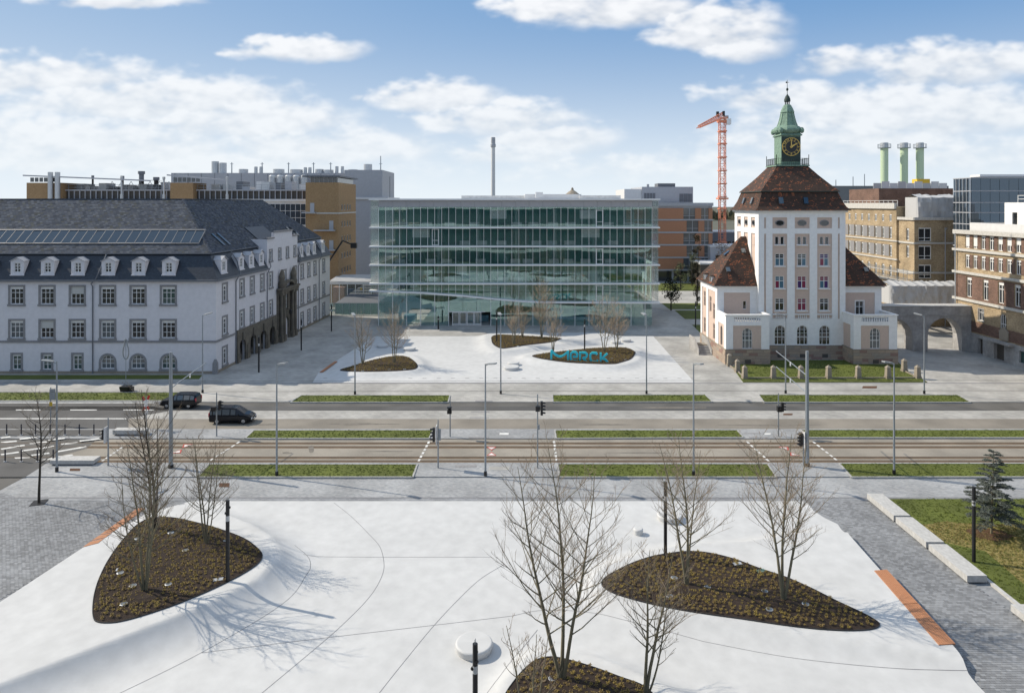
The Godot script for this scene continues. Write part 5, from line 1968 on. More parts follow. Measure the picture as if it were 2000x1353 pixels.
	# small roof hatches
	for q in [[-2.9, 22.35, "pane_grey"], [0.6, 22.35, "pane_sky"]]:
		var hb := bx(t, "roof_hatch", Vector3(q[0], q[1], mz + 4.95), Vector3(0.6, 0.95, 0.35), M[q[2]])
		hb.rotation.x = -0.32
	for zz in [-3.0, -6.5]:
		var hb2 := bx(t, "roof_hatch", Vector3(-5.95, 22.35, zz), Vector3(0.35, 0.95, 0.6), M.pane_grey)
		hb2.rotation.z = -0.32
	# platform with railing
	bx(t, "platform", Vector3(0, 27.5, mz), Vector3(4.9, 0.18, 4.1), M.copper_green)
	for q in [[-2.35, -1.95, 2.35, -1.95], [-2.35, 1.95, 2.35, 1.95], [-2.35, -1.95, -2.35, 1.95], [2.35, -1.95, 2.35, 1.95]]:
		var rl := MB.new()
		var a := Vector3(q[0], 27.6, mz + q[1])
		var c := Vector3(q[2], 27.6, mz + q[3])
		for y in [0.12, 0.95]:
			rl.bar(a + Vector3(0, y, 0), c + Vector3(0, y, 0), 0.05)
		for k in 16:
			var p := a.lerp(c, k / 15.0)
			rl.bar(p, p + Vector3(0, 1.0 if k % 15 else 1.5, 0), 0.04 if k % 15 else 0.07)
		part(t, "railing", rl, M.copper_dark)
	# clock storey
	var lw := 1.42
	bx(t, "lantern", Vector3(0, 29.75, mz), Vector3(2 * lw, 4.35, 2 * lw - 0.15), M.copper_green)
	bx(t, "clock_panel", Vector3(0, 29.95, mz + lw - 0.05), Vector3(2 * lw - 0.12, 3.6, 0.08), M.copper_dark)
	clock(t, Transform3D(Basis.IDENTITY, Vector3(0, 30.28, mz + lw + 0.02)))
	# bell-shaped copper cap, eight-sided
	var cap := MB.new()
	cap.lathe([Vector2(2.15, 31.9), Vector2(2.28, 31.98), Vector2(2.05, 32.2), Vector2(1.85, 32.35)], 4, Vector3(0, 0, mz), true, PI * 0.25)
	part(t, "cornice", cap, M.copper_green)
	var dome := MB.new()
	dome.lathe([Vector2(1.7, 32.3), Vector2(1.95, 32.5), Vector2(2.08, 32.75), Vector2(2.02, 33.0), Vector2(1.75, 33.3), Vector2(1.42, 33.48), Vector2(1.24, 33.9), Vector2(1.10, 34.4), Vector2(0.97, 34.95), Vector2(0.88, 35.4), Vector2(1.0, 35.46), Vector2(0.95, 35.6), Vector2(0.80, 36.0), Vector2(0.60, 36.4), Vector2(0.48, 36.6), Vector2(0.30, 36.66)], 8, Vector3(0, 0, mz), true, PI / 8.0)
	part(t, "dome", dome, M.copper_green)
	for k in 8:
		var an := TAU * k / 8.0 + PI / 8.0
		var e := Vector3(cos(an), 0, sin(an))
		var rb := MB.new()
		rb.tube([Vector3(0, 33.5, mz) + e * 1.40, Vector3(0, 33.9, mz) + e * 1.24, Vector3(0, 34.6, mz) + e * 1.06, Vector3(0, 35.4, mz) + e * 0.90], [0.06, 0.06, 0.05, 0.05], 5)
		part(t, "rib", rb, M.copper_green)
	for s in [-1.0, 1.0]:
		for u in [-1.0, 1.0]:
			var sc := MB.new()
			sc.lathe([Vector2(0.05, 32.25), Vector2(0.30, 32.4), Vector2(0.36, 32.7), Vector2(0.22, 33.05), Vector2(0.02, 33.15)], 8, Vector3(s * 1.55, 0, mz + u * 1.45))
			part(t, "volute", sc, M.copper_green)
	var lan := MB.new()
	for k in 6:
		var an := TAU * k / 6.0
		lan.tube([Vector3(cos(an) * 0.3, 36.6, mz + sin(an) * 0.3), Vector3(cos(an) * 0.3, 37.1, mz + sin(an) * 0.3)], [0.06, 0.06], 5)
	lan.lathe([Vector2(0.44, 37.08), Vector2(0.46, 37.2), Vector2(0.44, 37.45), Vector2(0.32, 37.8), Vector2(0.14, 38.05), Vector2(0.05, 38.2), Vector2(0.045, 38.65), Vector2(0.17, 38.8), Vector2(0.17, 39.0), Vector2(0.04, 39.15), Vector2(0.03, 40.3), Vector2(0.001, 40.35)], 10, Vector3(0, 0, mz))
	part(t, "spire", lan, M.copper_dark)
	var vane := MB.new()
	vane.cbox(Vector3(0, 39.95, mz), Vector3(0.55, 0.05, 0.05))
	vane.lathe([Vector2(0.01, 39.8), Vector2(0.16, 39.95), Vector2(0.01, 40.1)], 6, Vector3(-0.1, 0, mz))
	part(t, "weather_vane", vane, M.copper_dark)
	# stone base
	stone_courses(t, FR, -hw, hw, 0.0, 1.92, 0.10)
	for m in mids:
		bx(t, "cellar_window", Vector3(m, 0.55, 0.12), Vector3(0.8, 0.5, 0.06), M.core_dark)
	# wings, alike on both sides
	for side in [-1.0, 1.0]:
		tower_wing(t, side)

func hip_rings(b: MB, rings: Array, mz: float) -> void:
	for i in rings.size() - 1:
		var a: Array = rings[i]
		var c: Array = rings[i + 1]
		var p := [Vector3(-a[0], a[2], mz + a[1]), Vector3(a[0], a[2], mz + a[1]), Vector3(a[0], a[2], mz - a[1]), Vector3(-a[0], a[2], mz - a[1])]
		var q := [Vector3(-c[0], c[2], mz + c[1]), Vector3(c[0], c[2], mz + c[1]), Vector3(c[0], c[2], mz - c[1]), Vector3(-c[0], c[2], mz - c[1])]
		for k in 4:
			b.quad(p[k], p[(k + 1) % 4], q[(k + 1) % 4], q[k])

func field(t: Node, fr: Transform3D, x0: float, x1: float, y0: float, y1: float, z: float, holes: Array) -> void:
	var b := MB.new()
	wall_into(b, x0, x1, y0, y1, holes, 0.2, z)
	put(t, "field", b, M.render_beige, fr)

func oval(t: Node, fr: Transform3D, x: float, y: float, z: float) -> void:
	if not mesh_cache.has("oval"):
		var a := MB.new()
		var p := PackedVector2Array()
		for k in 20:
			p.append(Vector2(cos(TAU * k / 20.0) * 0.58, sin(TAU * k / 20.0) * 0.36))
		a.plate(p, -0.05, 0.03)
		var f := MB.new()
		for k in 20:
			var a0 := TAU * k / 20.0
			var a1 := TAU * (k + 1) / 20.0
			f.bar(Vector3(cos(a0) * 0.60, sin(a0) * 0.38, 0.03), Vector3(cos(a1) * 0.60, sin(a1) * 0.38, 0.03), 0.10)
		mesh_cache["oval"] = [a.mesh(), f.mesh()]
	var o := mi(t, "oval_window", mesh_cache["oval"][1], M.stone_trim)
	o.transform = fr * Transform3D(Basis.IDENTITY, Vector3(x, y, z))
	mi(o, "pane", mesh_cache["oval"][0], M.pane_dark)

func clock(t: Node, fr: Transform3D) -> void:
	var o := Node3D.new()
	o.name = "clock"
	o.transform = fr
	t.add_child(o, true)
	var disc := MB.new()
	var p := PackedVector2Array()
	for k in 40:
		p.append(Vector2(cos(TAU * k / 40.0), sin(TAU * k / 40.0)) * 1.32)
	disc.plate(p, -0.03, 0.03)
	part(o, "dial", disc, M.black_paint)
	for rr in [[1.30, 0.09], [0.86, 0.035]]:
		var ring := MB.new()
		for k in 40:
			var a0 := TAU * k / 40.0
			var a1 := TAU * (k + 1) / 40.0
			ring.bar(Vector3(cos(a0), sin(a0), 0) * rr[0] + Vector3(0, 0, 0.04), Vector3(cos(a1), sin(a1), 0) * rr[0] + Vector3(0, 0, 0.04), rr[1])
		part(o, "ring", ring, M.gold)
	var font := SystemFont.new()
	font.font_names = PackedStringArray(["Droid Serif"])
	font.font_weight = 700
	for k in range(1, 13):
		var tm := TextMesh.new()
		tm.text = str(k)
		tm.font = font
		tm.font_size = 48
		tm.pixel_size = 0.0088
		tm.depth = 0.03
		var an := PI * 0.5 - TAU * k / 12.0
		var num := mi(o, "numeral", tm, M.gold, Vector3(cos(an), sin(an), 0) * 1.06 + Vector3(0, 0, 0.05))
		num.rotation.z = an - PI * 0.5
	for q in [[0.03, 1.0, 0.10], [-1.02, 0.82, 0.14]]:
		var hand := MB.new()
		var d := Vector3(sin(-q[0]), cos(-q[0]), 0)
		var s = Vector3(d.y, -d.x, 0) * q[2]
		hand.plate(v2([Vector2(-d.x * 0.2 - s.x, -d.y * 0.2 - s.y), Vector2(-d.x * 0.2 + s.x, -d.y * 0.2 + s.y), Vector2(d.x * q[1] + s.x * 0.5, d.y * q[1] + s.y * 0.5), Vector2(d.x * (q[1] + 0.12), d.y * (q[1] + 0.12)), Vector2(d.x * q[1] - s.x * 0.5, d.y * q[1] - s.y * 0.5)]), 0.07, 0.10 + q[2] * 0.1)
		part(o, "hand", hand, M.gold)
	var hub := MB.new()
	hub.lathe([Vector2(0.16, 0.0), Vector2(0.16, 0.06), Vector2(0.01, 0.1)], 10)
	var hn := part(o, "hub", hub, M.gold, Vector3(0, 0, 0.06))
	hn.rotation.x = PI * 0.5

var stone_kinds := ["stone_a", "stone_b", "stone_c", "stone_d", "stone_a", "stone_b"]

# courses of squared stones, each its own piece, with recessed mortar behind
func stone_courses(t: Node, fr: Transform3D, x0: float, x1: float, y0: float, y1: float, proud: float) -> void:
	var back := MB.new()
	back.box(Vector3(x0, y0, -0.2), Vector3(x1, y1, proud - 0.03))
	var o := put(t, "base", back, M.mortar, fr)
	var rows := 5
	var rh := (y1 - y0) / rows
	for r in rows:
		var x := x0
		while x < x1 - 0.05:
			var w := rng.randf_range(0.75, 1.6)
			if x + w > x1 - 0.5:
				w = x1 - x
			var st := mi(o, "stone", box_mesh(Vector3(snappedf(w - 0.025, 0.05), rh - 0.025, 0.08)), M[stone_kinds[rng.randi() % 6]], Vector3(x + w * 0.5, y0 + rh * (r + 0.5), proud - 0.035 + rng.randf_range(-0.008, 0.012)))
			x += w
	band(t, "ledge", fr, x0 - 0.02, x1 + 0.02, y1, y1 + 0.09, proud + 0.04, M.stone_warm)

func tower_wing(t: Node, side: float) -> void:
	var WH: Material = M.render_tower
	# block with roof terrace
	var xi := 5.75 * side           # inner edge
	var xo := 11.7 * side           # outer edge
	var x0 := minf(xi, xo)
	var x1 := maxf(xi, xo)
	var zf := 3.05                  # front of the block, before the shaft
	var FR := Transform3D(Basis.IDENTITY, Vector3(0, 0, zf))
	var LS := Transform3D(Basis(Vector3(0, 0, 1), Vector3.UP, Vector3(-1, 0, 0)), Vector3(x0, 0, -0.9))
	var RS := Transform3D(Basis(Vector3(0, 0, -1), Vector3.UP, Vector3(1, 0, 0)), Vector3(x1, 0, zf))
	var mx := (x0 + x1) * 0.5
	var p0 := x0 + 1.0 if side < 0 else x0 + 1.0
	var p1 := x1 - 1.1
	var top := 6.68
	var b := MB.new()
	wall_into(b, x0, x1, 2.0, top, [[p0, p1, 2.02, 5.3], [p0 + 0.1, p1 - 0.1, 5.85, 6.45]], 0.1)
	put(t, "wall", b, WH, FR)
	field(t, Transform3D(Basis.IDENTITY, Vector3(0, 0, zf - 0.1)), p0, p1, 2.02, 5.3, 0.0, [hole("tw_wing", mx, 2.12)])
	window(t, "tw_wing", Transform3D(Basis.IDENTITY, Vector3(0, 0, zf - 0.1)), mx, 2.12, "pane_grey")
	var bal := MB.new()
	for k in 11:
		var x := lerpf(p0 + 0.3, p1 - 0.3, k / 10.0)
		bal.lathe([Vector2(0.07, 5.86), Vector2(0.12, 6.0), Vector2(0.05, 6.2), Vector2(0.08, 6.44)], 6, Vector3(x, 0, zf - 0.15))
	part(t, "balustrade", bal, WH)
	for fr in [LS, RS]:
		var ln := zf + 0.9
		var sb := MB.new()
		wall_into(sb, 0, ln, 2.0, top, [[0.5, ln - 0.9, 2.02, 5.3]], 0.1)
		put(t, "wall", sb, WH, fr)
		var hs := []
		if (fr == LS) == (side < 0):
			hs = [[1.2, 2.1, 2.2, 4.9, true]]
		field(t, fr, 0.5, ln - 0.9, 2.02, 5.3, -0.1, hs)
		if hs:
			var pn := MB.new()
			pn.box(Vector3(1.2, 2.2, -0.3), Vector3(2.1, 4.9, -0.26))
			put(t, "pane", pn, M.pane_grey, fr)
		stone_courses(t, fr, 0, ln, 0.0, 2.0, 0.10)
	stone_courses(t, FR, x0 - 0.1, x1 + 0.1, 0.0, 2.0, 0.10)
	bx(t, "cellar_window", Vector3(mx, 0.45, zf + 0.12), Vector3(0.8, 0.5, 0.06), M.core_dark)
	# coping and terrace floor
	var cp := MB.new()
	cp.box(Vector3(x0 - 0.12, top, zf - 0.4), Vector3(x1 + 0.12, top + 0.14, zf + 0.14))
	cp.box(Vector3(x0 - 0.12, top, -0.9), Vector3(x0 + 0.3, top + 0.139, zf - 0.4))
	cp.box(Vector3(x1 - 0.3, top, -0.9), Vector3(x1 + 0.12, top + 0.138, zf - 0.4))
	part(t, "coping", cp, WH)
	bx(t, "terrace", Vector3(mx, 5.6, 1.2), Vector3(x1 - x0 - 0.2, 0.1, 3.4), M.roof_felt)
	for q in [x0 + 0.12, x1 - 0.12]:
		var ip := MB.new()
		ip.box(Vector3(q - 0.1, 5.6, -0.85), Vector3(q + 0.1, top, zf - 0.2))
		part(t, "parapet", ip, WH)
	# upper storey behind the terrace
	var ux0 := minf(6.1 * side, 11.7 * side)
	var ux1 := maxf(6.1 * side, 11.7 * side)
	var ud := 8.5
	var UF := Transform3D(Basis.IDENTITY, Vector3(0, 0, -0.9))
	var uy := 10.15
	var f0 := ux0 + (0.95 if side < 0 else 0.2)
	var f1 := ux1 - (0.2 if side < 0 else 0.95)
	if side < 0:
		f1 = ux1 - 0.9
	else:
		f0 = ux0 + 0.0
	var ub := MB.new()
	wall_into(ub, ux0, ux1, 5.6, uy, [[f0 + 0.02, f1, 5.62, 9.3]], 0.1)
	put(t, "wall", ub, WH, UF)
	var wx := f1 - 0.75 if side < 0 else (f0 + f1) * 0.5 + 0.2
	var sty := "tw_slit" if side < 0 else "tw_door"
	var wy := 6.95 if side < 0 else 5.75
	field(t, Transform3D(Basis.IDENTITY, Vector3(0, 0, -1.0)), f0 + 0.02, f1, 5.62, 9.3, 0.0, [hole(sty, wx, wy)])
	window(t, sty, Transform3D(Basis.IDENTITY, Vector3(0, 0, -1.0)), wx, wy)
	# outer side wall
	var outer := Transform3D(Basis(Vector3(0, 0, 1), Vector3.UP, Vector3(-1, 0, 0)), Vector3(ux0, 0, -0.9 - ud)) if side < 0 else Transform3D(Basis(Vector3(0, 0, -1), Vector3.UP, Vector3(1, 0, 0)), Vector3(ux1, 0, -0.9))
	var ob := MB.new()
	var fields := [[0.7, 3.1], [4.0, 7.6]]
	var oh := []
	for q in fields:
		oh.append([q[0], q[1], 2.02, 9.3])
	wall_into(ob, 0, ud, 2.0, uy, oh, 0.1)
	put(t, "wall", ob, WH, outer)
	var inner := outer * Transform3D(Basis.IDENTITY, Vector3(0, 0, -0.1))
	field(t, outer, 0.7, 3.1, 2.02, 9.3, -0.1, [hole("tw_side", 1.9, 6.4), hole("tw_side", 1.9, 2.4)])
	field(t, outer, 4.0, 7.6, 2.02, 9.3, -0.1, [hole("tw_side", 4.9, 6.0), hole("tw_side", 6.7, 5.2), hole("tw_side", 6.7, 2.3)])
	for q in [[1.9, 6.4], [1.9, 2.4], [4.9, 6.0], [6.7, 5.2], [6.7, 2.3]]:
		window(t, "tw_side", inner, q[0], q[1], "pane_grey")
	stone_courses(t, outer, 0, ud, 0.0, 2.0, 0.10)
	var bk := MB.new()
	bk.quad(Vector3(ux1, 0, -0.9 - ud), Vector3(ux0, 0, -0.9 - ud), Vector3(ux0, uy, -0.9 - ud), Vector3(ux1, uy, -0.9 - ud))
	part(t, "wall", bk, WH)
	bx(t, "cornice", Vector3((ux0 + ux1) * 0.5 + 0.15 * side, uy + 0.02, -0.9 - ud * 0.5), Vector3(ux1 - ux0 + 0.3, 0.22, ud + 0.6), WH)
	# half-hipped roof against the shaft, flared at the eaves
	var ex := 12.25 * side
	var tx := 6.13 * side
	var ey := uy + 0.12
	var zf2 := -0.4
	var zb := -0.9 - ud - 0.5
	var mz := (zf2 + zb) * 0.5
	var ap := Vector3(tx, 17.1, mz)
	var ap2 := Vector3(6.9 * side, 17.1, mz)
	var E := [Vector3(tx, ey, zf2), Vector3(ex, ey, zf2), Vector3(ex, ey, zb), Vector3(tx, ey, zb)]
	var B := [Vector3(tx, ey + 1.25, zf2 - 0.75), Vector3(ex - 0.85 * side, ey + 1.25, zf2 - 0.75), Vector3(ex - 0.85 * side, ey + 1.25, zb + 0.75), Vector3(tx, ey + 1.25, zb + 0.75)]
	var r := MB.new()
	var f := func(a: Vector3, b2: Vector3, c: Vector3, d: Vector3) -> void:
		if side < 0:
			r.quad(b2, a, d, c)
		else:
			r.quad(a, b2, c, d)
	f.call(E[0], E[1], B[1], B[0])
	f.call(E[1], E[2], B[2], B[1])
	f.call(E[2], E[3], B[3], B[2])
	f.call(B[0], B[1], ap2, ap)
	f.call(B[2], B[3], ap, ap2)
	if side < 0:
		r.tri(B[2], B[1], ap2)
	else:
		r.tri(B[1], B[2], ap2)
	part(t, "roof", r, M.clay)
	# hatches and small dormers
	for q in [[8.6, 0.62], [10.6, 0.16]]:
		var hh := bx(t, "roof_hatch", B[0].lerp(ap, q[1]) + Vector3((q[0] - 6.13) * side * (1.0 - q[1]), 0.1, 0.12), Vector3(0.55, 0.75, 0.2), M.pane_grey)
		hh.rotation.x = -0.75
	if side < 0:
		for zz in [-3.2, -6.4]:
			var dm := MB.new()
			dm.box(Vector3(-0.5, 0.0, -0.45), Vector3(0.6, 0.85, 0.45))
			var dn := part(t, "dormer", dm, WH, Vector3(ex + 0.75, ey + 0.25, zz))
			bx(dn, "dormer_roof", Vector3(0.1, 0.93, 0), Vector3(1.5, 0.12, 1.2), M.clay)
			bx(dn, "pane", Vector3(-0.51, 0.45, 0), Vector3(0.04, 0.6, 0.6), M.pane_dark)
		var hx := bx(t, "roof_hatch", Vector3(-9.0, 14.6, mz), Vector3(0.2, 1.0, 0.8), M.pane_sky)
		hx.rotation.z = -0.9
		# stair to the side door
		var stp := Node3D.new()
		stp.name = "outer_stair"
		stp.position = Vector3(-11.8, 0, -6.4)
		t.add_child(stp)
		for k in 6:
			bx(stp, "step", Vector3(-1.0, 0.12 + k * 0.17 - 0.085, 3.4 - k * 0.32), Vector3(1.7, 0.17 + 0.0, 0.34 + 0.0), M.concrete_grey)
			bx(stp, "riser_block", Vector3(-1.0, (k * 0.17) * 0.5, 3.4 - k * 0.32 - 0.02), Vector3(1.66, maxf(0.02, k * 0.17 - 0.01), 0.3), M.stone_warm)
		bx(stp, "landing", Vector3(-1.0, 0.53, 0.7), Vector3(1.7, 1.06, 1.6), M.stone_warm)
		for x in [-1.95, -0.08]:
			var rl := MB.new()
			rl.plate(v2([Vector2(-3.6, 0), Vector2(1.6, 0), Vector2(1.6, 2.0), Vector2(-1.4, 2.0), Vector2(-3.6, 0.75)]), -0.06, 0.06)
			var ro := part(stp, "cheek_wall", rl, M.concrete_grey, Vector3(x, 0, 0))
			ro.rotation.y = PI * 0.5

# ---------------------------------------------------------------- concrete gateway with two arches
func build_gateway() -> void:
	var t := thing("arched_gateway", "grey concrete gateway with two wide arches between tower house and brick office", "gateway", Vector3(52.9, 0.08, -101.5))
	var b := MB.new()
	var w := 15.5
	var top := 6.65
	var arches := [[0.9, 6.75, -0.05, 4.95, true], [9.0, 14.1, -0.05, 4.95, true]]
	# front
	var holes := []
	for a in arches:
		holes.append([a[0], a[1], 0.0, a[3], true])
	wall_into(b, 0, w, 0, top, holes, 2.2)
	b.quad(Vector3(w, 0, 0), Vector3(w, 0, -2.2), Vector3(w, top, -2.2), Vector3(w, top, 0))
	b.quad(Vector3(0, 0, -2.2), Vector3(0, 0, 0), Vector3(0, top, 0), Vector3(0, top, -2.2))
	var bb := MB.new()
	wall_into(bb, -w, 0, 0, top, [[-14.1, -9.0, 0.0, 4.95, true], [-6.75, -0.9, 0.0, 4.95, true]], 0.02)
	part(t, "arch_wall", b, M.concrete_grey)
	var o := part(t, "arch_wall", bb, M.concrete_grey, Vector3(0, 0, -2.2))
	o.rotation.y = PI
	bx(t, "coping", Vector3(w * 0.5, top + 0.06, -1.1), Vector3(w + 0.1, 0.12, 2.4), M.concrete_pale)
	bx(t, "string_course", Vector3(w * 0.5, 5.35, 0.03), Vector3(w, 0.10, 0.1), M.concrete_grey)

# ---------------------------------------------------------------- brick offices beyond the gateway
func build_brick_offices() -> void:
	style("br_pair", 0.95, 2.0, [[0.5, 0.14]], [[0.68, 0.09]], false, 0.0, "", "window_white", -0.2, 0.10)
	style("br_tall", 1.15, 3.0, [[0.5, 0.10]], [[0.66, 0.10]], false, 0.0, "", "window_white", -0.22, 0.09)
	style("br_arch", 1.3, 3.6, [[0.33, 0.08], [0.66, 0.08]], [[0.3, 0.08], [0.6, 0.08]], true, 0.0, "", "window_white", -0.2, 0.09)
	style("br_low", 1.1, 1.7, [[0.5, 0.08]], [[0.7, 0.06]], false, 0.1, "concrete_grey", "window_white", -0.18, 0.08)
	style("br_mid", 0.95, 2.2, [[0.5, 0.1]], [[0.3, 0.08]], false, 0.0, "", "window_white", -0.25, 0.09)
	style("br_small", 0.8, 1.35, [[0.5, 0.08]], [[0.6, 0.06]], false, 0.0, "", "window_white", -0.15, 0.08)
	style("br_wide", 2.3, 2.5, [[0.5, 0.12]], [[0.25, 0.1]], false, 0.0, "", "window_white", -0.2, 0.12)
	# --- office on the edge of the square: its long side faces the tower
	var d0 := 105.0
	var t := thing("brick_office", "ochre brick office with bands of white windows and a pale roof storey", "building", Vector3(68.4, 0.08, -d0))
	var FR := Transform3D(Basis(Vector3(0, 0, 1), Vector3.UP, Vector3(-1, 0, 0)), Vector3.ZERO)
	var ln := 40.0
	var top := 17.5
	var rows := [[12.15, 4.3, "br_pair", 2.0], [15.2, 4.3, "br_pair", 1.75]]
	var holes := []
	var wins := []
	var x := 2.6
	var k := 0
	while x < ln - 1.0:
		for y in [12.35, 15.3]:
			holes.append(hole("br_pair", x, y))
			wins.append(["br_pair", x, y, k])
		x += 1.72
		k += 1
	x = 3.0
	k = 0
	while x < ln - 1.0:
		holes.append(hole("br_tall", x, 8.0))
		wins.append(["br_tall", x, 8.0, k])
		if k > 0 and k % 2 == 0:
			holes.append(hole("br_arch", x + 0.4, 3.0))
			wins.append(["br_arch", x + 0.4, 3.0, k])
		x += 3.55 if k < 1 else 3.1
		k += 1
	holes.append(hole("br_low", 5.6, 4.9))
	wins.append(["br_low", 5.6, 4.9, 0])
	put(t, "wall", wall_mesh(0, ln, 2.85, top, holes, 0.3), M.brick_ochre, FR)
	# plum brick panels between the windows
	for y in [[7.75, 11.15], [3.0, 4.55]]:
		var b := MB.new()
		wall_into(b, 0.0, ln, y[0], y[1], holes.filter(func(h): return h[3] > y[0] and h[2] < y[1]).map(func(h): return [h[0] - 0.02, h[1] + 0.02, maxf(h[2], y[0]), minf(h[3], y[1]), false]), 0.04, 0.03)
		put(t, "panel", b, M.brick_plum, FR)
	var xx := 2.6 + 0.86
	while xx < ln - 1.6:
		for y in [[12.35, 14.35], [15.3, 17.3]]:
			var b := MB.new()
			b.box(Vector3(xx - 0.34, y[0], 0.0), Vector3(xx + 0.34, y[1], 0.035))
			put(t, "pier", b, M.brick_plum, FR)
		xx += 1.72
	var shut := [0.85, 0.8, 0.12, 0.1, 0.5, 0.55, 0.45, 0.1, 0.12, 0.4, 0.1]
	for w in wins:
		var bl := 0.14
		if w[0] == "br_pair" and w[2] > 15.0:
			bl = shut[w[3] % shut.size()]
		elif w[0] == "br_arch" or w[0] == "br_low":
			bl = 0.0
		window(t, w[0], FR, w[1], w[2], "pane_dark", bl)
	for y in [7.5, 11.55, 14.95]:
		band(t, "string_course", FR, -0.6, ln, y - 0.16, y + 0.2, 0.28, M.cornice)
	band(t, "cornice", FR, -0.1, ln, top - 0.1, top + 0.5, 0.5, M.cornice)
	# plinth of grey stone with doors
	var pl := MB.new()
	wall_into(pl, 0, ln, 0, 2.85, [[5.0, 6.1, 0.02, 2.3], [8.4, 10.4, 0.02, 2.4], [13.2, 14.3, 0.6, 2.2], [15.2, 16.3, 0.6, 2.2]], 0.5, 0.12)
	put(t, "plinth", pl, M.concrete_grey, FR)
	band(t, "canopy", FR, 7.4, 12.4, 2.55, 2.85, 1.0, M.concrete_grey)
	for q in [[5.55, 1.15, 1.1, 2.3], [9.4, 1.2, 2.0, 2.4]]:
		var db := MB.new()
		db.box(Vector3(q[0] - q[2] * 0.5, 0, -0.4), Vector3(q[0] + q[2] * 0.5, q[3], -0.35))
		put(t, "door", db, M.core_dark, FR)
	for q in [13.75, 15.75]:
		var db := MB.new()
		db.box(Vector3(q - 0.55, 0.6, -0.2), Vector3(q + 0.55, 2.2, -0.15))
		put(t, "window", db, M.pane_teal, FR)
	var em := MB.new()
	em.plate(v2([Vector2(9.6, 3.0), Vector2(11.2, 3.0), Vector2(11.3, 4.2), Vector2(10.4, 4.9), Vector2(9.5, 4.2)]), 0.05, 0.22)
	put(t, "relief", em, M.stone_warm, FR)
	# far end wall, roof and pale roof storey
	var eb := MB.new()
	eb.quad(Vector3(18, 0, 0), Vector3(0, 0, 0), Vector3(0, top, 0), Vector3(18, top, 0))
	eb.quad(Vector3(0, top, ln), Vector3(18, top, ln), Vector3(18, top, 0), Vector3(0, top, 0))
	part(t, "wall", eb, M.brick_ochre)
	var dpp := MB.new()
	dpp.tube([Vector3(-0.25, 0.1, 0.2), Vector3(-0.25, top, 0.2)], [0.09, 0.09], 7)
	part(t, "downpipe", dpp, M.aluminium)
	bx(t, "parapet", Vector3(0.9, top + 1.0, 21.0), Vector3(0.3, 1.2, 38.0), M.cladding_pale)
	bx(t, "parapet", Vector3(8.0, top + 1.0, 2.0), Vector3(14.2, 1.2, 0.3), M.cladding_pale)
	var st := MB.new()
	wall_into(st, 6.0, 40.0, top, top + 4.6, [[7.4, 8.4, top + 1.2, top + 3.2], [9.8, 10.8, top + 1.2, top + 3.2], [13.0, 14.0, top + 1.2, top + 3.2]], 0.2)
	put(t, "roof_storey", st, M.render_tower, FR * Transform3D(Basis.IDENTITY, Vector3(0, 0, -3.2)))
	bx(t, "roof_storey_end", Vector3(10.0, top + 2.3, 5.95), Vector3(13.6, 4.6, 0.1), M.render_tower)
	for q in [7.9, 10.3, 13.5]:
		var wb := MB.new()
		wb.box(Vector3(q - 0.5, top + 1.2, -3.4), Vector3(q + 0.5, top + 3.2, -3.35))
		put(t, "window", wb, M.pane_dark, FR)
	var trl := MB.new()
	for y in [0.5, 1.0]:
		trl.bar(Vector3(3.6, top + 4.6 + y, 8.0), Vector3(3.6, top + 4.6 + y, 30.0), 0.06)
	for z in 12:
		trl.bar(Vector3(3.6, top + 4.6, 8.0 + z * 2.0), Vector3(3.6, top + 5.65, 8.0 + z * 2.0), 0.06)
	part(t, "railing", trl, M.white_paint)

	# --- older brick office under repair, further back
	var t2 := thing("brick_works", "tall sandy brick office under repair with rows of slim recessed windows", "building", Vector3(72.0, 0.08, -122.0))
	var F2 := Transform3D(Basis(Vector3(0, 0, 1), Vector3.UP, Vector3(-1, 0, 0)), Vector3(-0.4, 0, -27.0))
	var h2 := []
	var w2 := []
	for i in 8:
		var x2 := 1.7 + i * 2.62
		for y in [4.2, 8.2, 12.0, 15.4]:
			h2.append(hole("br_mid", x2, y))
			w2.append(["br_mid", x2, y])
		h2.append(hole("br_small", x2, 18.6))
		w2.append(["br_small", x2, 18.6])
	put(t2, "wall", wall_mesh(0, 22.0, 0, 21.4, h2, 0.4), M.brick_ochre, F2)
	for w in w2:
		window(t2, w[0], F2, w[1], w[2], "pane_grey", 0.12)
	for y in [15.0, 11.55, 7.6]:
		band(t2, "string_course", F2, 0, 22.4, y - 0.12, y + 0.12, 0.2, M.cornice)
	for i in 7:
		for y in [12.0, 15.4]:
			var pb := MB.new()
			pb.box(Vector3(1.7 + i * 2.62 + 0.5, y, 0), Vector3(1.7 + (i + 1) * 2.62 - 0.5, y + 2.2, 0.04))
			put(t2, "pier", pb, M.stone_trim, F2)
	band(t2, "cornice", F2, -0.2, 22.0, 21.0, 22.1, 0.4, M.cornice)
	var top2 := MB.new()
	top2.quad(Vector3(-0.4, 21.4, -5.0), Vector3(24, 21.4, -5.0), Vector3(24, 21.4, -27), Vector3(-0.4, 21.4, -27))
	top2.quad(Vector3(-0.4, 0, -5.0), Vector3(24, 0, -5.0), Vector3(24, 21.4, -5.0), Vector3(-0.4, 21.4, -5.0))
	part(t2, "roof_deck", top2, M.brick_ochre)
	# nearer stair block: lit side and shaded front
	var F3 := Transform3D(Basis(Vector3(0, 0, 1), Vector3.UP, Vector3(-1, 0, 0)), Vector3(0, 0, -5.0))
	var hs := [hole("br_mid", 2.9, 15.3), hole("br_mid", 2.9, 12.2)]
	put(t2, "wall", wall_mesh(0, 5.0, 0, 19.1, hs, 0.3), M.brick_ochre, F3)
	for y in [15.3, 12.2]:
		window(t2, "br_mid", F3, 2.9, y, "pane_dark", 0.12)
	var F4 := Transform3D.IDENTITY
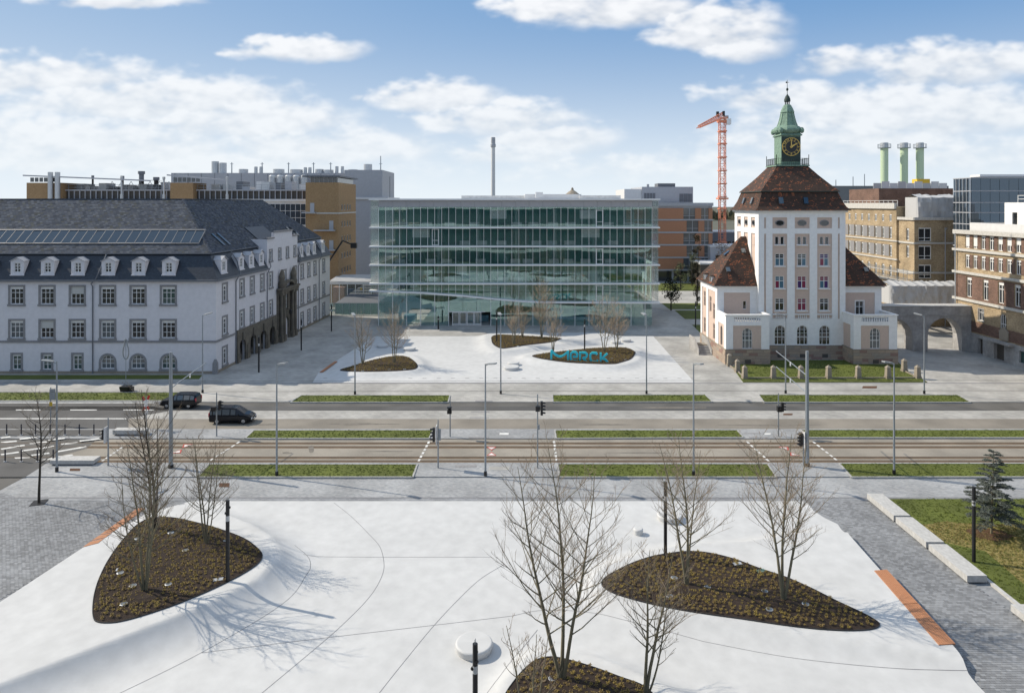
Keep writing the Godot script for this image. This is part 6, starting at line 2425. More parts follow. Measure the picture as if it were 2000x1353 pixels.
	var hf := []
	for y in [8.6, 12.0, 15.2]:
		hf.append(hole("br_wide", 1.9, y))
	put(t2, "wall", wall_mesh(0, 20.0, 0, 19.1, hf, 0.3), M.brick_ochre, F4)
	for y in [8.6, 12.0, 15.2]:
		window(t2, "br_wide", F4, 1.9, y, "pane_dark", 0.08)
	for fr in [F3, F4]:
		for y in [9.6, 14.9]:
			band(t2, "string_course", fr, -0.15, 5.1 if fr == F3 else 20.0, y - 0.15, y + 0.15, 0.2, M.cornice)
		band(t2, "cornice", fr, -0.2, 5.1 if fr == F3 else 20.0, 19.0, 19.5, 0.3, M.cornice)
	var dk := MB.new()
	dk.quad(Vector3(0, 19.1, 0), Vector3(20, 19.1, 0), Vector3(20, 19.1, -5.0), Vector3(0, 19.1, -5.0))
	part(t2, "roof_deck", dk, M.roof_felt)
	var dp2 := MB.new()
	dp2.tube([Vector3(5.4, 0, 0.2), Vector3(5.4, 17.2, 0.2), Vector3(5.4, 17.6, 0.4)], [0.08, 0.08, 0.25], 7)
	part(t2, "downpipe", dp2, M.cladding)
	# brick roof block with parapet and rail
	var rb := MB.new()
	rb.box(Vector3(1.2, 21.4, -26.0), Vector3(16.0, 25.0, -14.0))
	part(t2, "roof_block", rb, M.brick_plum)
	var cr := MB.new()
	for y in [0.55, 1.05]:
		cr.bar(Vector3(0.4, 22.1 + y - 0.6, -6.0), Vector3(0.4, 22.1 + y - 0.6, -27.0), 0.06)
	for z in 14:
		cr.bar(Vector3(0.4, 21.4, -6.0 - z * 1.6), Vector3(0.4, 22.6, -6.0 - z * 1.6), 0.06)
	part(t2, "railing", cr, M.white_paint)

	# white boarded hoist deck on the roof block, dust sheets, scaffold
	sheeting("dust_sheet", "grey dust sheets hung on scaffold tubes on the brick office roof", Vector3(78.6, 18.6, -124.4), Vector3(11.4, 4.6, 4.0), 5)
	sheeting("dust_sheet", "long low grey dust sheet over a scaffold roof behind the arched gateway", Vector3(69.6, 4.9, -117.0), Vector3(12.0, 3.4, 5.0), 8)
	var sc := thing("scaffold", "bare tube scaffold under the dust sheet against the sandy brick wall", "scaffold", Vector3(68.9, 0.08, -132.0))
	for zz in 8:
		for xx2 in [-0.5, 0.6]:
			var pb := MB.new()
			pb.tube([Vector3(xx2, 0, 14.0 - zz * 3.0), Vector3(xx2, 10.5, 14.0 - zz * 3.0)], [0.035, 0.035], 5)
			part(sc, "standard", pb, M.galvanised)
	for y in [2.2, 4.4, 6.6, 8.8, 10.2]:
		var pb := MB.new()
		for xx2 in [-0.5, 0.6]:
			pb.bar(Vector3(xx2, y, 14.2), Vector3(xx2, y, -7.2), 0.06)
		part(sc, "ledger", pb, M.galvanised)
		bx(sc, "deck", Vector3(0.05, y - 0.4, 3.5), Vector3(1.0, 0.05, 21.0), M.desk)

func sheeting(called: String, label: String, at: Vector3, size: Vector3, folds: int) -> void:
	var t := thing(called, label, "tarpaulin", at)
	var b := MB.new()
	var n := folds * 6
	var nz := FastNoiseLite.new()
	nz.seed = int(at.x)
	nz.frequency = 0.5
	var p := []
	for i in n + 1:
		var x := lerpf(-size.x * 0.5, size.x * 0.5, float(i) / n)
		var hem := 0.25 + 0.35 * absf(sin(i * 0.6)) * (0.4 + 0.6 * absf(nz.get_noise_1d(x)))
		var line := []
		for k in 6:
			var f := k / 5.0
			line.append(Vector3(x, lerpf(hem, size.y - 0.10 * absf(sin(PI * i * folds / float(n))), f), size.z * 0.5 + 0.10 * sin(i * 1.05) * (1.0 - f * 0.6) + nz.get_noise_2d(x * 1.2, f * 2.0) * 0.35))
		line.append(Vector3(x, size.y + 0.5 + nz.get_noise_1d(x * 1.7) * 0.3, 0))
		line.append(Vector3(x, size.y - 0.2, -size.z * 0.5))
		p.append(line)
	for i in n:
		for k in 7:
			b.quad(p[i][k], p[i + 1][k], p[i + 1][k + 1], p[i][k + 1])
	for e in [0, n]:
		for k in 5:
			var a: Vector3 = p[e][k]
			var c: Vector3 = p[e][k + 1]
			b.quad(Vector3(a.x, a.y, -size.z * 0.5), a, c, Vector3(c.x, c.y, -size.z * 0.5))
	part(t, "sheet", b, M.tarpaulin)
	var fr := MB.new()
	for i in folds + 1:
		var x := lerpf(-size.x * 0.5, size.x * 0.5, float(i) / folds)
		fr.tube([Vector3(x, -1.2, size.z * 0.42), Vector3(x, size.y * 0.95, size.z * 0.42)], [0.03, 0.03], 5)
	fr.bar(Vector3(-size.x * 0.5, size.y * 0.9, size.z * 0.42), Vector3(size.x * 0.5, size.y * 0.9, size.z * 0.42), 0.06)
	part(t, "tube_frame", fr, M.galvanised)

# ---------------------------------------------------------------- the far skyline
func grid_front(t: Node, called: String, x0: float, x1: float, y0: float, y1: float, z: float, nx: int, ny: int, pane: String, gap := 0.12, fr := Transform3D.IDENTITY) -> void:
	var w := (x1 - x0) / nx
	var h := (y1 - y0) / ny
	for i in nx:
		for j in ny:
			var o := mi(t, called, box_mesh(Vector3(w - gap, h - gap, 0.06)), M[pane])
			o.transform = fr * Transform3D(Basis.IDENTITY, Vector3(x0 + w * (i + 0.5), y0 + h * (j + 0.5), z))

func solid(t: Node, called: String, lo: Vector3, hi: Vector3, m: Material) -> MeshInstance3D:
	var b := MB.new()
	b.box(lo, hi)
	return part(t, called, b, m)

func build_far_buildings() -> void:
	# --- terracotta flats behind the glass hall
	var d := 192.0
	var t := thing("terracotta_block", "orange terracotta panelled block with grey floor bands behind the glass hall", "building", Vector3(0, 0, -d))
	var xa := 30.0
	var xb := 56.5
	solid(t, "frame", Vector3(xa, 3.4, -18), Vector3(xb, 22.0, -0.3), M.cladding)
	solid(t, "roof_edge", Vector3(xa - 0.2, 21.4, -18.2), Vector3(xb + 0.2, 22.3, 0.1), M.cladding)
	var ys := [3.55, 7.05, 10.6, 14.1, 17.65, 21.2]
	var wins := [[38.9, 40.9, "pane_dark"], [48.3, 51.6, "pane_grey"], [53.3, 55.4, "pane_grey"]]
	for i in 5:
		solid(t, "floor_band", Vector3(xa - 0.1, ys[i] - 0.35, -0.5), Vector3(xb + 0.1, ys[i] + 0.05, 0.08), M.cladding)
		var shift := 0.9 if i % 2 else 0.0
		var cuts := [xa]
		for w in wins:
			cuts.append(w[0] + (shift if w[0] > 45 else 0.0))
			cuts.append(w[1] + (shift if w[0] > 45 else 0.0))
		cuts.append(xb)
		for k in range(0, cuts.size(), 2):
			solid(t, "terracotta_panel", Vector3(cuts[k], ys[i] + 0.05, -0.4), Vector3(cuts[k + 1] - 0.02, ys[i + 1] - 0.38, -0.05), M.terracotta)
		for k in range(1, cuts.size() - 1, 2):
			var win := solid(t, "window", Vector3(cuts[k], ys[i] + 0.05, -0.45), Vector3(cuts[k + 1], ys[i + 1] - 0.38, -0.25), M[wins[(k - 1) / 2][2]] if not (i == 2 and k == 1) else M.curtain_pink)
			solid(win, "mullion", Vector3(lerpf(cuts[k], cuts[k + 1], 0.5) - 0.06, ys[i] + 0.05, -0.3), Vector3(lerpf(cuts[k], cuts[k + 1], 0.5) + 0.06, ys[i + 1] - 0.4, -0.15), M.cladding)
			solid(win, "rail", Vector3(cuts[k], ys[i] + 0.95, -0.3), Vector3(cuts[k + 1], ys[i] + 1.05, -0.14), M.cladding)
	for k in 6:
		solid(t, "column", Vector3(xa + 2 + k * 4.4, 0, -1.2), Vector3(xa + 2.5 + k * 4.4, 3.4, -0.7), M.cladding)
	solid(t, "ground_storey", Vector3(xa, 0, -16), Vector3(xb, 3.4, -4.0), M.pane_grey)
	# grey plant storey behind
	var t2 := thing("grey_plant_block", "grey windowless plant block with louvres rising behind the terracotta block", "building", Vector3(0, 0, -212.0))
	solid(t2, "wall", Vector3(40.4, 0, -20), Vector3(56.3, 27.3, 0), M.cladding)
	grid_front(t2, "louvre", 52.0, 56.0, 22.6, 25.2, 0.05, 3, 1, "cladding_dark")
	grid_front(t2, "louvre", 41.0, 44.6, 23.4, 25.4, 0.05, 4, 1, "cladding_dark")
	solid(t2, "roof_plant", Vector3(45.6, 27.3, -6), Vector3(51.0, 28.4, -1), M.cladding_dark)
	solid(t2, "vent", Vector3(42.6, 27.3, -4), Vector3(43.3, 28.2, -3.2), M.cladding)
	solid(t2, "cream_wing", Vector3(35.0, 0, -18), Vector3(40.38, 26.6, -0.4), M.cladding_pale)

	# --- ochre brick laboratory range behind the office house
	var lab := thing("brick_laboratory", "ochre brick laboratory range with strip windows and crowded roof deck behind the office house", "building", Vector3(0, 0, -156.0))
	solid(lab, "wall", Vector3(-110, 0, -16), Vector3(-47, 22.6, 0), M.cladding_pale)
	grid_front(lab, "window", -60.0, -47.2, 17.2, 22.0, 0.06, 11, 3, "pane_sky", 0.16)
	grid_front(lab, "window", -60.0, -47.2, 12.4, 16.2, 0.06, 11, 2, "pane_sky", 0.16)
	solid(lab, "floor_band", Vector3(-110, 16.3, 0), Vector3(-47.1, 17.1, 0.5), M.cladding_pale)
	solid(lab, "deck", Vector3(-106, 22.6, -15), Vector3(-47, 25.1, -1.2), M.core_dark)
	solid(lab, "roof_edge", Vector3(-110, 22.6, -1.0), Vector3(-47, 23.1, 0.5), M.cladding_pale)
	for k in 46:
		solid(lab, "louvre_post", Vector3(-104.6 + k * 1.25, 23.1, -1.15), Vector3(-104.42 + k * 1.25, 25.0, -0.9), M.cladding)
	solid(lab, "deck_edge", Vector3(-106, 25.0, -15), Vector3(-47, 25.3, -0.7), M.cladding)
	var rail := MB.new()
	for y in [25.8, 26.4]:
		rail.bar(Vector3(-105, y, -0.9), Vector3(-47, y, -0.9), 0.07)
	for k in 40:
		rail.bar(Vector3(-105 + k * 1.48, 25.3, -0.9), Vector3(-105 + k * 1.48, 26.4, -0.9), 0.06)
	part(lab, "railing", rail, M.galvanised)
	solid(lab, "brick_block", Vector3(-110.5, 0, -6), Vector3(-102.7, 26.8, 0.8), M.brick_orange)
	solid(lab, "brick_block", Vector3(-77.8, 0, -6), Vector3(-72.6, 26.8, 0.8), M.brick_orange)
	for q in [[-110.9, -82.0, 28.6, 27.4], [-78.2, -66.5, 28.7, 27.6]]:
		var rf := MB.new()
		rf.quad(Vector3(q[0] - 0.2, q[2], 1.2), Vector3(q[1], q[3], 1.2), Vector3(q[1], q[3], -8), Vector3(q[0] - 0.2, q[2], -8))
		rf.quad(Vector3(q[0] - 0.2, q[2] - 0.3, 1.2), Vector3(q[1], q[3] - 0.3, 1.2), Vector3(q[1], q[3], 1.2), Vector3(q[0] - 0.2, q[2], 1.2))
		part(lab, "wing_roof", rf, M.cladding)
		grid_front(lab, "roof_window", q[0] + 0.8, q[0] + 7.0, 26.9, 28.1, 0.3, 6, 1, "pane_sky", 0.2)
	# pipes, ducts and tanks on the deck
	for q in [[-104.8, 27.0, 0.55, 32.0, 1.2], [-103.2, 27.0, 0.55, 32.0, 1.2]]:
		var pb := MB.new()
		pb.tube([Vector3(q[0], 20.0, q[4]), Vector3(q[0], q[3] - 2.8, q[4])], [0.55, 0.55], 10, true)
		part(lab, "flue", pb, M.aluminium)
	for q in [[-92.0, 27.9, 0.3], [-87.5, 29.0, 0.55], [-84.0, 27.6, 0.5], [-99.0, 28.0, 0.22]]:
		var pb := MB.new()
		pb.tube([Vector3(q[0], 25.2, -5), Vector3(q[0], q[1], -5), Vector3(q[0], q[1] + 0.02, -5), Vector3(q[0], q[1] + 0.7, -5)], [q[2], q[2], q[2] * 1.4, q[2] * 1.4], 9, true)
		part(lab, "vent_pipe", pb, M.cladding_dark)
	for x in [-88.8, -79.2, -64.8]:
		var pb := MB.new()
		pb.tube([Vector3(x, 22.6, 0.9), Vector3(x, 24.2, 0.9), Vector3(x, 24.25, 0.9), Vector3(x, 27.6, 0.9)], [0.34, 0.34, 0.2, 0.2], 8)
		pb.lathe([Vector2(0.3, 27.5), Vector2(0.34, 28.1), Vector2(0.05, 28.2)], 8, Vector3(x, 0, 0.9))
		part(lab, "deck_mast", pb, M.aluminium)
	for k in 22:
		var x := -101.0 + k * 2.45 + rng.randf_range(-0.7, 0.7)
		if absf(x + 75.2) < 3.6:
			continue
		var hh := rng.randf_range(0.8, 2.2)
		solid(lab, "roof_plant", Vector3(x - rng.randf_range(0.4, 1.2), 25.2, -7.5), Vector3(x + rng.randf_range(0.4, 1.2), 25.2 + hh, -3.0 - rng.randf()), [M.cladding, M.cladding_pale, M.aluminium, M.cladding_dark][k % 4])
	for k in 9:
		var truss := MB.new()
		var x := -94.0 + k * 2.2
		truss.bar(Vector3(x, 25.4, -2.4), Vector3(x + 1.1, 27.2, -2.4), 0.08)
		truss.bar(Vector3(x + 1.1, 27.2, -2.4), Vector3(x + 2.2, 25.4, -2.4), 0.08)
		part(lab, "roof_truss", truss, M.galvanised)
	# --- ochre stair tower
	var tw := thing("brick_stair_tower", "tall ochre brick stair tower with glazed top and small square windows", "building", Vector3(-45.4, 0, -150.0))
	var wd := 7.25
	var SD := Transform3D(Basis(Vector3(0, 0, -1), Vector3.UP, Vector3(1, 0, 0)), Vector3(wd, 0, 0))
	style("st_sq", 1.15, 1.35, [], [], false, 0.0, "", "window_white", -0.15, 0.08)
	var sh := []
	for r in 6:
		for k in 4:
			sh.append(hole("st_sq", 3.2 + k * 2.5, 2.6 + r * 3.55 + 0.2 * (r % 2)))
	put(tw, "wall", wall_mesh(0, 16.5, 0, 26.7, sh, 0.25), M.brick_orange, SD)
	for h in sh:
		window(tw, "st_sq", SD, (h[0] + h[1]) * 0.5, h[2], "pane_dark")
	var fw := MB.new()
	fw.quad(Vector3(0, 0, 0), Vector3(wd, 0, 0), Vector3(wd, 26.7, 0), Vector3(0, 26.7, 0))
	fw.quad(Vector3(0, 0, -16.5), Vector3(0, 0, 0), Vector3(0, 26.7, 0), Vector3(0, 26.7, -16.5))
	fw.quad(Vector3(wd, 0, -16.5), Vector3(0, 0, -16.5), Vector3(0, 26.7, -16.5), Vector3(wd, 26.7, -16.5))
	fw.quad(Vector3(0, 26.7, 0), Vector3(wd, 26.7, 0), Vector3(wd, 26.7, -16.5), Vector3(0, 26.7, -16.5))
	part(tw, "wall", fw, M.brick_orange)
	solid(tw, "string_course", Vector3(-0.1, 19.8, -16.6), Vector3(wd + 0.1, 20.1, 0.12), M.cornice)
	solid(tw, "lantern", Vector3(0.8, 26.7, -15.5), Vector3(wd - 0.4, 27.9, -0.8), M.pane_sky)
	for k in 7:
		solid(tw, "lantern_post", Vector3(0.8 + k * 0.98, 26.7, -0.85), Vector3(0.95 + k * 0.98, 27.95, -0.7), M.cladding)
	var tr := MB.new()
	tr.prism(v2([Vector2(-0.6, 0.6), Vector2(wd + 0.4, 0.6), Vector2(wd + 0.4, -16.8), Vector2(-0.6, -16.8)]), 27.9, 28.25)
	part(tw, "roof", tr, M.cladding_dark)
	for q in [[1.0, 20.2, 2.0], [5.2, 16.3, 4.0], [5.2, 12.0, 1.6]]:
		solid(tw, "door", Vector3(q[0], q[1], 0.0), Vector3(q[0] + 0.9, q[1] + 2.0, 0.06), M.cladding)
		solid(tw, "landing", Vector3(q[0] - q[2] * 0.8, q[1] - 0.25, 0.0), Vector3(q[0] + 1.4, q[1], 1.2), M.cladding)
	# --- grey laboratory block behind
	var gl := thing("grey_laboratory", "long grey metal-clad laboratory block with many roof vents on the skyline", "building", Vector3(0, 0, -190.0))
	solid(gl, "wall", Vector3(-95, 0, -25), Vector3(-43.0, 30.6, 0), M.cladding)
	solid(gl, "end_block", Vector3(-46.0, 0, -16), Vector3(-35.6, 31.3, 3.0), M.cladding)
	for k in 14:
		solid(gl, "cladding_joint", Vector3(-94 + k * 3.7, 20, 0.0), Vector3(-93.9 + k * 3.7, 30.5, 0.05), M.cladding_dark)
	for y in [11.0, 15.0, 19.0]:
		solid(gl, "window", Vector3(-46.02, y, 0), Vector3(-43.0, y + 3.0, 3.06), M.pane_dark)
	solid(gl, "roof_edge", Vector3(-46.5, 23.2, -16.5), Vector3(-34.0, 23.8, 3.4), M.cladding_pale)
	solid(gl, "door_strip", Vector3(-35.62, 18, -9), Vector3(-35.55, 30, -8.3), M.cladding_dark)
	for q in [[-84.0, 34.0, 1.0], [-81.8, 33.6, 1.0], [-72.5, 32.5, 0.5], [-71.0, 32.5, 0.5], [-58.5, 32.3, 0.5], [-57.2, 32.3, 0.5], [-49.6, 32.6, 0.5], [-48.0, 32.6, 0.45], [-40.8, 33.2, 1.2], [-66.0, 31.8, 1.6], [-61.0, 31.7, 1.8], [-52.0, 31.6, 1.5], [-76.0, 31.8, 1.3], [-54.5, 31.8, 1.2], [-45.0, 31.7, 1.4]]:
		var pb := MB.new()
		pb.lathe([Vector2(q[2], 30.4), Vector2(q[2], q[1]), Vector2(0.01, q[1] + 0.05)], 10, Vector3(q[0], 0, -3))
		part(gl, "roof_vent", pb, M.aluminium)
	for q in [-78.5, -70.0, -62.6, -55.6, -50.8, -36.8]:
		var pb := MB.new()
		pb.tube([Vector3(q, 30.4, -1), Vector3(q, 33.6 if q < -40 else 35.4, -1)], [0.16, 0.12], 6)
		pb.cbox(Vector3(q, 33.2, -1), Vector3(0.9, 0.12, 0.12))
		part(gl, "mast", pb, M.galvanised)
	for k in 5:
		var pb := MB.new()
		pb.lathe([Vector2(0.95, 25.5), Vector2(0.95, 29.6), Vector2(0.6, 29.9), Vector2(0.01, 29.95)], 12, Vector3(-66.0 + k * 2.2, 0, 2.2))
		part(gl, "tank", pb, M.aluminium)
	# --- thin flue stack
	var fl := thing("flue_stack", "single slim pale flue stack rising behind the glass hall roof", "chimney", Vector3(-8.3, 0, -300.0))
	var fb := MB.new()
	fb.lathe([Vector2(0.95, 0), Vector2(0.85, 47.5), Vector2(0.85, 50.0)], 14)
	part(fl, "shaft", fb, M.cladding_pale)
	var fc := MB.new()
	fc.lathe([Vector2(1.15, 47.0), Vector2(1.15, 48.2), Vector2(0.95, 48.4), Vector2(0.95, 51.2), Vector2(0.6, 51.3)], 14)
	part(fl, "collar", fc, M.cladding)
	# --- old cupola behind the hall roof
	var cu := thing("cupola", "small round cupola with conical grey roof peeping over the glass hall", "cupola", Vector3(19.3, 0, -218.0))
	var ub := MB.new()
	ub.lathe([Vector2(2.3, 0), Vector2(2.3, 24.6)], 12)
	part(cu, "drum", ub, M.render_tower)
	var uc := MB.new()
	uc.lathe([Vector2(2.9, 24.3), Vector2(2.7, 24.7), Vector2(1.2, 25.9), Vector2(0.45, 26.4), Vector2(0.35, 27.0), Vector2(0.02, 27.3)], 12)
	part(cu, "roof", uc, M.stone_warm)
	# --- dark glass office at the side of the square
	var dg := thing("dark_glass_office", "dark blue mirrored glass office with slim fins above the brick roofs", "building", Vector3(75.4, 0, -112.0))
	solid(dg, "core", Vector3(0.15, 0, -4.4), Vector3(30, 26.0, -0.15), M.cladding_dark)
	for q in [[13.0, 1.9], [15.1, 1.8], [17.1, 1.5], [18.75, 1.75], [20.65, 1.5], [22.3, 1.75], [24.2, 2.0]]:
		for i in 14:
			mi(dg, "pane", box_mesh(Vector3(1.5, q[1], 0.06)), M.glass_dark, Vector3(0.8 + i * 1.55, q[0] + q[1] * 0.5, 0.0)).rotation = Vector3(rng.randf_range(-0.01, 0.01), rng.randf_range(-0.012, 0.012), 0)
		for i in 5:
			var side := mi(dg, "pane", box_mesh(Vector3(0.06, q[1], 0.82)), M.glass_dark, Vector3(0.0, q[0] + q[1] * 0.5, -0.45 - i * 0.88))
			side.rotation = Vector3(0, rng.randf_range(-0.02, 0.02), rng.randf_range(-0.02, 0.02))
			solid(dg, "fin", Vector3(-0.18, q[0], -0.05 - i * 0.88), Vector3(-0.04, q[0] + q[1], 0.02 - i * 0.88), M.aluminium)
		solid(dg, "slab_edge", Vector3(-0.12, q[0] + q[1], -4.4), Vector3(22, q[0] + q[1] + 0.14, 0.12), M.cladding)
	solid(dg, "roof_rail", Vector3(2.5, 26.5, -4), Vector3(20, 26.9, -1.5), M.cladding_pale)
	# --- boiler house with three green stacks
	var bh := thing("boiler_house", "dark slab-sided boiler house on the skyline behind the brick offices", "building", Vector3(0, 0, -235.0))
	solid(bh, "wall", Vector3(108, 0, -20), Vector3(150.5, 28.2, 0), M.cladding_dark)
	for q in [[119.0, 31.5], [123.0, 32.4], [113.0, 30.4]]:
		solid(bh, "mast", Vector3(q[0] - 0.1, 28.2, -3), Vector3(q[0] + 0.1, q[1], -2.8), M.galvanised)
	var hd := thing("hoist_deck", "white boarded scaffold deck round the foot of the green stacks", "scaffold", Vector3(0, 0, -148.5))
	solid(hd, "deck", Vector3(78.2, 24.9, -9.0), Vector3(94.2, 25.15, 1.0), M.cladding_pale)
	for k in 9:
		solid(hd, "board", Vector3(78.2 + k * 1.78, 25.2, 0.9), Vector3(79.9 + k * 1.78, 26.5 + 0.35 * (k % 2), 1.0), M.cladding_pale if k % 3 else M.tarpaulin)
	solid(hd, "plant_box", Vector3(88.0, 26.4, -1.5), Vector3(90.8, 27.4, 0.4), M.sign_yellow)
	for q in [1728.0, 1766.5, 1797.5]:
		var base := W(q, 398, 215.0)
		var ck := thing("green_stack", "pale green flue stack with silver head and ring platform", "chimney", Vector3(base.x, 0, -215.0), 0.0, "three green flue stacks")
		var cb := MB.new()
		cb.lathe([Vector2(1.12, 0), Vector2(1.12, 39.6)], 20)
		part(ck, "shaft", cb, M.chimney_green)
		var hb := MB.new()
		hb.lathe([Vector2(1.14, 39.5), Vector2(1.14, 41.2), Vector2(0.9, 41.3)], 20)
		part(ck, "head", hb, M.aluminium)
		var pl := MB.new()
		pl.lathe([Vector2(1.1, 39.5), Vector2(1.9, 39.55), Vector2(1.9, 39.7), Vector2(1.1, 39.72)], 20)
		part(ck, "platform", pl, M.galvanised)
		var rr := MB.new()
		for k in 16:
			var a0 := TAU * k / 16.0
			var a1 := TAU * (k + 1) / 16.0
			rr.bar(Vector3(cos(a0) * 1.85, 40.8, sin(a0) * 1.85), Vector3(cos(a1) * 1.85, 40.8, sin(a1) * 1.85), 0.07)
			rr.bar(Vector3(cos(a0) * 1.85, 39.7, sin(a0) * 1.85), Vector3(cos(a0) * 1.85, 40.8, sin(a0) * 1.85), 0.06)
		part(ck, "railing", rr, M.galvanised)
	build_crane()
	# --- the white office across the front plaza, behind the camera: the glass hall mirrors it
	var wo2 := thing("white_office", "long white office with dark glass bands mirrored in the glass hall", "building", Vector3(0, 0, 12.0))
	solid(wo2, "glass_front", Vector3(-83.6, 3.4, 0.4), Vector3(85.6, 27.0, 25.6), M.pane_grey)
	for q in [[4.0, 4.5], [13.0, 13.6], [20.0, 20.5], [26.6, 27.6]]:
		for k in 34:
			var x0 := -84.0 + k * 5.0
			var a := 0.12 * sin(k * 0.8 + q[0])
			var c := 0.12 * sin((k + 1) * 0.8 + q[0])
			var sb := MB.new()
			sb.plate(v2([Vector2(x0, q[0] + a), Vector2(x0 + 5.0, q[0] + c), Vector2(x0 + 5.0, q[1] + c + 0.6), Vector2(x0, q[1] + a + 0.6)]), -0.4, 0.5)
			part(wo2, "spandrel", sb, M.render_tower)
	solid(wo2, "ground_storey", Vector3(-82, 0, 2.0), Vector3(84, 3.4, 24), M.pane_grey)
	# --- low sheds, a wood and roofs before the horizon
	var low := [[1395, 200.0, 10.0, 9.0, "cladding_pale"], [1412, 215.0, 14.0, 13.0, "cladding_dark"], [1402, 180.0, 9.0, 6.0, "core_dark"], [1430, 190.0, 12.0, 10.0, "cladding"]]
	for q in low:
		var p := W(q[0], 398, q[1])
		var s := thing("low_shed", ["pale flat-roofed shed at the foot of the orange crane", "dark tall shed behind the orange crane", "small black shed before the crane", "grey shed between crane and tower house"][low.find(q)], "shed", Vector3(p.x, 0, -q[1]))
		solid(s, "wall", Vector3(-q[2] * 0.5, 0, -10), Vector3(q[2] * 0.5, q[3], 0), M[q[4]])
		solid(s, "roof_edge", Vector3(-q[2] * 0.5 - 0.2, q[3], -10.2), Vector3(q[2] * 0.5 + 0.2, q[3] + 0.4, 0.2), M.cladding_pale)
		grid_front(s, "window", -q[2] * 0.4, q[2] * 0.4, q[3] * 0.5, q[3] * 0.8, 0.05, 4, 1, "pane_dark", 0.5)
	var wood := MB.new()
	var r := RandomNumberGenerator.new()
	r.seed = 5
	for k in 2600:
		var x := r.randf_range(-1400, 1400)
		var dd := 900.0 + r.randf() * 160.0
		var hh := r.randf_range(7.0, 15.0)
		var rad := r.randf_range(3.0, 6.5)
		wood.col = Color(0.06, 0.065, 0.035).lerp(Color(0.10, 0.085, 0.06), r.randf())
		for j in 5:
			var an := r.randf() * TAU
			var o := Vector3(x + cos(an) * rad * 0.6, hh * r.randf_range(0.4, 0.95), -dd + sin(an) * rad * 0.6)
			var e := Vector3(rad * r.randf_range(0.5, 0.9), 0, 0).rotated(Vector3.UP, an)
			wood.tri(o - e - Vector3(0, hh * 0.4, 0), o + e - Vector3(0, hh * 0.4, 0), o + Vector3(0, hh * 0.15, 0))
	var wo := part(self, "distant_wood", wood, M.leaf)
	wo.set_meta("kind", "stuff")
	wo.set_meta("label", "dark band of distant woods along the horizon")
	wo.set_meta("category", "woods")
	# --- glass pavilion, its glass parapet and a dark slope beside the office house
	var pv := thing("glass_pavilion", "low pavilion with pale slatted roof and green glass sides between office house and hall", "pavilion", Vector3(-38.0, 0.0, -140.0))
	var pw := 9.2
	solid(pv, "floor", Vector3(-1.0, 0.05, -14), Vector3(pw, 0.2, 0), M.desk)
	solid(pv, "back_wall", Vector3(-1.0, 0.2, -14.2), Vector3(pw, 5.6, -14), M.brick_plum)
	for k in 12:
		solid(pv, "roof_slat", Vector3(-1.0 + k * 0.12, 6.0 + 0.0 * k, -13.6 + k * 1.15), Vector3(pw + 0.4, 6.12, -13.0 + k * 1.15), M.cladding_pale)
	solid(pv, "roof_edge", Vector3(-1.2, 5.5, -0.1), Vector3(pw + 0.5, 6.0, 0.2), M.cladding_pale)
	for k in 7:
		solid(pv, "post", Vector3(-0.8 + k * 1.65, 0.2, 0.0), Vector3(-0.68 + k * 1.65, 5.5, 0.12), M.white_paint)
		if k < 6:
			mi(pv, "pane", box_mesh(Vector3(1.5, 5.2, 0.03)), M.glass_clear, Vector3(0.08 + k * 1.65, 2.85, 0.06))
	for k in 5:
		solid(pv, "post", Vector3(pw, 0.2, -0.3 - k * 2.8), Vector3(pw + 0.12, 5.9, -0.18 - k * 2.8), M.copper_green)
		mi(pv, "pane", box_mesh(Vector3(0.03, 5.2, 2.6)), M.glass_green, Vector3(pw + 0.05, 2.85, -1.65 - k * 2.8))
	solid(pv, "store", Vector3(0.2, 0.2, -6), Vector3(2.6, 4.4, -4), M.stone_c)
	solid(pv, "store", Vector3(3.2, 0.2, -5), Vector3(4.6, 4.0, -3.5), M.lobby)
	for q in [[5.4, 3.4], [6.4, 3.9], [7.2, 3.5], [5.9, 2.9]]:
		solid(pv, "yellow_rack", Vector3(q[0], 0.2 if q[0] == 5.9 else 2.4, -2.2), Vector3(q[0] + 0.35, q[1] + 0.6, -1.9), M.sign_yellow)
	var gp := thing("glass_fence", "waist-high green glass fence closing the lane beside the glass hall", "fence", Vector3(-37.6, 0.08, -134.2))
	for k in 9:
		mi(gp, "pane", box_mesh(Vector3(1.34, 2.3, 0.04)), M.glass_green, Vector3(0.7 + k * 1.4, 1.2, 0))
		solid(gp, "post", Vector3(k * 1.4 - 0.03, 0, -0.05), Vector3(k * 1.4 + 0.03, 2.35, 0.05), M.aluminium)
	solid(gp, "handrail", Vector3(0, 2.36, -0.05), Vector3(12.6, 2.43, 0.05), M.aluminium)
	var rp := thing("dark_slope", "dark sloping sheet between the pavilion and the hall corner", "sloped_sheet", Vector3(-31.0, 0.08, -136.0))  # a dark sloped sheet above an upright front
	var rb := MB.new()
	rb.quad(Vector3(-4.2, 2.2, 0), Vector3(5.4, 2.2, 0), Vector3(5.4, 6.2, -13.0), Vector3(1.2, 6.2, -13.0))
	rb.quad(Vector3(-4.2, 0, 0), Vector3(5.4, 0, 0), Vector3(5.4, 2.2, 0), Vector3(-4.2, 2.2, 0))
	part(rp, "slope", rb, M.cladding_dark)

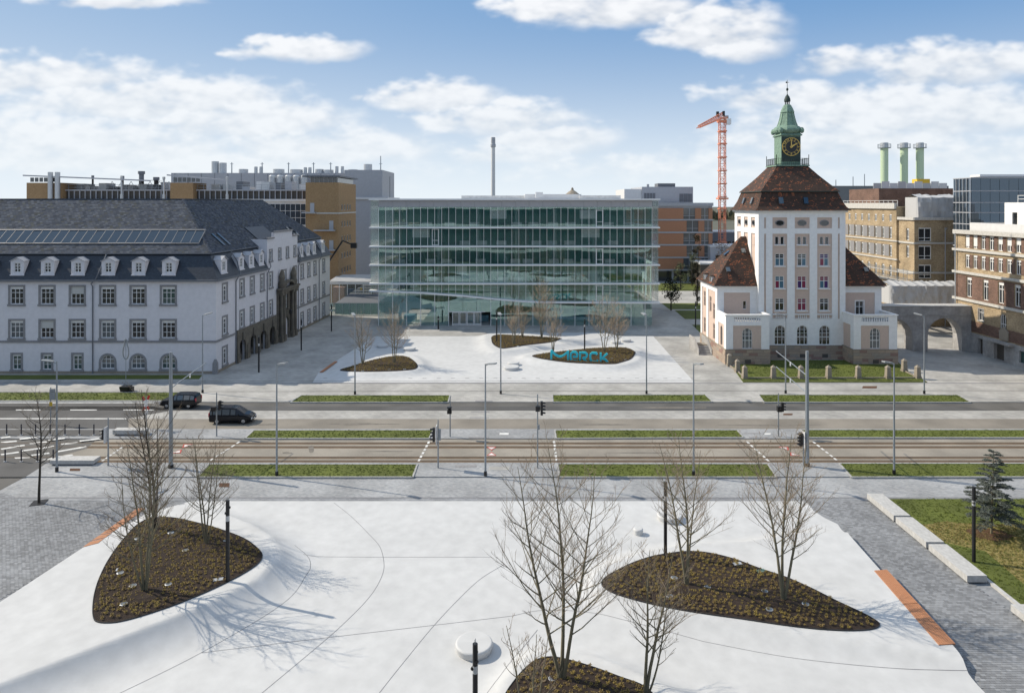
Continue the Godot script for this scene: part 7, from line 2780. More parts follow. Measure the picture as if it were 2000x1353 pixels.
func build_crane() -> void:
	var p := W(1411, 398, 205.0)
	var t := thing("tower_crane", "orange lattice tower crane with short drooping jib", "crane", Vector3(p.x, 0, -205.0), 0.0)
	var h := 46.5
	var hw := 0.82
	var mast := MB.new()
	for s in [[-1, -1], [1, -1], [1, 1], [-1, 1]]:
		mast.bar(Vector3(s[0] * hw, 0, s[1] * hw), Vector3(s[0] * hw, h, s[1] * hw), 0.2)
	var y := 0.0
	var flip := 1.0
	while y < h - 1.0:
		for e in [[-1, -1, 1, -1], [1, -1, 1, 1], [1, 1, -1, 1], [-1, 1, -1, -1]]:
			var a := Vector3(e[0] * hw, y, e[1] * hw)
			var c := Vector3(e[2] * hw, y, e[3] * hw)
			mast.bar(a, c, 0.09)
			var up := Vector3(0, 1.55, 0)
			if flip > 0:
				mast.bar(a, c + up, 0.09)
			else:
				mast.bar(c, a + up, 0.09)
		y += 1.55
		flip = -flip
	part(t, "mast", mast, M.steel_orange)
	for yy in [10.5, 20.5, 24.2, 28.1, 32.0, 36.0, 40.0, 43.8]:
		bx(t, "collar", Vector3(0, yy, 0), Vector3(2.3, 0.28, 2.3), M.steel_orange)
	bx(t, "climbing_frame", Vector3(0, 23.6, 0), Vector3(2.9, 0.5, 2.9), M.steel_orange)
	bx(t, "slewing_ring", Vector3(0, h + 0.3, 0), Vector3(2.6, 0.6, 2.6), M.steel_orange)
	bx(t, "cabin", Vector3(1.6, h + 0.1, 0.8), Vector3(1.3, 1.7, 1.4), M.sign_white)
	# jib runs away from the camera and to the side; counter-jib opposite
	var jd := Vector3(-0.40, -0.06, -0.92).normalized()
	var start := Vector3(0, h + 1.2, 0)
	var jib := MB.new()
	var side := jd.cross(Vector3.UP).normalized() * 0.75
	var n := 14
	var jl := 30.0
	var tip := start + Vector3(-8.4, -3.4, 4.0)
	jd = (tip - start) / n
	side = jd.cross(Vector3.UP).normalized() * 0.7
	for k in n:
		var a := start + jd * k
		var c := start + jd * (k + 1)
		var lift := Vector3(0, 1.1 * (1.0 - float(k) / n) + 0.7, 0)
		var lift2 := Vector3(0, 1.1 * (1.0 - float(k + 1) / n) + 0.7, 0)
		jib.bar(a - side, c - side, 0.16)
		jib.bar(a + side, c + side, 0.16)
		jib.bar(a + lift, c + lift2, 0.18)
		jib.bar(a - side, a + lift, 0.09)
		jib.bar(a + side, a + lift, 0.09)
		jib.bar(a - side, c + side, 0.09)
		jib.bar(a + lift, c - side, 0.09)
		jib.bar(a + lift, c + side, 0.09)
	part(t, "jib", jib, M.steel_orange)
	var cj := MB.new()
	cj.bar(start, start + Vector3(2.4, 0.6, -4.0), 1.2, 0.5)
	part(t, "counter_jib", cj, M.steel_orange)
	bx(t, "ballast", start + Vector3(2.3, 0.2, -4.2), Vector3(1.5, 2.2, 1.2), M.concrete_grey)
	bx(t, "winch", start + Vector3(-1.4, 1.2, 0), Vector3(0.7, 1.6, 0.8), M.dark_metal)
	bx(t, "winch", start + Vector3(0.4, 1.4, 0), Vector3(0.6, 1.5, 0.8), M.dark_metal)

# ---------------------------------------------------------------- lamps, masts, bollards, benches
func build_street_things() -> void:
	# slim street lamps along the walks: pole, black foot, flat head
	var lamp := thing("street_lamp", "tall slim grey street lamp beside the red and white painted triangles", "street lamp", G(948, 929, 0.09), 0.0, "street lamps along the near walk")
	var pb := MB.new()
	pb.tube([Vector3(0, 0, 0), Vector3(0, 3.0, 0), Vector3(0, 9.0, 0)], [0.085, 0.08, 0.05], 10)
	part(lamp, "pole", pb, M.galvanised)
	var fb := MB.new()
	fb.tube([Vector3(0, 0, 0), Vector3(0, 0.36, 0)], [0.13, 0.13], 10, true)
	part(lamp, "foot", fb, M.black_paint)
	var ab := MB.new()
	ab.bar(Vector3(0, 8.85, 0), Vector3(0.0, 9.05, 0.35), 0.06)
	part(lamp, "arm", ab, M.galvanised)
	var hb := MB.new()
	hb.cbox(Vector3.ZERO, Vector3(0.36, 0.10, 0.85))
	var head := part(lamp, "head", hb, M.grey_paint, Vector3(0.0, 9.12, 0.65))
	head.rotation.x = -0.18
	var gb := MB.new()
	gb.cbox(Vector3(0, -0.055, 0.1), Vector3(0.28, 0.015, 0.5))
	part(head, "lens", gb, M.headlamp)
	var r0: float = 0.9
	lamp.rotation.y = r0
	for q in [[110, 921, -1.2, "beside the long concrete bench on the crossing island"], [540, 929, 1.1, "on the turf strip across from the three-tree bed"], [1355, 928, 0.4, "on the turf strip across from the long soil bed"], [1747, 926, -1.3, "on the turf strip across from the row of concrete benches"]]:
		copy_thing(lamp, G(q[0], q[1], 0.09), q[2], "tall slim grey street lamp " + q[3])
	for q in [[395, 767, -0.9, "at the corner of the office house"], [693, 770, 0.5, "in front of the drop-shaped brown bed"], [978, 769, 0.2, "in front of the paired round seats on the far plaza"], [1263, 769, 0.3, "at the far plaza's corner beyond the lettered bed"], [1535, 768, 1.3, "in front of the tower house lawn"], [1806, 769, 0.8, "in front of the arched gateway"]]:
		copy_thing(lamp, G(q[0], q[1], 0.09), PI + q[2], "tall slim grey street lamp " + q[3], "street lamps along the far pavement")
	# stout tram masts with a cantilever
	for q in [[1577, 910, "stout grey tram mast with two pull-off arms above the tower lawn", -1.0], [333, 913, "stout grey tram mast with one pull-off arm among the bare trees", 1.0]]:
		var t := thing("tram_mast", q[2], "mast", G(q[0], q[1], 0.09))
		var b := MB.new()
		b.tube([Vector3.ZERO, Vector3(0, 9.6, 0)], [0.17, 0.13], 12, true)
		part(t, "pole", b, M.galvanised)
		var c := MB.new()
		c.tube([Vector3.ZERO, Vector3(0, 0.25, 0)], [0.22, 0.22], 12, true)
		part(t, "foot", c, M.rust_dust if q[3] < 0 else M.black_paint)
		var arms := [[7.55, 8.35], [6.1, 6.9]] if q[3] < 0 else [[6.6, 7.4]]
		for a in arms:
			var d := MB.new()
			d.tube([Vector3(0, a[0], 0), Vector3(0.15 * q[3], a[1] - 0.1, -6.3)], [0.045, 0.035], 6)
			part(t, "pull_off_arm", d, M.galvanised)
			var e := MB.new()
			e.tube([Vector3(0.08 * q[3], a[0] + 0.4, -3.2), Vector3(0.08 * q[3], a[0] + 0.05, -3.2)], [0.06, 0.06], 6, true)
			part(t, "insulator", e, M.sign_white)
	# contact wires over the two tracks
	for v in [868.7, 896.2]:
		var z := G(1000, v).z
		var w := MB.new()
		w.tube([Vector3(-150, 5.9, z), Vector3(-60, 5.75, z), Vector3(30, 5.9, z), Vector3(150, 5.8, z)], [0.010, 0.010, 0.010, 0.010], 4)
		one("contact_wire", w, M.dark_metal, "thin contact wire strung above the tram track", "wire", Vector3.ZERO, "tram contact wires")
	# black light columns
	var col := thing("light_column", "black light column at the rim of the three-tree bed", "light column", G(444, 1137, 0.75))
	var lb := MB.new()
	lb.tube([Vector3(0, -0.2, 0), Vector3(0, 4.6, 0)], [0.105, 0.105], 12, true)
	part(col, "pole", lb, M.dark_metal)
	var hd := MB.new()
	hd.tube([Vector3(0, 3.45, 0), Vector3(0, 3.75, 0)], [0.108, 0.108], 12)
	part(col, "light_ring", hd, M.aluminium)
	for k in 3:
		var sp := MB.new()
		sp.lathe([Vector2(0.02, -0.06), Vector2(0.07, -0.05), Vector2(0.07, 0.06), Vector2(0.02, 0.07)], 8)
		var spn := part(col, "spotlight", sp, M.black_paint, Vector3(0.10 * cos(k * 2.1), 4.2 - k * 0.28, 0.10 * sin(k * 2.1)))
		spn.rotation.z = PI * 0.5
	for s in [-0.04, 0.04]:
		var tp := MB.new()
		tp.tube([Vector3(s, 4.6, 0), Vector3(s, 4.78, 0)], [0.012, 0.012], 5)
		part(col, "rod", tp, M.galvanised)
	copy_thing(col, G(1300, 1088, 0.45), 0.7, "black light column at the tip of the long bed by the round seats")
	copy_thing(col, G(1903, 1097, 0.1), 1.9, "black light column on the cedar lawn")
	copy_thing(col, G(928, 1484, 0.0), 1.2, "black twin-tipped light column beside the broad round seat")
	for q in [[505, 727, 0.08, "black light column before the arcade of the office house"], [588, 684, 0.08, "black light column near the far end of the office house"], [647, 647, 0.08, "black light column next to the glass fence"], [1142, 684, 0.5, "black light column in the bed with the turquoise letters"], [970, 667, 0.5, "black light column in the bed closest to the glass hall"], [856, 643, 0.08, "short black light column at the glass hall doors"], [1359, 640, 0.08, "black light column on the lawn beside the tower house"]]:
		var c := copy_thing(col, G(q[0], q[1], q[2]), 0.4, q[3])
		if q[0] == 856:
			c.scale = Vector3(1.3, 0.5, 1.3)
	# bollards on the west arm
	var bo := thing("bollard", "slim dark blue bollard in the row along the tram bed", "bollard", G(12, 849, 0.09), 0.0, "bollards along the tram bed")
	var bb := MB.new()
	bb.tube([Vector3.ZERO, Vector3(0, 1.02, 0)], [0.055, 0.055], 8, true)
	part(bo, "post", bb, M.bollard)
	var bf := MB.new()
	bf.tube([Vector3.ZERO, Vector3(0, 0.06, 0)], [0.13, 0.10], 8, true)
	part(bo, "foot", bf, M.cladding_pale)
	for u in [-17, 40.5, 68.5, 97, 126, 154, 182.5]:
		copy_thing(bo, G(u, 849.5, 0.09))
	for u in [9, 40.5, 72, 103, -23]:
		copy_thing(bo, G(u, 901.5, 0.09), 0.0, "slim dark blue bollard in the row beside the long concrete bench", "bollards beside the concrete bench")
	# concrete benches
	bench(G(96, 909, 0.085), G(181, 909, 0.085), 1.05, 0.42, "long pale concrete bench on the crossing island by a street lamp")
	bench(G(219, 850.5, 0.09), G(281, 850.5, 0.09), 0.8, 0.5, "pale concrete bench next to the striped signal on the tram island")
	var e0 := G(1694, 976.0)
	var e1 := G(1890, 1140.0)
	var along := (e1 - e0).normalized()
	var cuts := [[0.0, 0.318], [0.340, 0.648], [0.672, 1.0]]
	var total := e0.distance_to(e1)
	for i in 3:
		var a: Vector3 = e0 + along * (total * cuts[i][0])
		var c: Vector3 = e0 + along * (total * cuts[i][1])
		bench_between(a, c, 0.92, 0.47, ["pale concrete bench block at the street end of the row beside the lawn", "middle pale concrete bench block of the row beside the lawn", "pale concrete bench block of the row with its dark end towards the plaza"][i])
	bench_between(G(1975, 1196), G(2075, 1275), 0.9, 0.45, "detached pale concrete bench block cut by the frame edge")
	# stone posts round the tower lawn, with a kerb between them
	var posts := [[1425, 715], [1441, 727], [1455, 740], [1511, 740], [1565, 740], [1619, 740], [1677, 740], [1735, 740], [1793, 739.5], [1767, 726]]
	var sp := thing("stone_post", "squat sandstone post with pyramid top beside the tower lawn", "post", G(posts[0][0], posts[0][1], 0.08), 0.0, "sandstone posts round the tower lawn")
	var sb := MB.new()
	hip_rings(sb, [[0.34, 0.34, 0.0], [0.34, 0.34, 0.30]], 0.0)
	hip_rings(sb, [[0.29, 0.29, 0.30], [0.24, 0.24, 1.38]], 0.0)
	part(sp, "shaft", sb, M.stone_warm)
	var sc := MB.new()
	hip_rings(sc, [[0.27, 0.27, 1.36], [0.27, 0.27, 1.46], [0.02, 0.02, 1.75]], 0.0)
	part(sp, "cap", sc, M.stone_warm)
	for k in range(1, posts.size()):
		copy_thing(sp, G(posts[k][0], posts[k][1], 0.08), 0.05 * (k % 3))
	var lawn := [[1452, 745.5], [1812, 745.5], [1768, 722], [1752, 703], [1480, 703], [1430, 715]]
	var lb2 := MB.new()
	lb2.prism(pxpoly(lawn, 0.16), 0.05, 0.16, false)
	var lo := structure("lawn", lb2, M.turf)
	turf_blades(lo, pxpoly(lawn, 0.16), 0.16, 18.0)
	for seg in [[2, 3], [3, 4], [4, 5], [5, 6], [6, 7], [7, 8], [8, 9], [0, 1], [1, 2]]:
		var a := G(posts[seg[0]][0], posts[seg[0]][1], 0.08)
		var c := G(posts[seg[1]][0], posts[seg[1]][1], 0.08)
		var kb := MB.new()
		kb.bar(a + Vector3(0, 0.12, 0), c + Vector3(0, 0.12, 0), 0.14, 0.2)
		part(lo, "kerb", kb, M.stone_warm)
	# turquoise letters on the far bed
	letters()
	# a boom lift between the brick tower and the office house
	var bl := thing("boom_lift", "dark articulated boom lift reaching over the office house eaves", "boom lift", Vector3(-38.0, 0.0, -141.0))
	for q in [[Vector3(-3, 3.0, 0), Vector3(0.1, 10.0, 0), 0.34], [Vector3(0.1, 10.0, 0), Vector3(3.0, 14.4, 0), 0.30], [Vector3(3.0, 14.4, 0), Vector3(4.9, 13.6, 0), 0.24]]:
		var b := MB.new()
		b.bar(q[0], q[1], q[2])
		part(bl, "boom", b, M.dark_metal)
	bx(bl, "basket", Vector3(5.3, 13.4, 0), Vector3(1.2, 1.1, 0.9), M.dark_metal)
	bx(bl, "chassis", Vector3(-3.0, 1.6, 0), Vector3(4.4, 1.2, 2.2), M.dark_metal)
	for s in [-1.5, 1.5]:
		var wl := MB.new()
		wl.tube([Vector3(-3 + s, 0.6, 1.2), Vector3(-3 + s, 0.6, 0.8)], [0.6, 0.6], 12, true)
		part(bl, "wheel", wl, M.tyre)

func bench(a: Vector3, c: Vector3, deep: float, h: float, label: String) -> void:
	var t := thing("concrete_bench", label, "bench", (a + c) * 0.5)
	var w := c.x - a.x
	var b := MB.new()
	b.box(Vector3(-w * 0.5, 0.10, -deep), Vector3(w * 0.5, h, 0))
	part(t, "block", b, M.concrete_pale)
	var f := MB.new()
	f.box(Vector3(-w * 0.5 + 0.15, 0, -deep + 0.12), Vector3(w * 0.5 - 0.15, 0.10, -0.12))
	part(t, "plinth", f, M.joint)

func bench_between(a: Vector3, c: Vector3, deep: float, h: float, label: String) -> void:
	var d := c - a
	var t := thing("concrete_bench", label, "bench", a)
	var side := Vector3(-d.z, 0, d.x).normalized()
	if side.x < 0:
		side = -side
	var b := MB.new()
	var ends := Vector3(deep, 0, 0) * 1.25
	b.prism(v2([Vector2(0, 0), Vector2(d.x, d.z), Vector2(d.x + ends.x, d.z), Vector2(ends.x, 0)]), 0.09, h)
	part(t, "block", b, M.concrete_pale)
	var f := MB.new()
	f.prism(v2([Vector2(0.15, 0.05), Vector2(d.x + 0.1, d.z - 0.12), Vector2(d.x + ends.x - 0.12, d.z - 0.12), Vector2(ends.x - 0.1, 0.05)]), 0.0, 0.09)
	part(t, "plinth", f, M.joint)

func letters() -> void:
	var a := G(1075, 703.5, 0.5)
	var c := G(1189, 709.0, 0.5)
	var d := c - a
	var t := thing("letter_sign", "row of upright turquoise capital letters planted in the brown bed", "sign", a, atan2(-d.z, d.x))
	var L := d.length()
	var k := L / 8.05
	var H := 1.35
	var s := 0.125
	var wave := [Vector2(0.12, H)]
	for i in 9:
		var f := i / 8.0
		var x := lerpf(0.42, 2.15, f)
		wave.append(Vector2(x, 0.52 + (H - 0.62) * pow(absf(x - 1.285) / 1.15, 1.6)))
	wave.append(Vector2(2.45, H))
	var glyphs := [
		[[[Vector2(0.12, -0.12), Vector2(0.12, H)], [Vector2(2.45, -0.12), Vector2(2.45, H)], wave]],
		[[[Vector2(3.12, 0.62), Vector2(3.72, 0.62), Vector2(3.74, 1.0), Vector2(3.55, 1.22), Vector2(3.1, 1.24), Vector2(2.82, 1.0), Vector2(2.82, 0.28), Vector2(3.08, 0.04), Vector2(3.78, 0.04)]]],
		[[[Vector2(4.12, -0.12), Vector2(4.12, 1.30)], [Vector2(4.3, 1.22), Vector2(4.85, 1.22), Vector2(5.10, 1.0), Vector2(5.05, 0.72), Vector2(4.82, 0.55), Vector2(4.5, 0.52), Vector2(4.95, 0.05), Vector2(5.25, 0.03)]]],
		[[[Vector2(6.45, 1.05), Vector2(6.35, 1.24), Vector2(5.78, 1.24), Vector2(5.52, 1.0), Vector2(5.56, 0.28), Vector2(5.85, 0.04), Vector2(6.4, 0.06), Vector2(6.55, 0.3)]]],
		[[[Vector2(6.95, -0.12), Vector2(6.95, 1.3)], [Vector2(7.85, 1.25), Vector2(7.12, 0.58), Vector2(7.6, 0.42), Vector2(7.88, 0.12), Vector2(7.9, -0.10)]]],
	]
	for g in glyphs:
		var b := MB.new()
		var back := 0.0
		for stroke in g[0]:
			var line := PackedVector2Array()
			for p in stroke:
				line.append(p * Vector2(k, 1.0))
			for poly in Geometry2D.offset_polyline(line, s, Geometry2D.JOIN_ROUND, Geometry2D.END_BUTT):
				b.plate(poly, -0.42 + back, 0.0 - back)
			back += 0.012
		part(t, "letter", b, M.turquoise)
	t.rotation.x = 0.0

# ---------------------------------------------------------------- traffic signals and signs
func signal_head(parent: Node, at: Vector3, turn: float, n: int, pedestrian := false) -> void:
	var h := 0.32 * n
	var o := bx(parent, "signal_head", at, Vector3(0.34, h, 0.22), M.black_paint, turn)
	o.scale = Vector3.ONE * 0.88
	for i in n:
		var y := h * 0.5 - 0.16 - i * 0.32
		var l := MB.new()
		l.tube([Vector3(0, y, 0.11), Vector3(0, y, 0.125)], [0.10, 0.10], 12, true)
		part(o, "lens", l, M.lens_dark)
		var v := MB.new()
		for k in 7:
			var a0 := PI * k / 7.0
			var a1 := PI * (k + 1) / 7.0
			v.quad(Vector3(cos(a0) * 0.13, y + sin(a0) * 0.13, 0.11), Vector3(cos(a0) * 0.12, y + sin(a0) * 0.12 - 0.02, 0.36), Vector3(cos(a1) * 0.12, y + sin(a1) * 0.12 - 0.02, 0.36), Vector3(cos(a1) * 0.13, y + sin(a1) * 0.13, 0.11))
		part(o, "visor", v, M.black_paint)

func signal_post(at: Vector3, h: float, label: String) -> Node3D:
	var t := thing("traffic_signal", label, "traffic signal", at)
	var b := MB.new()
	b.tube([Vector3.ZERO, Vector3(0, h, 0)], [0.065, 0.05], 8, true)
	part(t, "pole", b, M.galvanised)
	return t

func build_signals() -> void:
	var t := signal_post(G(879, 852.5, 0.09), 3.75, "signal post carrying a single black pedestrian box at the corner of the turf islands")
	signal_head(t, Vector3(-0.05, 2.55, 0.1), 0.3, 1)
	bx(t, "hood", Vector3(-0.05, 2.78, 0.15), Vector3(0.44, 0.06, 0.4), M.black_paint)
	bx(t, "hood", Vector3(-0.05, 2.36, 0.12), Vector3(0.42, 0.3, 0.34), M.black_paint)
	t = signal_post(G(855.5, 913.5, 0.09), 4.0, "signal post with a backed four-lens tram signal facing down the track")
	signal_head(t, Vector3(-0.35, 2.75, 0.0), -PI * 0.5, 4)
	bx(t, "backboard", Vector3(-0.13, 2.75, 0.05), Vector3(0.05, 1.55, 0.62), M.cladding_pale)
	bx(t, "control_box", Vector3(0.12, 2.75, 0), Vector3(0.2, 0.9, 0.2), M.grey_paint)
	t = signal_post(G(1050, 913.5, 0.09), 6.1, "tall signal post with pedestrian box and three-lens signal before the lettered plaza")
	signal_head(t, Vector3(0.05, 5.0, 0.1), 0.2, 1)
	bx(t, "hood", Vector3(0.0, 4.98, 0.2), Vector3(0.36, 0.42, 0.35), M.black_paint)
	signal_head(t, Vector3(0.34, 4.95, 0.0), PI * 0.5, 4)
	bx(t, "button_box", Vector3(0.08, 3.4, 0.05), Vector3(0.18, 0.4, 0.16), M.grey_paint)
	t = signal_post(G(1521, 851.5, 0.09), 4.05, "signal post with clustered black heads beside the orange painted mark")
	signal_head(t, Vector3(0.36, 2.75, 0.0), PI * 0.5, 3)
	signal_head(t, Vector3(0.02, 2.65, 0.15), 0.2, 1)
	bx(t, "hood", Vector3(0.0, 2.62, 0.2), Vector3(0.4, 0.5, 0.35), M.black_paint)
	t = signal_post(G(422.5, 851.5, 0.09), 4.1, "signal post with back-to-back black heads in front of the dark minivan")
	signal_head(t, Vector3(0.3, 2.9, 0.0), PI * 0.5, 3)
	signal_head(t, Vector3(-0.2, 2.6, 0.1), -0.5, 1)
	bx(t, "hood", Vector3(-0.2, 2.62, 0.15), Vector3(0.42, 0.4, 0.4), M.black_paint)
	t = signal_post(G(1570, 909.5, 0.09), 2.9, "short signal post with four-lens tram signal tucked against the stout mast")
	signal_head(t, Vector3(-0.22, 2.2, 0.0), -PI * 0.5, 4)
	bx(t, "backboard", Vector3(-0.02, 2.2, 0.08), Vector3(0.05, 1.4, 0.5), M.cladding_pale)
	t = signal_post(G(210.5, 909, 0.09), 4.0, "signal post with striped backing at the end of the bollard row")
	signal_head(t, Vector3(-0.38, 2.6, 0.0), -PI * 0.5, 3)
	bx(t, "backboard", Vector3(-0.15, 2.6, 0.05), Vector3(0.05, 1.3, 0.6), M.cladding_pale)
	# level-crossing cross
	var c := thing("crossing_cross", "red and white crossed warning boards on a post beside the dark car", "sign", G(285, 836, 0.09))
	var pb := MB.new()
	pb.tube([Vector3.ZERO, Vector3(0, 3.1, 0)], [0.04, 0.04], 7, true)
	part(c, "post", pb, M.galvanised)
	for s in [-1.0, 1.0]:
		var arm := Node3D.new()
		arm.name = "board"
		arm.position = Vector3(0, 2.45, 0.06 + s * 0.02)
		arm.rotation = Vector3(0, 0.9, s * 0.42)
		c.add_child(arm, true)
		for q in [[-0.75, -0.35, "sign_red"], [-0.35, 0.35, "sign_white"], [0.35, 0.75, "sign_red"]]:
			bx(arm, "field", Vector3(0, (q[0] + q[1]) * 0.5, 0), Vector3(0.20, q[1] - q[0], 0.02), M[q[2]])
	bx(c, "plate", Vector3(0, 1.55, 0.05), Vector3(0.4, 0.35, 0.02), M.sign_white, 0.9)
	# direction sign seen edge-on with a yellow plate
	var sgn := thing("road_sign", "grey-backed road sign with a small yellow plate near the bollards", "sign", G(98, 827, 0.09))
	var sb := MB.new()
	sb.tube([Vector3.ZERO, Vector3(0, 3.6, 0)], [0.05, 0.05], 7, true)
	part(sgn, "post", sb, M.galvanised)
	bx(sgn, "panel", Vector3(0.18, 2.9, 0.0), Vector3(0.5, 1.1, 0.05), M.grey_paint, 0.5)
	bx(sgn, "plate", Vector3(0.05, 1.95, 0.06), Vector3(0.3, 0.4, 0.03), M.sign_yellow)
	# looped emblem on a pole in a black tub
	var em := thing("loop_banner", "thin pole with a grey loop banner standing in a black tub", "banner", G(245, 764, 0.09))
	var eb := MB.new()
	eb.tube([Vector3.ZERO, Vector3(0, 6.2, 0)], [0.035, 0.03], 7)
	part(em, "pole", eb, M.galvanised)
	var lp := MB.new()
	var ring := []
	var rad := []
	for k in 21:
		var an := TAU * k / 20.0 - PI * 0.5
		ring.append(Vector3(cos(an) * 0.34, 4.6 + sin(an) * 0.85 + (0.6 if sin(an) > 0.9 else 0.0), 0))
		rad.append(0.07)
	lp.tube(ring, rad, 6)
	part(em, "loop", lp, M.grey_paint)
	var tb := MB.new()
	hip_rings(tb, [[0.42, 0.4, 0.0], [0.52, 0.5, 0.62]], 0.0)
	tb.quad(Vector3(-0.51, 0.6, 0.5), Vector3(0.51, 0.6, 0.5), Vector3(0.51, 0.6, -0.5), Vector3(-0.51, 0.6, -0.5))
	part(em, "tub", tb, M.black_paint)
	bx(em, "tub_foot", Vector3(0.72, 0.28, 0.1), Vector3(0.36, 0.56, 0.5), M.black_paint)
	# short wooden corner post and markers near the house corner
	for q in [[405, 722, 0.2, 1.9, "stone corner post guarding the office house corner"], ]:
		var cp := MB.new()
		hip_rings(cp, [[0.32, 0.2, 0.0], [0.3, 0.18, 1.4], [0.1, 0.1, 1.9]], 0.0)
		one("corner_post", cp, M.stone_trim, q[4], "post", G(q[0] + 15, q[1] + 8, 0.08))

# ---------------------------------------------------------------- cars
# profile stations: [x, roof y, belt y, half width]; the body is one lofted shell
func car(called: String, label: String, at: Vector3, turn: float, stations: Array, wheels: Array, big: int, size: float) -> void:
	var t := thing(called, label, "car", at, turn)
	t.scale = Vector3.ONE * size
	var b := MB.new()
	var g := MB.new()
	var sec := []
	for s in stations:
		# x, y bottom, belt, roof, half width low, half width roof
		var x: float = s[0]
		var hw: float = s[4]
		var rw: float = s[5]
		sec.append([Vector3(x, s[1], hw * 0.94), Vector3(x, s[1] + 0.22, hw), Vector3(x, s[2] - 0.12, hw), Vector3(x, s[2], hw * 0.965), Vector3(x, s[3] - 0.06, rw + 0.02), Vector3(x, s[3], rw * 0.86), Vector3(x, s[3] + 0.015, 0.0)])
	for i in sec.size() - 1:
		for m in [1.0, -1.0]:
			for k in 6:
				var p := [sec[i][k], sec[i + 1][k], sec[i + 1][k + 1], sec[i][k + 1]]
				for j in 4:
					p[j] = Vector3(p[j].x, p[j].y, p[j].z * m)
				if m > 0:
					b.quad(p[0], p[1], p[2], p[3])
				else:
					b.quad(p[1], p[0], p[3], p[2])
	for e in [0, sec.size() - 1]:
		var f := []
		for k in 7:
			f.append(sec[e][k])
		for k in range(5, -1, -1):
			f.append(Vector3(sec[e][k].x, sec[e][k].y, -sec[e][k].z))
		for k in range(1, f.size() - 1):
			if e == 0:
				b.tri(f[0], f[k], f[k + 1])
			else:
				b.tri(f[0], f[k + 1], f[k])
	part(t, "body", b, M.car_paint)
	# side glass, windscreen and rear window as thin panels just proud of the shell
	for m in [1.0, -1.0]:
		for i in range(big, sec.size() - 2):
			var a: Array = sec[i]
			var c: Array = sec[i + 1]
			if a[4].y - a[3].y < 0.25 or c[4].y - c[3].y < 0.18:
				continue
			var q := MB.new()
			var o := Vector3(0, 0, 0.012)
			var in0 := 0.05
			var p := [a[3].lerp(a[4], 0.06) + o + Vector3(in0, 0, 0), c[3].lerp(c[4], 0.06) + o - Vector3(in0, 0, 0), c[3].lerp(c[4], 0.9) + o - Vector3(in0, 0, 0), a[3].lerp(a[4], 0.9) + o + Vector3(in0, 0, 0)]
			for j in 4:
				p[j] = Vector3(p[j].x, p[j].y, p[j].z * m)
			if m > 0:
				q.quad(p[0], p[1], p[2], p[3])
			else:
				q.quad(p[1], p[0], p[3], p[2])
			part(t, "side_window", q, M.pane_grey)
	var n := sec.size()
	for e in [[n - 5, n - 4, "windscreen"], [1, 0, "rear_window"]]:
		var a: Array = sec[e[0]]
		var c: Array = sec[e[1]]
		var q := MB.new()
		var up := Vector3(0.0, 0.014, 0)
		var a5: Vector3 = a[5] + up
		var c5: Vector3 = c[5] + up
		var aa := Vector3(a5.x, a5.y, a5.z)
		var p := [aa, Vector3(aa.x, aa.y, -aa.z), Vector3(c5.x, c5.y, -c5.z), c5]
		if e[0] < e[1]:
			q.quad(p[0], p[3], p[2], p[1])
		else:
			q.quad(p[0], p[1], p[2], p[3])
		part(t, e[2], q, M.pane_sky)
	for w in wheels:
		for m in [1.0, -1.0]:
			var wn := Node3D.new()
			wn.name = "wheel"
			wn.position = Vector3(w, 0.33, 0.80 * m)
			t.add_child(wn, true)
			var ty := MB.new()
			ty.lathe([Vector2(0.21, -0.10), Vector2(0.31, -0.11), Vector2(0.335, -0.06), Vector2(0.335, 0.06), Vector2(0.31, 0.11), Vector2(0.21, 0.10)], 18)
			var tn := part(wn, "tyre", ty, M.tyre)
			tn.rotation.x = PI * 0.5
			var rm := MB.new()
			rm.lathe([Vector2(0.22, 0.05), Vector2(0.20, 0.10), Vector2(0.06, 0.115), Vector2(0.01, 0.13)], 12)
			var rn := part(wn, "rim", rm, M.rim)
			rn.rotation.x = PI * 0.5 * m
			# arch
			var ar := MB.new()
			for k in 8:
				var a0 := PI * k / 8.0
				var a1 := PI * (k + 1) / 8.0
				ar.bar(Vector3(cos(a0) * 0.39, sin(a0) * 0.39, 0.09 * m), Vector3(cos(a1) * 0.39, sin(a1) * 0.39, 0.09 * m), 0.07)
			part(wn, "arch", ar, M.black_paint)
	var f0: Array = stations[-1]
	var r0: Array = stations[0]
	for m in [1.0, -1.0]:
		bx(t, "headlamp", Vector3(f0[0] - 0.16, f0[2] - 0.12, 0.62 * m), Vector3(0.42, 0.16, 0.34), M.headlamp)
		bx(t, "tail_lamp", Vector3(r0[0] + 0.02, r0[2] + 0.05, 0.72 * m), Vector3(0.12, 0.42, 0.18), M.tail_lamp)
		bx(t, "mirror", Vector3(f0[0] - 1.35, 1.05, 1.0 * m), Vector3(0.14, 0.16, 0.22), M.car_paint)
	bx(t, "bumper", Vector3(f0[0] + 0.01, 0.42, 0), Vector3(0.12, 0.22, 1.5), M.black_paint)
	bx(t, "number_plate", Vector3(f0[0] + 0.08, 0.46, 0), Vector3(0.02, 0.11, 0.5), M.sign_white)
	bx(t, "roof_rail", Vector3(-0.5, r0[3] + 0.10, 0.58), Vector3(2.1, 0.04, 0.05), M.black_paint)
	bx(t, "roof_rail", Vector3(-0.5, r0[3] + 0.10, -0.58), Vector3(2.1, 0.04, 0.05), M.black_paint)

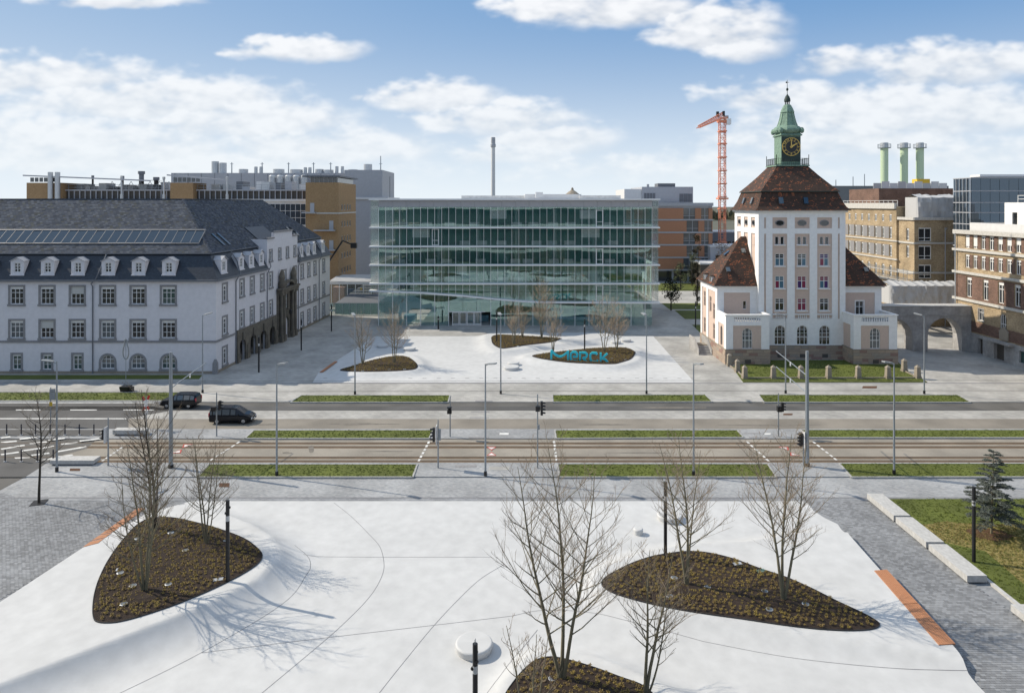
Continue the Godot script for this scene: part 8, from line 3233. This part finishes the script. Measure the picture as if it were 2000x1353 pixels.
func build_cars() -> void:
	var van := [[-2.32, 0.34, 0.95, 1.30, 0.80, 0.66], [-2.22, 0.26, 1.02, 1.58, 0.88, 0.70], [-1.9, 0.24, 1.02, 1.70, 0.90, 0.70], [-0.9, 0.24, 1.0, 1.74, 0.905, 0.71], [0.0, 0.24, 0.99, 1.73, 0.905, 0.71], [0.62, 0.24, 0.98, 1.66, 0.905, 0.70], [1.48, 0.24, 0.97, 1.10, 0.90, 0.74], [1.95, 0.25, 0.86, 0.98, 0.87, 0.70], [2.28, 0.30, 0.68, 0.78, 0.80, 0.62]]
	car("minivan", "black minivan with pale wheel discs driving past the turf island", G(447, 829.5, 0.0) + Vector3(0, 0.006, -0.9), 0.03, van, [-1.42, 1.45], 1, 0.91)
	var suv := [[-2.2, 0.40, 1.0, 1.35, 0.82, 0.62], [-2.05, 0.30, 1.06, 1.60, 0.90, 0.66], [-1.5, 0.28, 1.06, 1.70, 0.92, 0.68], [-0.7, 0.28, 1.04, 1.72, 0.92, 0.68], [0.1, 0.28, 1.03, 1.70, 0.92, 0.68], [0.5, 0.28, 1.02, 1.62, 0.92, 0.68], [1.2, 0.28, 1.00, 1.12, 0.91, 0.72], [1.9, 0.30, 0.95, 1.02, 0.88, 0.70], [2.2, 0.36, 0.74, 0.82, 0.80, 0.62]]
	car("estate_car", "black estate car with red tail lamps half hidden by the tram mast", G(345, 799, 0.0) + Vector3(0, 0.012, -0.9), PI - 0.03, suv, [-1.35, 1.35], 1, 0.88)

# ---------------------------------------------------------------- trees
func limb(b: MB, from: Vector3, dir: Vector3, length: float, r0: float, r1: float, segs: int, wob: float, up: float, sides: int, r: RandomNumberGenerator) -> Array:
	var pts := [from]
	var rad := [r0]
	var d := dir.normalized()
	var p := from
	for i in segs:
		d = (d + Vector3(r.randf_range(-wob, wob), r.randf_range(-wob, wob) * 0.5 + up, r.randf_range(-wob, wob))).normalized()
		p += d * (length / segs)
		pts.append(p)
		rad.append(lerpf(r0, r1, float(i + 1) / segs))
	b.tube(pts, rad, sides)
	return [pts, rad]

func at_path(path: Array, t: float) -> Array:
	var pts: Array = path[0]
	var f := t * (pts.size() - 1)
	var i := mini(int(f), pts.size() - 2)
	var a: Vector3 = pts[i]
	var c: Vector3 = pts[i + 1]
	return [a.lerp(c, f - i), (c - a).normalized(), lerpf(path[1][i], path[1][i + 1], f - i)]

# several stems from one root, rising branches, fine twigs
func bare_tree(called: String, label: String, at: Vector3, seed_: int, stems: Array, twigs: int, bark: Material, twig: Material, group := "", low := 0.26, thick := 1.0) -> Node3D:
	var t := thing(called, label, "tree", at, 0.0, group)
	var r := RandomNumberGenerator.new()
	r.seed = seed_
	var tw := MB.new()
	for s in stems:
		var st := MB.new()
		var h: float = s[1]
		var lean: Vector3 = s[0]
		var path := limb(st, Vector3(lean.x, -0.1, lean.z) * 0.35, Vector3(lean.x, 1.0, lean.z), h, s[2], 0.012, 11, 0.055, 0.045, 7, r)
		var n := int(h * 2.9)
		for k in n:
			var f := low + (0.97 - low) * (k + r.randf() * 0.8) / n
			var q := at_path(path, f)
			var an := k * 2.4 + r.randf_range(-0.5, 0.5)
			var outw := Vector3(cos(an), 0, sin(an))
			var bl := h * lerpf(0.42, 0.12, pow(f, 1.2)) * r.randf_range(0.55, 1.25)
			var bd: Vector3 = (q[1] * r.randf_range(0.55, 0.95) + outw).normalized()
			var target: MB = st if bl > 1.2 else tw
			var bp := limb(target, q[0], bd, bl, minf(q[2] * 0.55, 0.035), 0.006, 6, 0.12, 0.075, 4, r)
			var m := int(clampf(bl * 2.7, 2, 8) * twigs / 4.0)
			for j in m:
				var g := 0.18 + 0.8 * (j + r.randf()) / m
				var q2 := at_path(bp, minf(g, 0.99))
				var a2 := r.randf() * TAU
				var o2 := Vector3(cos(a2), r.randf_range(-0.1, 0.5), sin(a2))
				var tl := bl * lerpf(0.5, 0.22, g) * r.randf_range(0.6, 1.3)
				var td: Vector3 = (q2[1] * 0.9 + o2 * 0.8).normalized()
				var tp := limb(tw, q2[0], td, tl, 0.009 * thick, 0.004 * thick, 3, 0.15, 0.10, 3, r)
				for jj in mini(twigs, 3):
					var q3 := at_path(tp, 0.25 + 0.7 * r.randf())
					var a3 := r.randf() * TAU
					var d3: Vector3 = (q3[1] + Vector3(cos(a3), 0.25, sin(a3)) * 0.75).normalized()
					limb(tw, q3[0], d3, tl * r.randf_range(0.3, 0.6), 0.0055 * thick, 0.003 * thick, 2, 0.12, 0.10, 3, r)
		part(t, "trunk", st, bark)
	part(t, "crown", tw, twig)
	return t

func build_trees() -> void:
	# front beds
	bare_tree("bare_tree", "tall bare three-stemmed tree in the bed cut by the frame edge", G(1098, 1326, 0.5), 101, [[Vector3(-0.20, 0, 0.02), 9.6, 0.105], [Vector3(0.0, 0, -0.05), 10.6, 0.10], [Vector3(0.16, 0, 0.06), 9.9, 0.095]], 5, M.bark, M.twig, "", 0.22)
	bare_tree("bare_tree", "bare two-stemmed tree with pale twigs overlapping the long bed", G(1262, 1352, 0.5), 102, [[Vector3(-0.06, 0, 0.0), 6.4, 0.085], [Vector3(0.07, 0, 0.06), 6.6, 0.085], [Vector3(0.30, 0, 0.1), 4.6, 0.05]], 5, M.bark, M.twig)
	bare_tree("bare_tree", "low bushy bare tree top in the bed cut by the frame edge", G(1035, 1425, 0.5), 103, [[Vector3(-0.25, 0, 0.0), 4.4, 0.05], [Vector3(0.1, 0, 0.1), 4.2, 0.05], [Vector3(0.3, 0, -0.1), 3.9, 0.045]], 5, M.bark, M.twig)
	bare_tree("bare_tree", "bare two-stemmed tree in the long bed beside the black column", G(1342, 1144, 0.5), 104, [[Vector3(-0.16, 0, 0.0), 8.2, 0.085], [Vector3(0.02, 0, 0.05), 8.6, 0.09], [Vector3(0.10, 0, -0.1), 7.4, 0.06]], 5, M.bark, M.twig)
	bare_tree("bare_tree", "bare three-stemmed tree in the long bed towards the timber seat strip", G(1530, 1173, 0.5), 105, [[Vector3(-0.05, 0, 0.0), 8.8, 0.09], [Vector3(0.02, 0, -0.04), 9.0, 0.09], [Vector3(0.22, 0, 0.04), 8.4, 0.085]], 5, M.bark, M.twig)
	bare_tree("bare_tree", "largest bare multi-stem tree of the three-tree bed, nearest its pointed end", G(283, 1155, 0.85), 106, [[Vector3(-0.16, 0, 0.0), 8.0, 0.08], [Vector3(-0.02, 0, -0.1), 9.0, 0.085], [Vector3(0.12, 0, 0.06), 8.6, 0.08], [Vector3(-0.3, 0, 0.1), 6.4, 0.055]], 4, M.bark, M.twig)
	bare_tree("bare_tree", "bare tree with thick dark stems at the far rim of the three-tree bed", G(302, 1032, 0.85), 107, [[Vector3(0.0, 0, 0.0), 9.2, 0.10], [Vector3(-0.12, 0, 0.05), 8.6, 0.08], [Vector3(0.12, 0, 0.0), 7.4, 0.07]], 4, M.bark_dark, M.twig)
	bare_tree("bare_tree", "slim bare multi-stem tree beside the black column of the three-tree bed", G(402, 1064, 0.85), 108, [[Vector3(-0.14, 0, 0.0), 6.8, 0.055], [Vector3(-0.02, 0, 0.05), 7.0, 0.055], [Vector3(0.08, 0, 0.0), 6.6, 0.05], [Vector3(0.18, 0, -0.05), 6.0, 0.045]], 4, M.bark, M.twig)
	# street tree in its iron grille
	var st := bare_tree("street_tree", "young bare street tree with a single dark trunk in a square iron grille", G(75, 982, 0.0), 109, [[Vector3(0.01, 0, 0), 8.2, 0.10]], 4, M.bark_dark, M.twig, "", 0.35)
	bx(st, "grille", Vector3(0, 0.02, 0), Vector3(0.95, 0.04, 0.95), M.black_paint, 0.3)
	# far plaza: paler twigs
	var far := [
		[708, 712, "bare two-stemmed tree in the house shadow on the drop-shaped bed", 7.0, 201], [770, 710, "bare tree at the sunny middle of the drop-shaped bed", 7.8, 202],
		[1003, 674, "bare tree with reddish twigs nearest the black column of the hall bed", 6.6, 203], [1020, 660, "small bare tree at the back of the hall bed", 5.6, 204], [1058, 662, "tall bare tree at the thin end of the hall bed", 9.2, 205], [1080, 689, "bare tree standing behind the first letter", 6.6, 206],
		[1180, 688, "bare multi-stem tree behind the last letters", 8.6, 207], [1205, 684, "bare tree beside the last letters, nearest the round seats", 7.0, 208],
	]
	var proto: Node3D
	for i in far.size():
		var q: Array = far[i]
		var h: float = q[3]
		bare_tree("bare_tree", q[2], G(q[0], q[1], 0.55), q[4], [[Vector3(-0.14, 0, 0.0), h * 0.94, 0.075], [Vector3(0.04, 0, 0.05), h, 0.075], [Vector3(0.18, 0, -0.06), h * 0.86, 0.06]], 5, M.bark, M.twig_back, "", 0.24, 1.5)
	cedar()
	# garden trees far behind, beside the glass hall
	leaf_tree("evergreen_tree", "dark round-headed evergreen tree on a clean trunk beside the glass hall", G(1311, 606, 0.09), 6.2, 2.6, 301, Color(0.018, 0.024, 0.012), 900, 2.3)
	leaf_tree("garden_tree", "pale olive leafy tree before the terracotta block", G(1330, 566, 0.09), 8.2, 2.2, 302, Color(0.10, 0.115, 0.055), 700, 1.0)
	leaf_tree("garden_tree", "wide olive tree close to the columns of the terracotta block", G(1352, 558, 0.09), 9.4, 3.0, 303, Color(0.075, 0.085, 0.045), 800, 1.0)
	leaf_tree("ivy_tree", "dark ivy-covered trunk rising beside the tower house wall", G(1362, 596, 0.09), 17.0, 1.5, 304, Color(0.060, 0.045, 0.022), 1100, 0.6)
	leaf_tree("garden_tree", "brown bare-looking tree behind the crane foot", Vector3(57.0, 0, -186.0), 13.5, 3.4, 305, Color(0.10, 0.075, 0.05), 900, 2.0)
	leaf_tree("garden_tree", "brownish tree between crane and tower house", Vector3(60.0, 0, -178.0), 11.0, 3.0, 306, Color(0.09, 0.07, 0.05), 800, 2.0)

func leaf_tree(called: String, label: String, at: Vector3, h: float, rad: float, seed_: int, c: Color, n: int, clear: float) -> void:
	var t := thing(called, label, "tree", at)
	var r := RandomNumberGenerator.new()
	r.seed = seed_
	var st := MB.new()
	var path := limb(st, Vector3.ZERO, Vector3.UP, h * 0.85, 0.16, 0.03, 6, 0.05, 0.05, 7, r)
	for k in 9:
		var q := at_path(path, 0.3 + 0.07 * k)
		var an := k * 2.4
		limb(st, q[0], Vector3(cos(an), 0.7, sin(an)), rad * 0.8, 0.05, 0.015, 4, 0.1, 0.03, 4, r)
	part(t, "trunk", st, M.bark_dark)
	var cr := MB.new()
	var lumps := []
	for k in 14:
		var y := r.randf()
		var an := r.randf() * TAU
		var rr := rad * sqrt(1.0 - pow(absf(y * 2.0 - 0.9), 2.0) * 0.8) * r.randf_range(0.2, 0.75)
		lumps.append([Vector3(cos(an) * rr, clear + (h - clear) * y * 0.92, sin(an) * rr), rad * r.randf_range(0.28, 0.5)])
	for k in n:
		var l: Array = lumps[k % lumps.size()]
		var d := Vector3(r.randfn(), r.randfn(), r.randfn()).normalized()
		var o: Vector3 = l[0] + d * float(l[1]) * pow(r.randf(), 0.4)
		var f := r.randf_range(0.6, 1.5)
		cr.col = Color(c.r * f, c.g * f, c.b * f)
		var a := Vector3(r.randfn(), r.randfn(), r.randfn()).normalized() * r.randf_range(0.12, 0.24)
		var e := a.cross(Vector3(r.randfn(), r.randfn(), r.randfn())).normalized() * r.randf_range(0.07, 0.14)
		cr.quad(o - a, o + e, o + a, o - e)
	part(t, "crown", cr, M.leaf)

func cedar() -> void:
	var t := thing("young_cedar", "young blue-grey cedar on the lawn with a ring of bark mulch", "tree", G(1937, 1042, 0.1))
	var r := RandomNumberGenerator.new()
	r.seed = 401
	var st := MB.new()
	var path := limb(st, Vector3.ZERO, Vector3(0.02, 1, 0), 5.5, 0.075, 0.012, 9, 0.03, 0.03, 7, r)
	var nd := MB.new()
	for k in 60:
		var f := 0.13 + 0.86 * k / 59.0
		var q := at_path(path, f)
		var an := k * 2.4 + r.randf_range(-0.3, 0.3)
		var ln := lerpf(2.5, 0.35, pow(f, 0.9)) * r.randf_range(0.7, 1.15)
		var bp := limb(st, q[0], Vector3(cos(an), 0.38, sin(an)), ln, 0.022, 0.006, 6, 0.08, -0.09, 4, r)
		var m := int(ln * 13) + 4
		for j in m:
			var g := 0.15 + 0.85 * (j + r.randf()) / m
			var q2 := at_path(bp, minf(g, 0.995))
			var side := Vector3(-sin(an), 0, cos(an)) * (1.0 if j % 2 else -1.0)
			var sl := ln * lerpf(0.30, 0.10, g) * r.randf_range(0.6, 1.2) + 0.06
			var sd: Vector3 = (q2[1] * 0.7 + side + Vector3(0, r.randf_range(-0.15, 0.2), 0)).normalized()
			var sp := limb(nd, q2[0], sd, sl, 0.006, 0.003, 2, 0.1, -0.03, 3, r)
			var cnt := int(sl * 80) + 7
			for i in cnt:
				var q3 := at_path(sp, r.randf())
				var f2 := r.randf_range(0.65, 1.4)
				nd.col = Color(0.118 * f2, 0.135 * f2, 0.118 * f2)
				var o: Vector3 = q3[0]
				var e := (Vector3(r.randfn(), absf(r.randfn()) * 0.6, r.randfn()).normalized()) * r.randf_range(0.07, 0.14)
				var w := e.cross(Vector3(r.randfn(), r.randfn(), r.randfn())).normalized() * 0.022
				nd.tri(o - w, o + w, o + e)
	part(t, "trunk", st, M.bark)
	part(t, "crown", nd, M.needle)
	var mu := MB.new()
	var poly := PackedVector2Array()
	for k in 18:
		var a := TAU * k / 18.0
		poly.append(Vector2(cos(a) * 1.45 * r.randf_range(0.8, 1.1) - 0.15, sin(a) * 0.95 * r.randf_range(0.8, 1.1) + 0.1))
	mu.prism(poly, 0.0, 0.03, false)
	part(t, "mulch_ring", mu, M.mulch)

# ---------------------------------------------------------------- small things on the beds and lawns
func build_small_things() -> void:
	var up := thing("ground_spotlight", "round silver uplight in the soil of the three-tree bed", "uplight", Vector3.ZERO, 0.0, "uplights in the three-tree bed")
	var b := MB.new()
	b.lathe([Vector2(0.19, -0.1), Vector2(0.19, 0.06), Vector2(0.15, 0.075)], 20)
	part(up, "ring", b, M.aluminium)
	var g := MB.new()
	g.lathe([Vector2(0.15, 0.066), Vector2(0.001, 0.068)], 20)
	part(up, "glass", g, M.pane_grey)
	var spots := [[268, 1053], [333, 1041.5], [361, 1076], [234, 1120], [258.5, 1145], [328, 1142], [240.5, 1181], [439, 1056], [1317, 1129.6], [1382, 1148], [1494, 1156], [1574, 1181], [1503.5, 1191.5], [1308, 1165.5], [1079, 1327], [1107, 1329]]
	for i in spots.size():
		var hh := 0.87 if i < 8 else 0.52
		var p := G(spots[i][0], spots[i][1], hh)
		if i == 0:
			up.position = p
		else:
			var c := copy_thing(up, p, 0.0, ["round silver uplight in the soil of the three-tree bed", "round silver uplight in the soil of the long pointed bed", "round silver uplight in the soil of the bed cut by the frame edge"][0 if i < 8 else (1 if i < 14 else 2)], ["uplights in the three-tree bed", "uplights in the long bed", "uplights in the cut bed"][0 if i < 8 else (1 if i < 14 else 2)])
			if i == 15 or i == 7:
				c.scale = Vector3.ONE * 0.6
	for q in [[425, 1132, 0.86, "flat steel service hatch beside the black column in the soil"], [1487, 1115, 0.52, "green service hatch in the soil of the long bed"], [1441, 1101, 0.52, "grey junction cover in the soil of the long bed"], [236, 1112, 0.86, "small square cover by an uplight in the three-tree bed"]]:
		var h := bx(self, "service_hatch", G(q[0], q[1], q[2]), Vector3(0.55, 0.06, 0.3), M.copper_green if "green" in q[3] else M.aluminium, 0.3)
		tag(h, q[3], "hatch")
	for q in [[1222, 702], [1196, 700], [760, 721.5], [790, 721], [708, 724], [1012, 676], [1080, 663], [735, 720]]:
		var c := copy_thing(up, G(q[0], q[1], 0.62) - Vector3(0, 0.02, 0), 0.0, "round silver uplight set in a brown bed of the far plaza", "uplights in the far beds")
	# dark soil hollows round the front stems
	var k := 0
	for q in [[283, 1160, 0.92, 1.1, "bare soil ring round the stems nearest the pointed end of the bed"], [402, 1070, 0.92, 0.9, "bare soil ring round the slim multi-stem tree"], [1345, 1150, 0.58, 0.9, "bare soil ring round the two-stemmed tree by the column"], [1533, 1178, 0.58, 0.9, "bare soil ring round the three-stemmed tree"]]:
		var mo := MB.new()
		mo.lathe([Vector2(q[3], -0.12), Vector2(q[3] * 0.8, 0.02), Vector2(q[3] * 0.5, 0.06), Vector2(0.01, 0.0)], 16)
		one("soil_ring", mo, M.soil, q[4], "soil", G(q[0], q[1], q[2]))
		k += 1
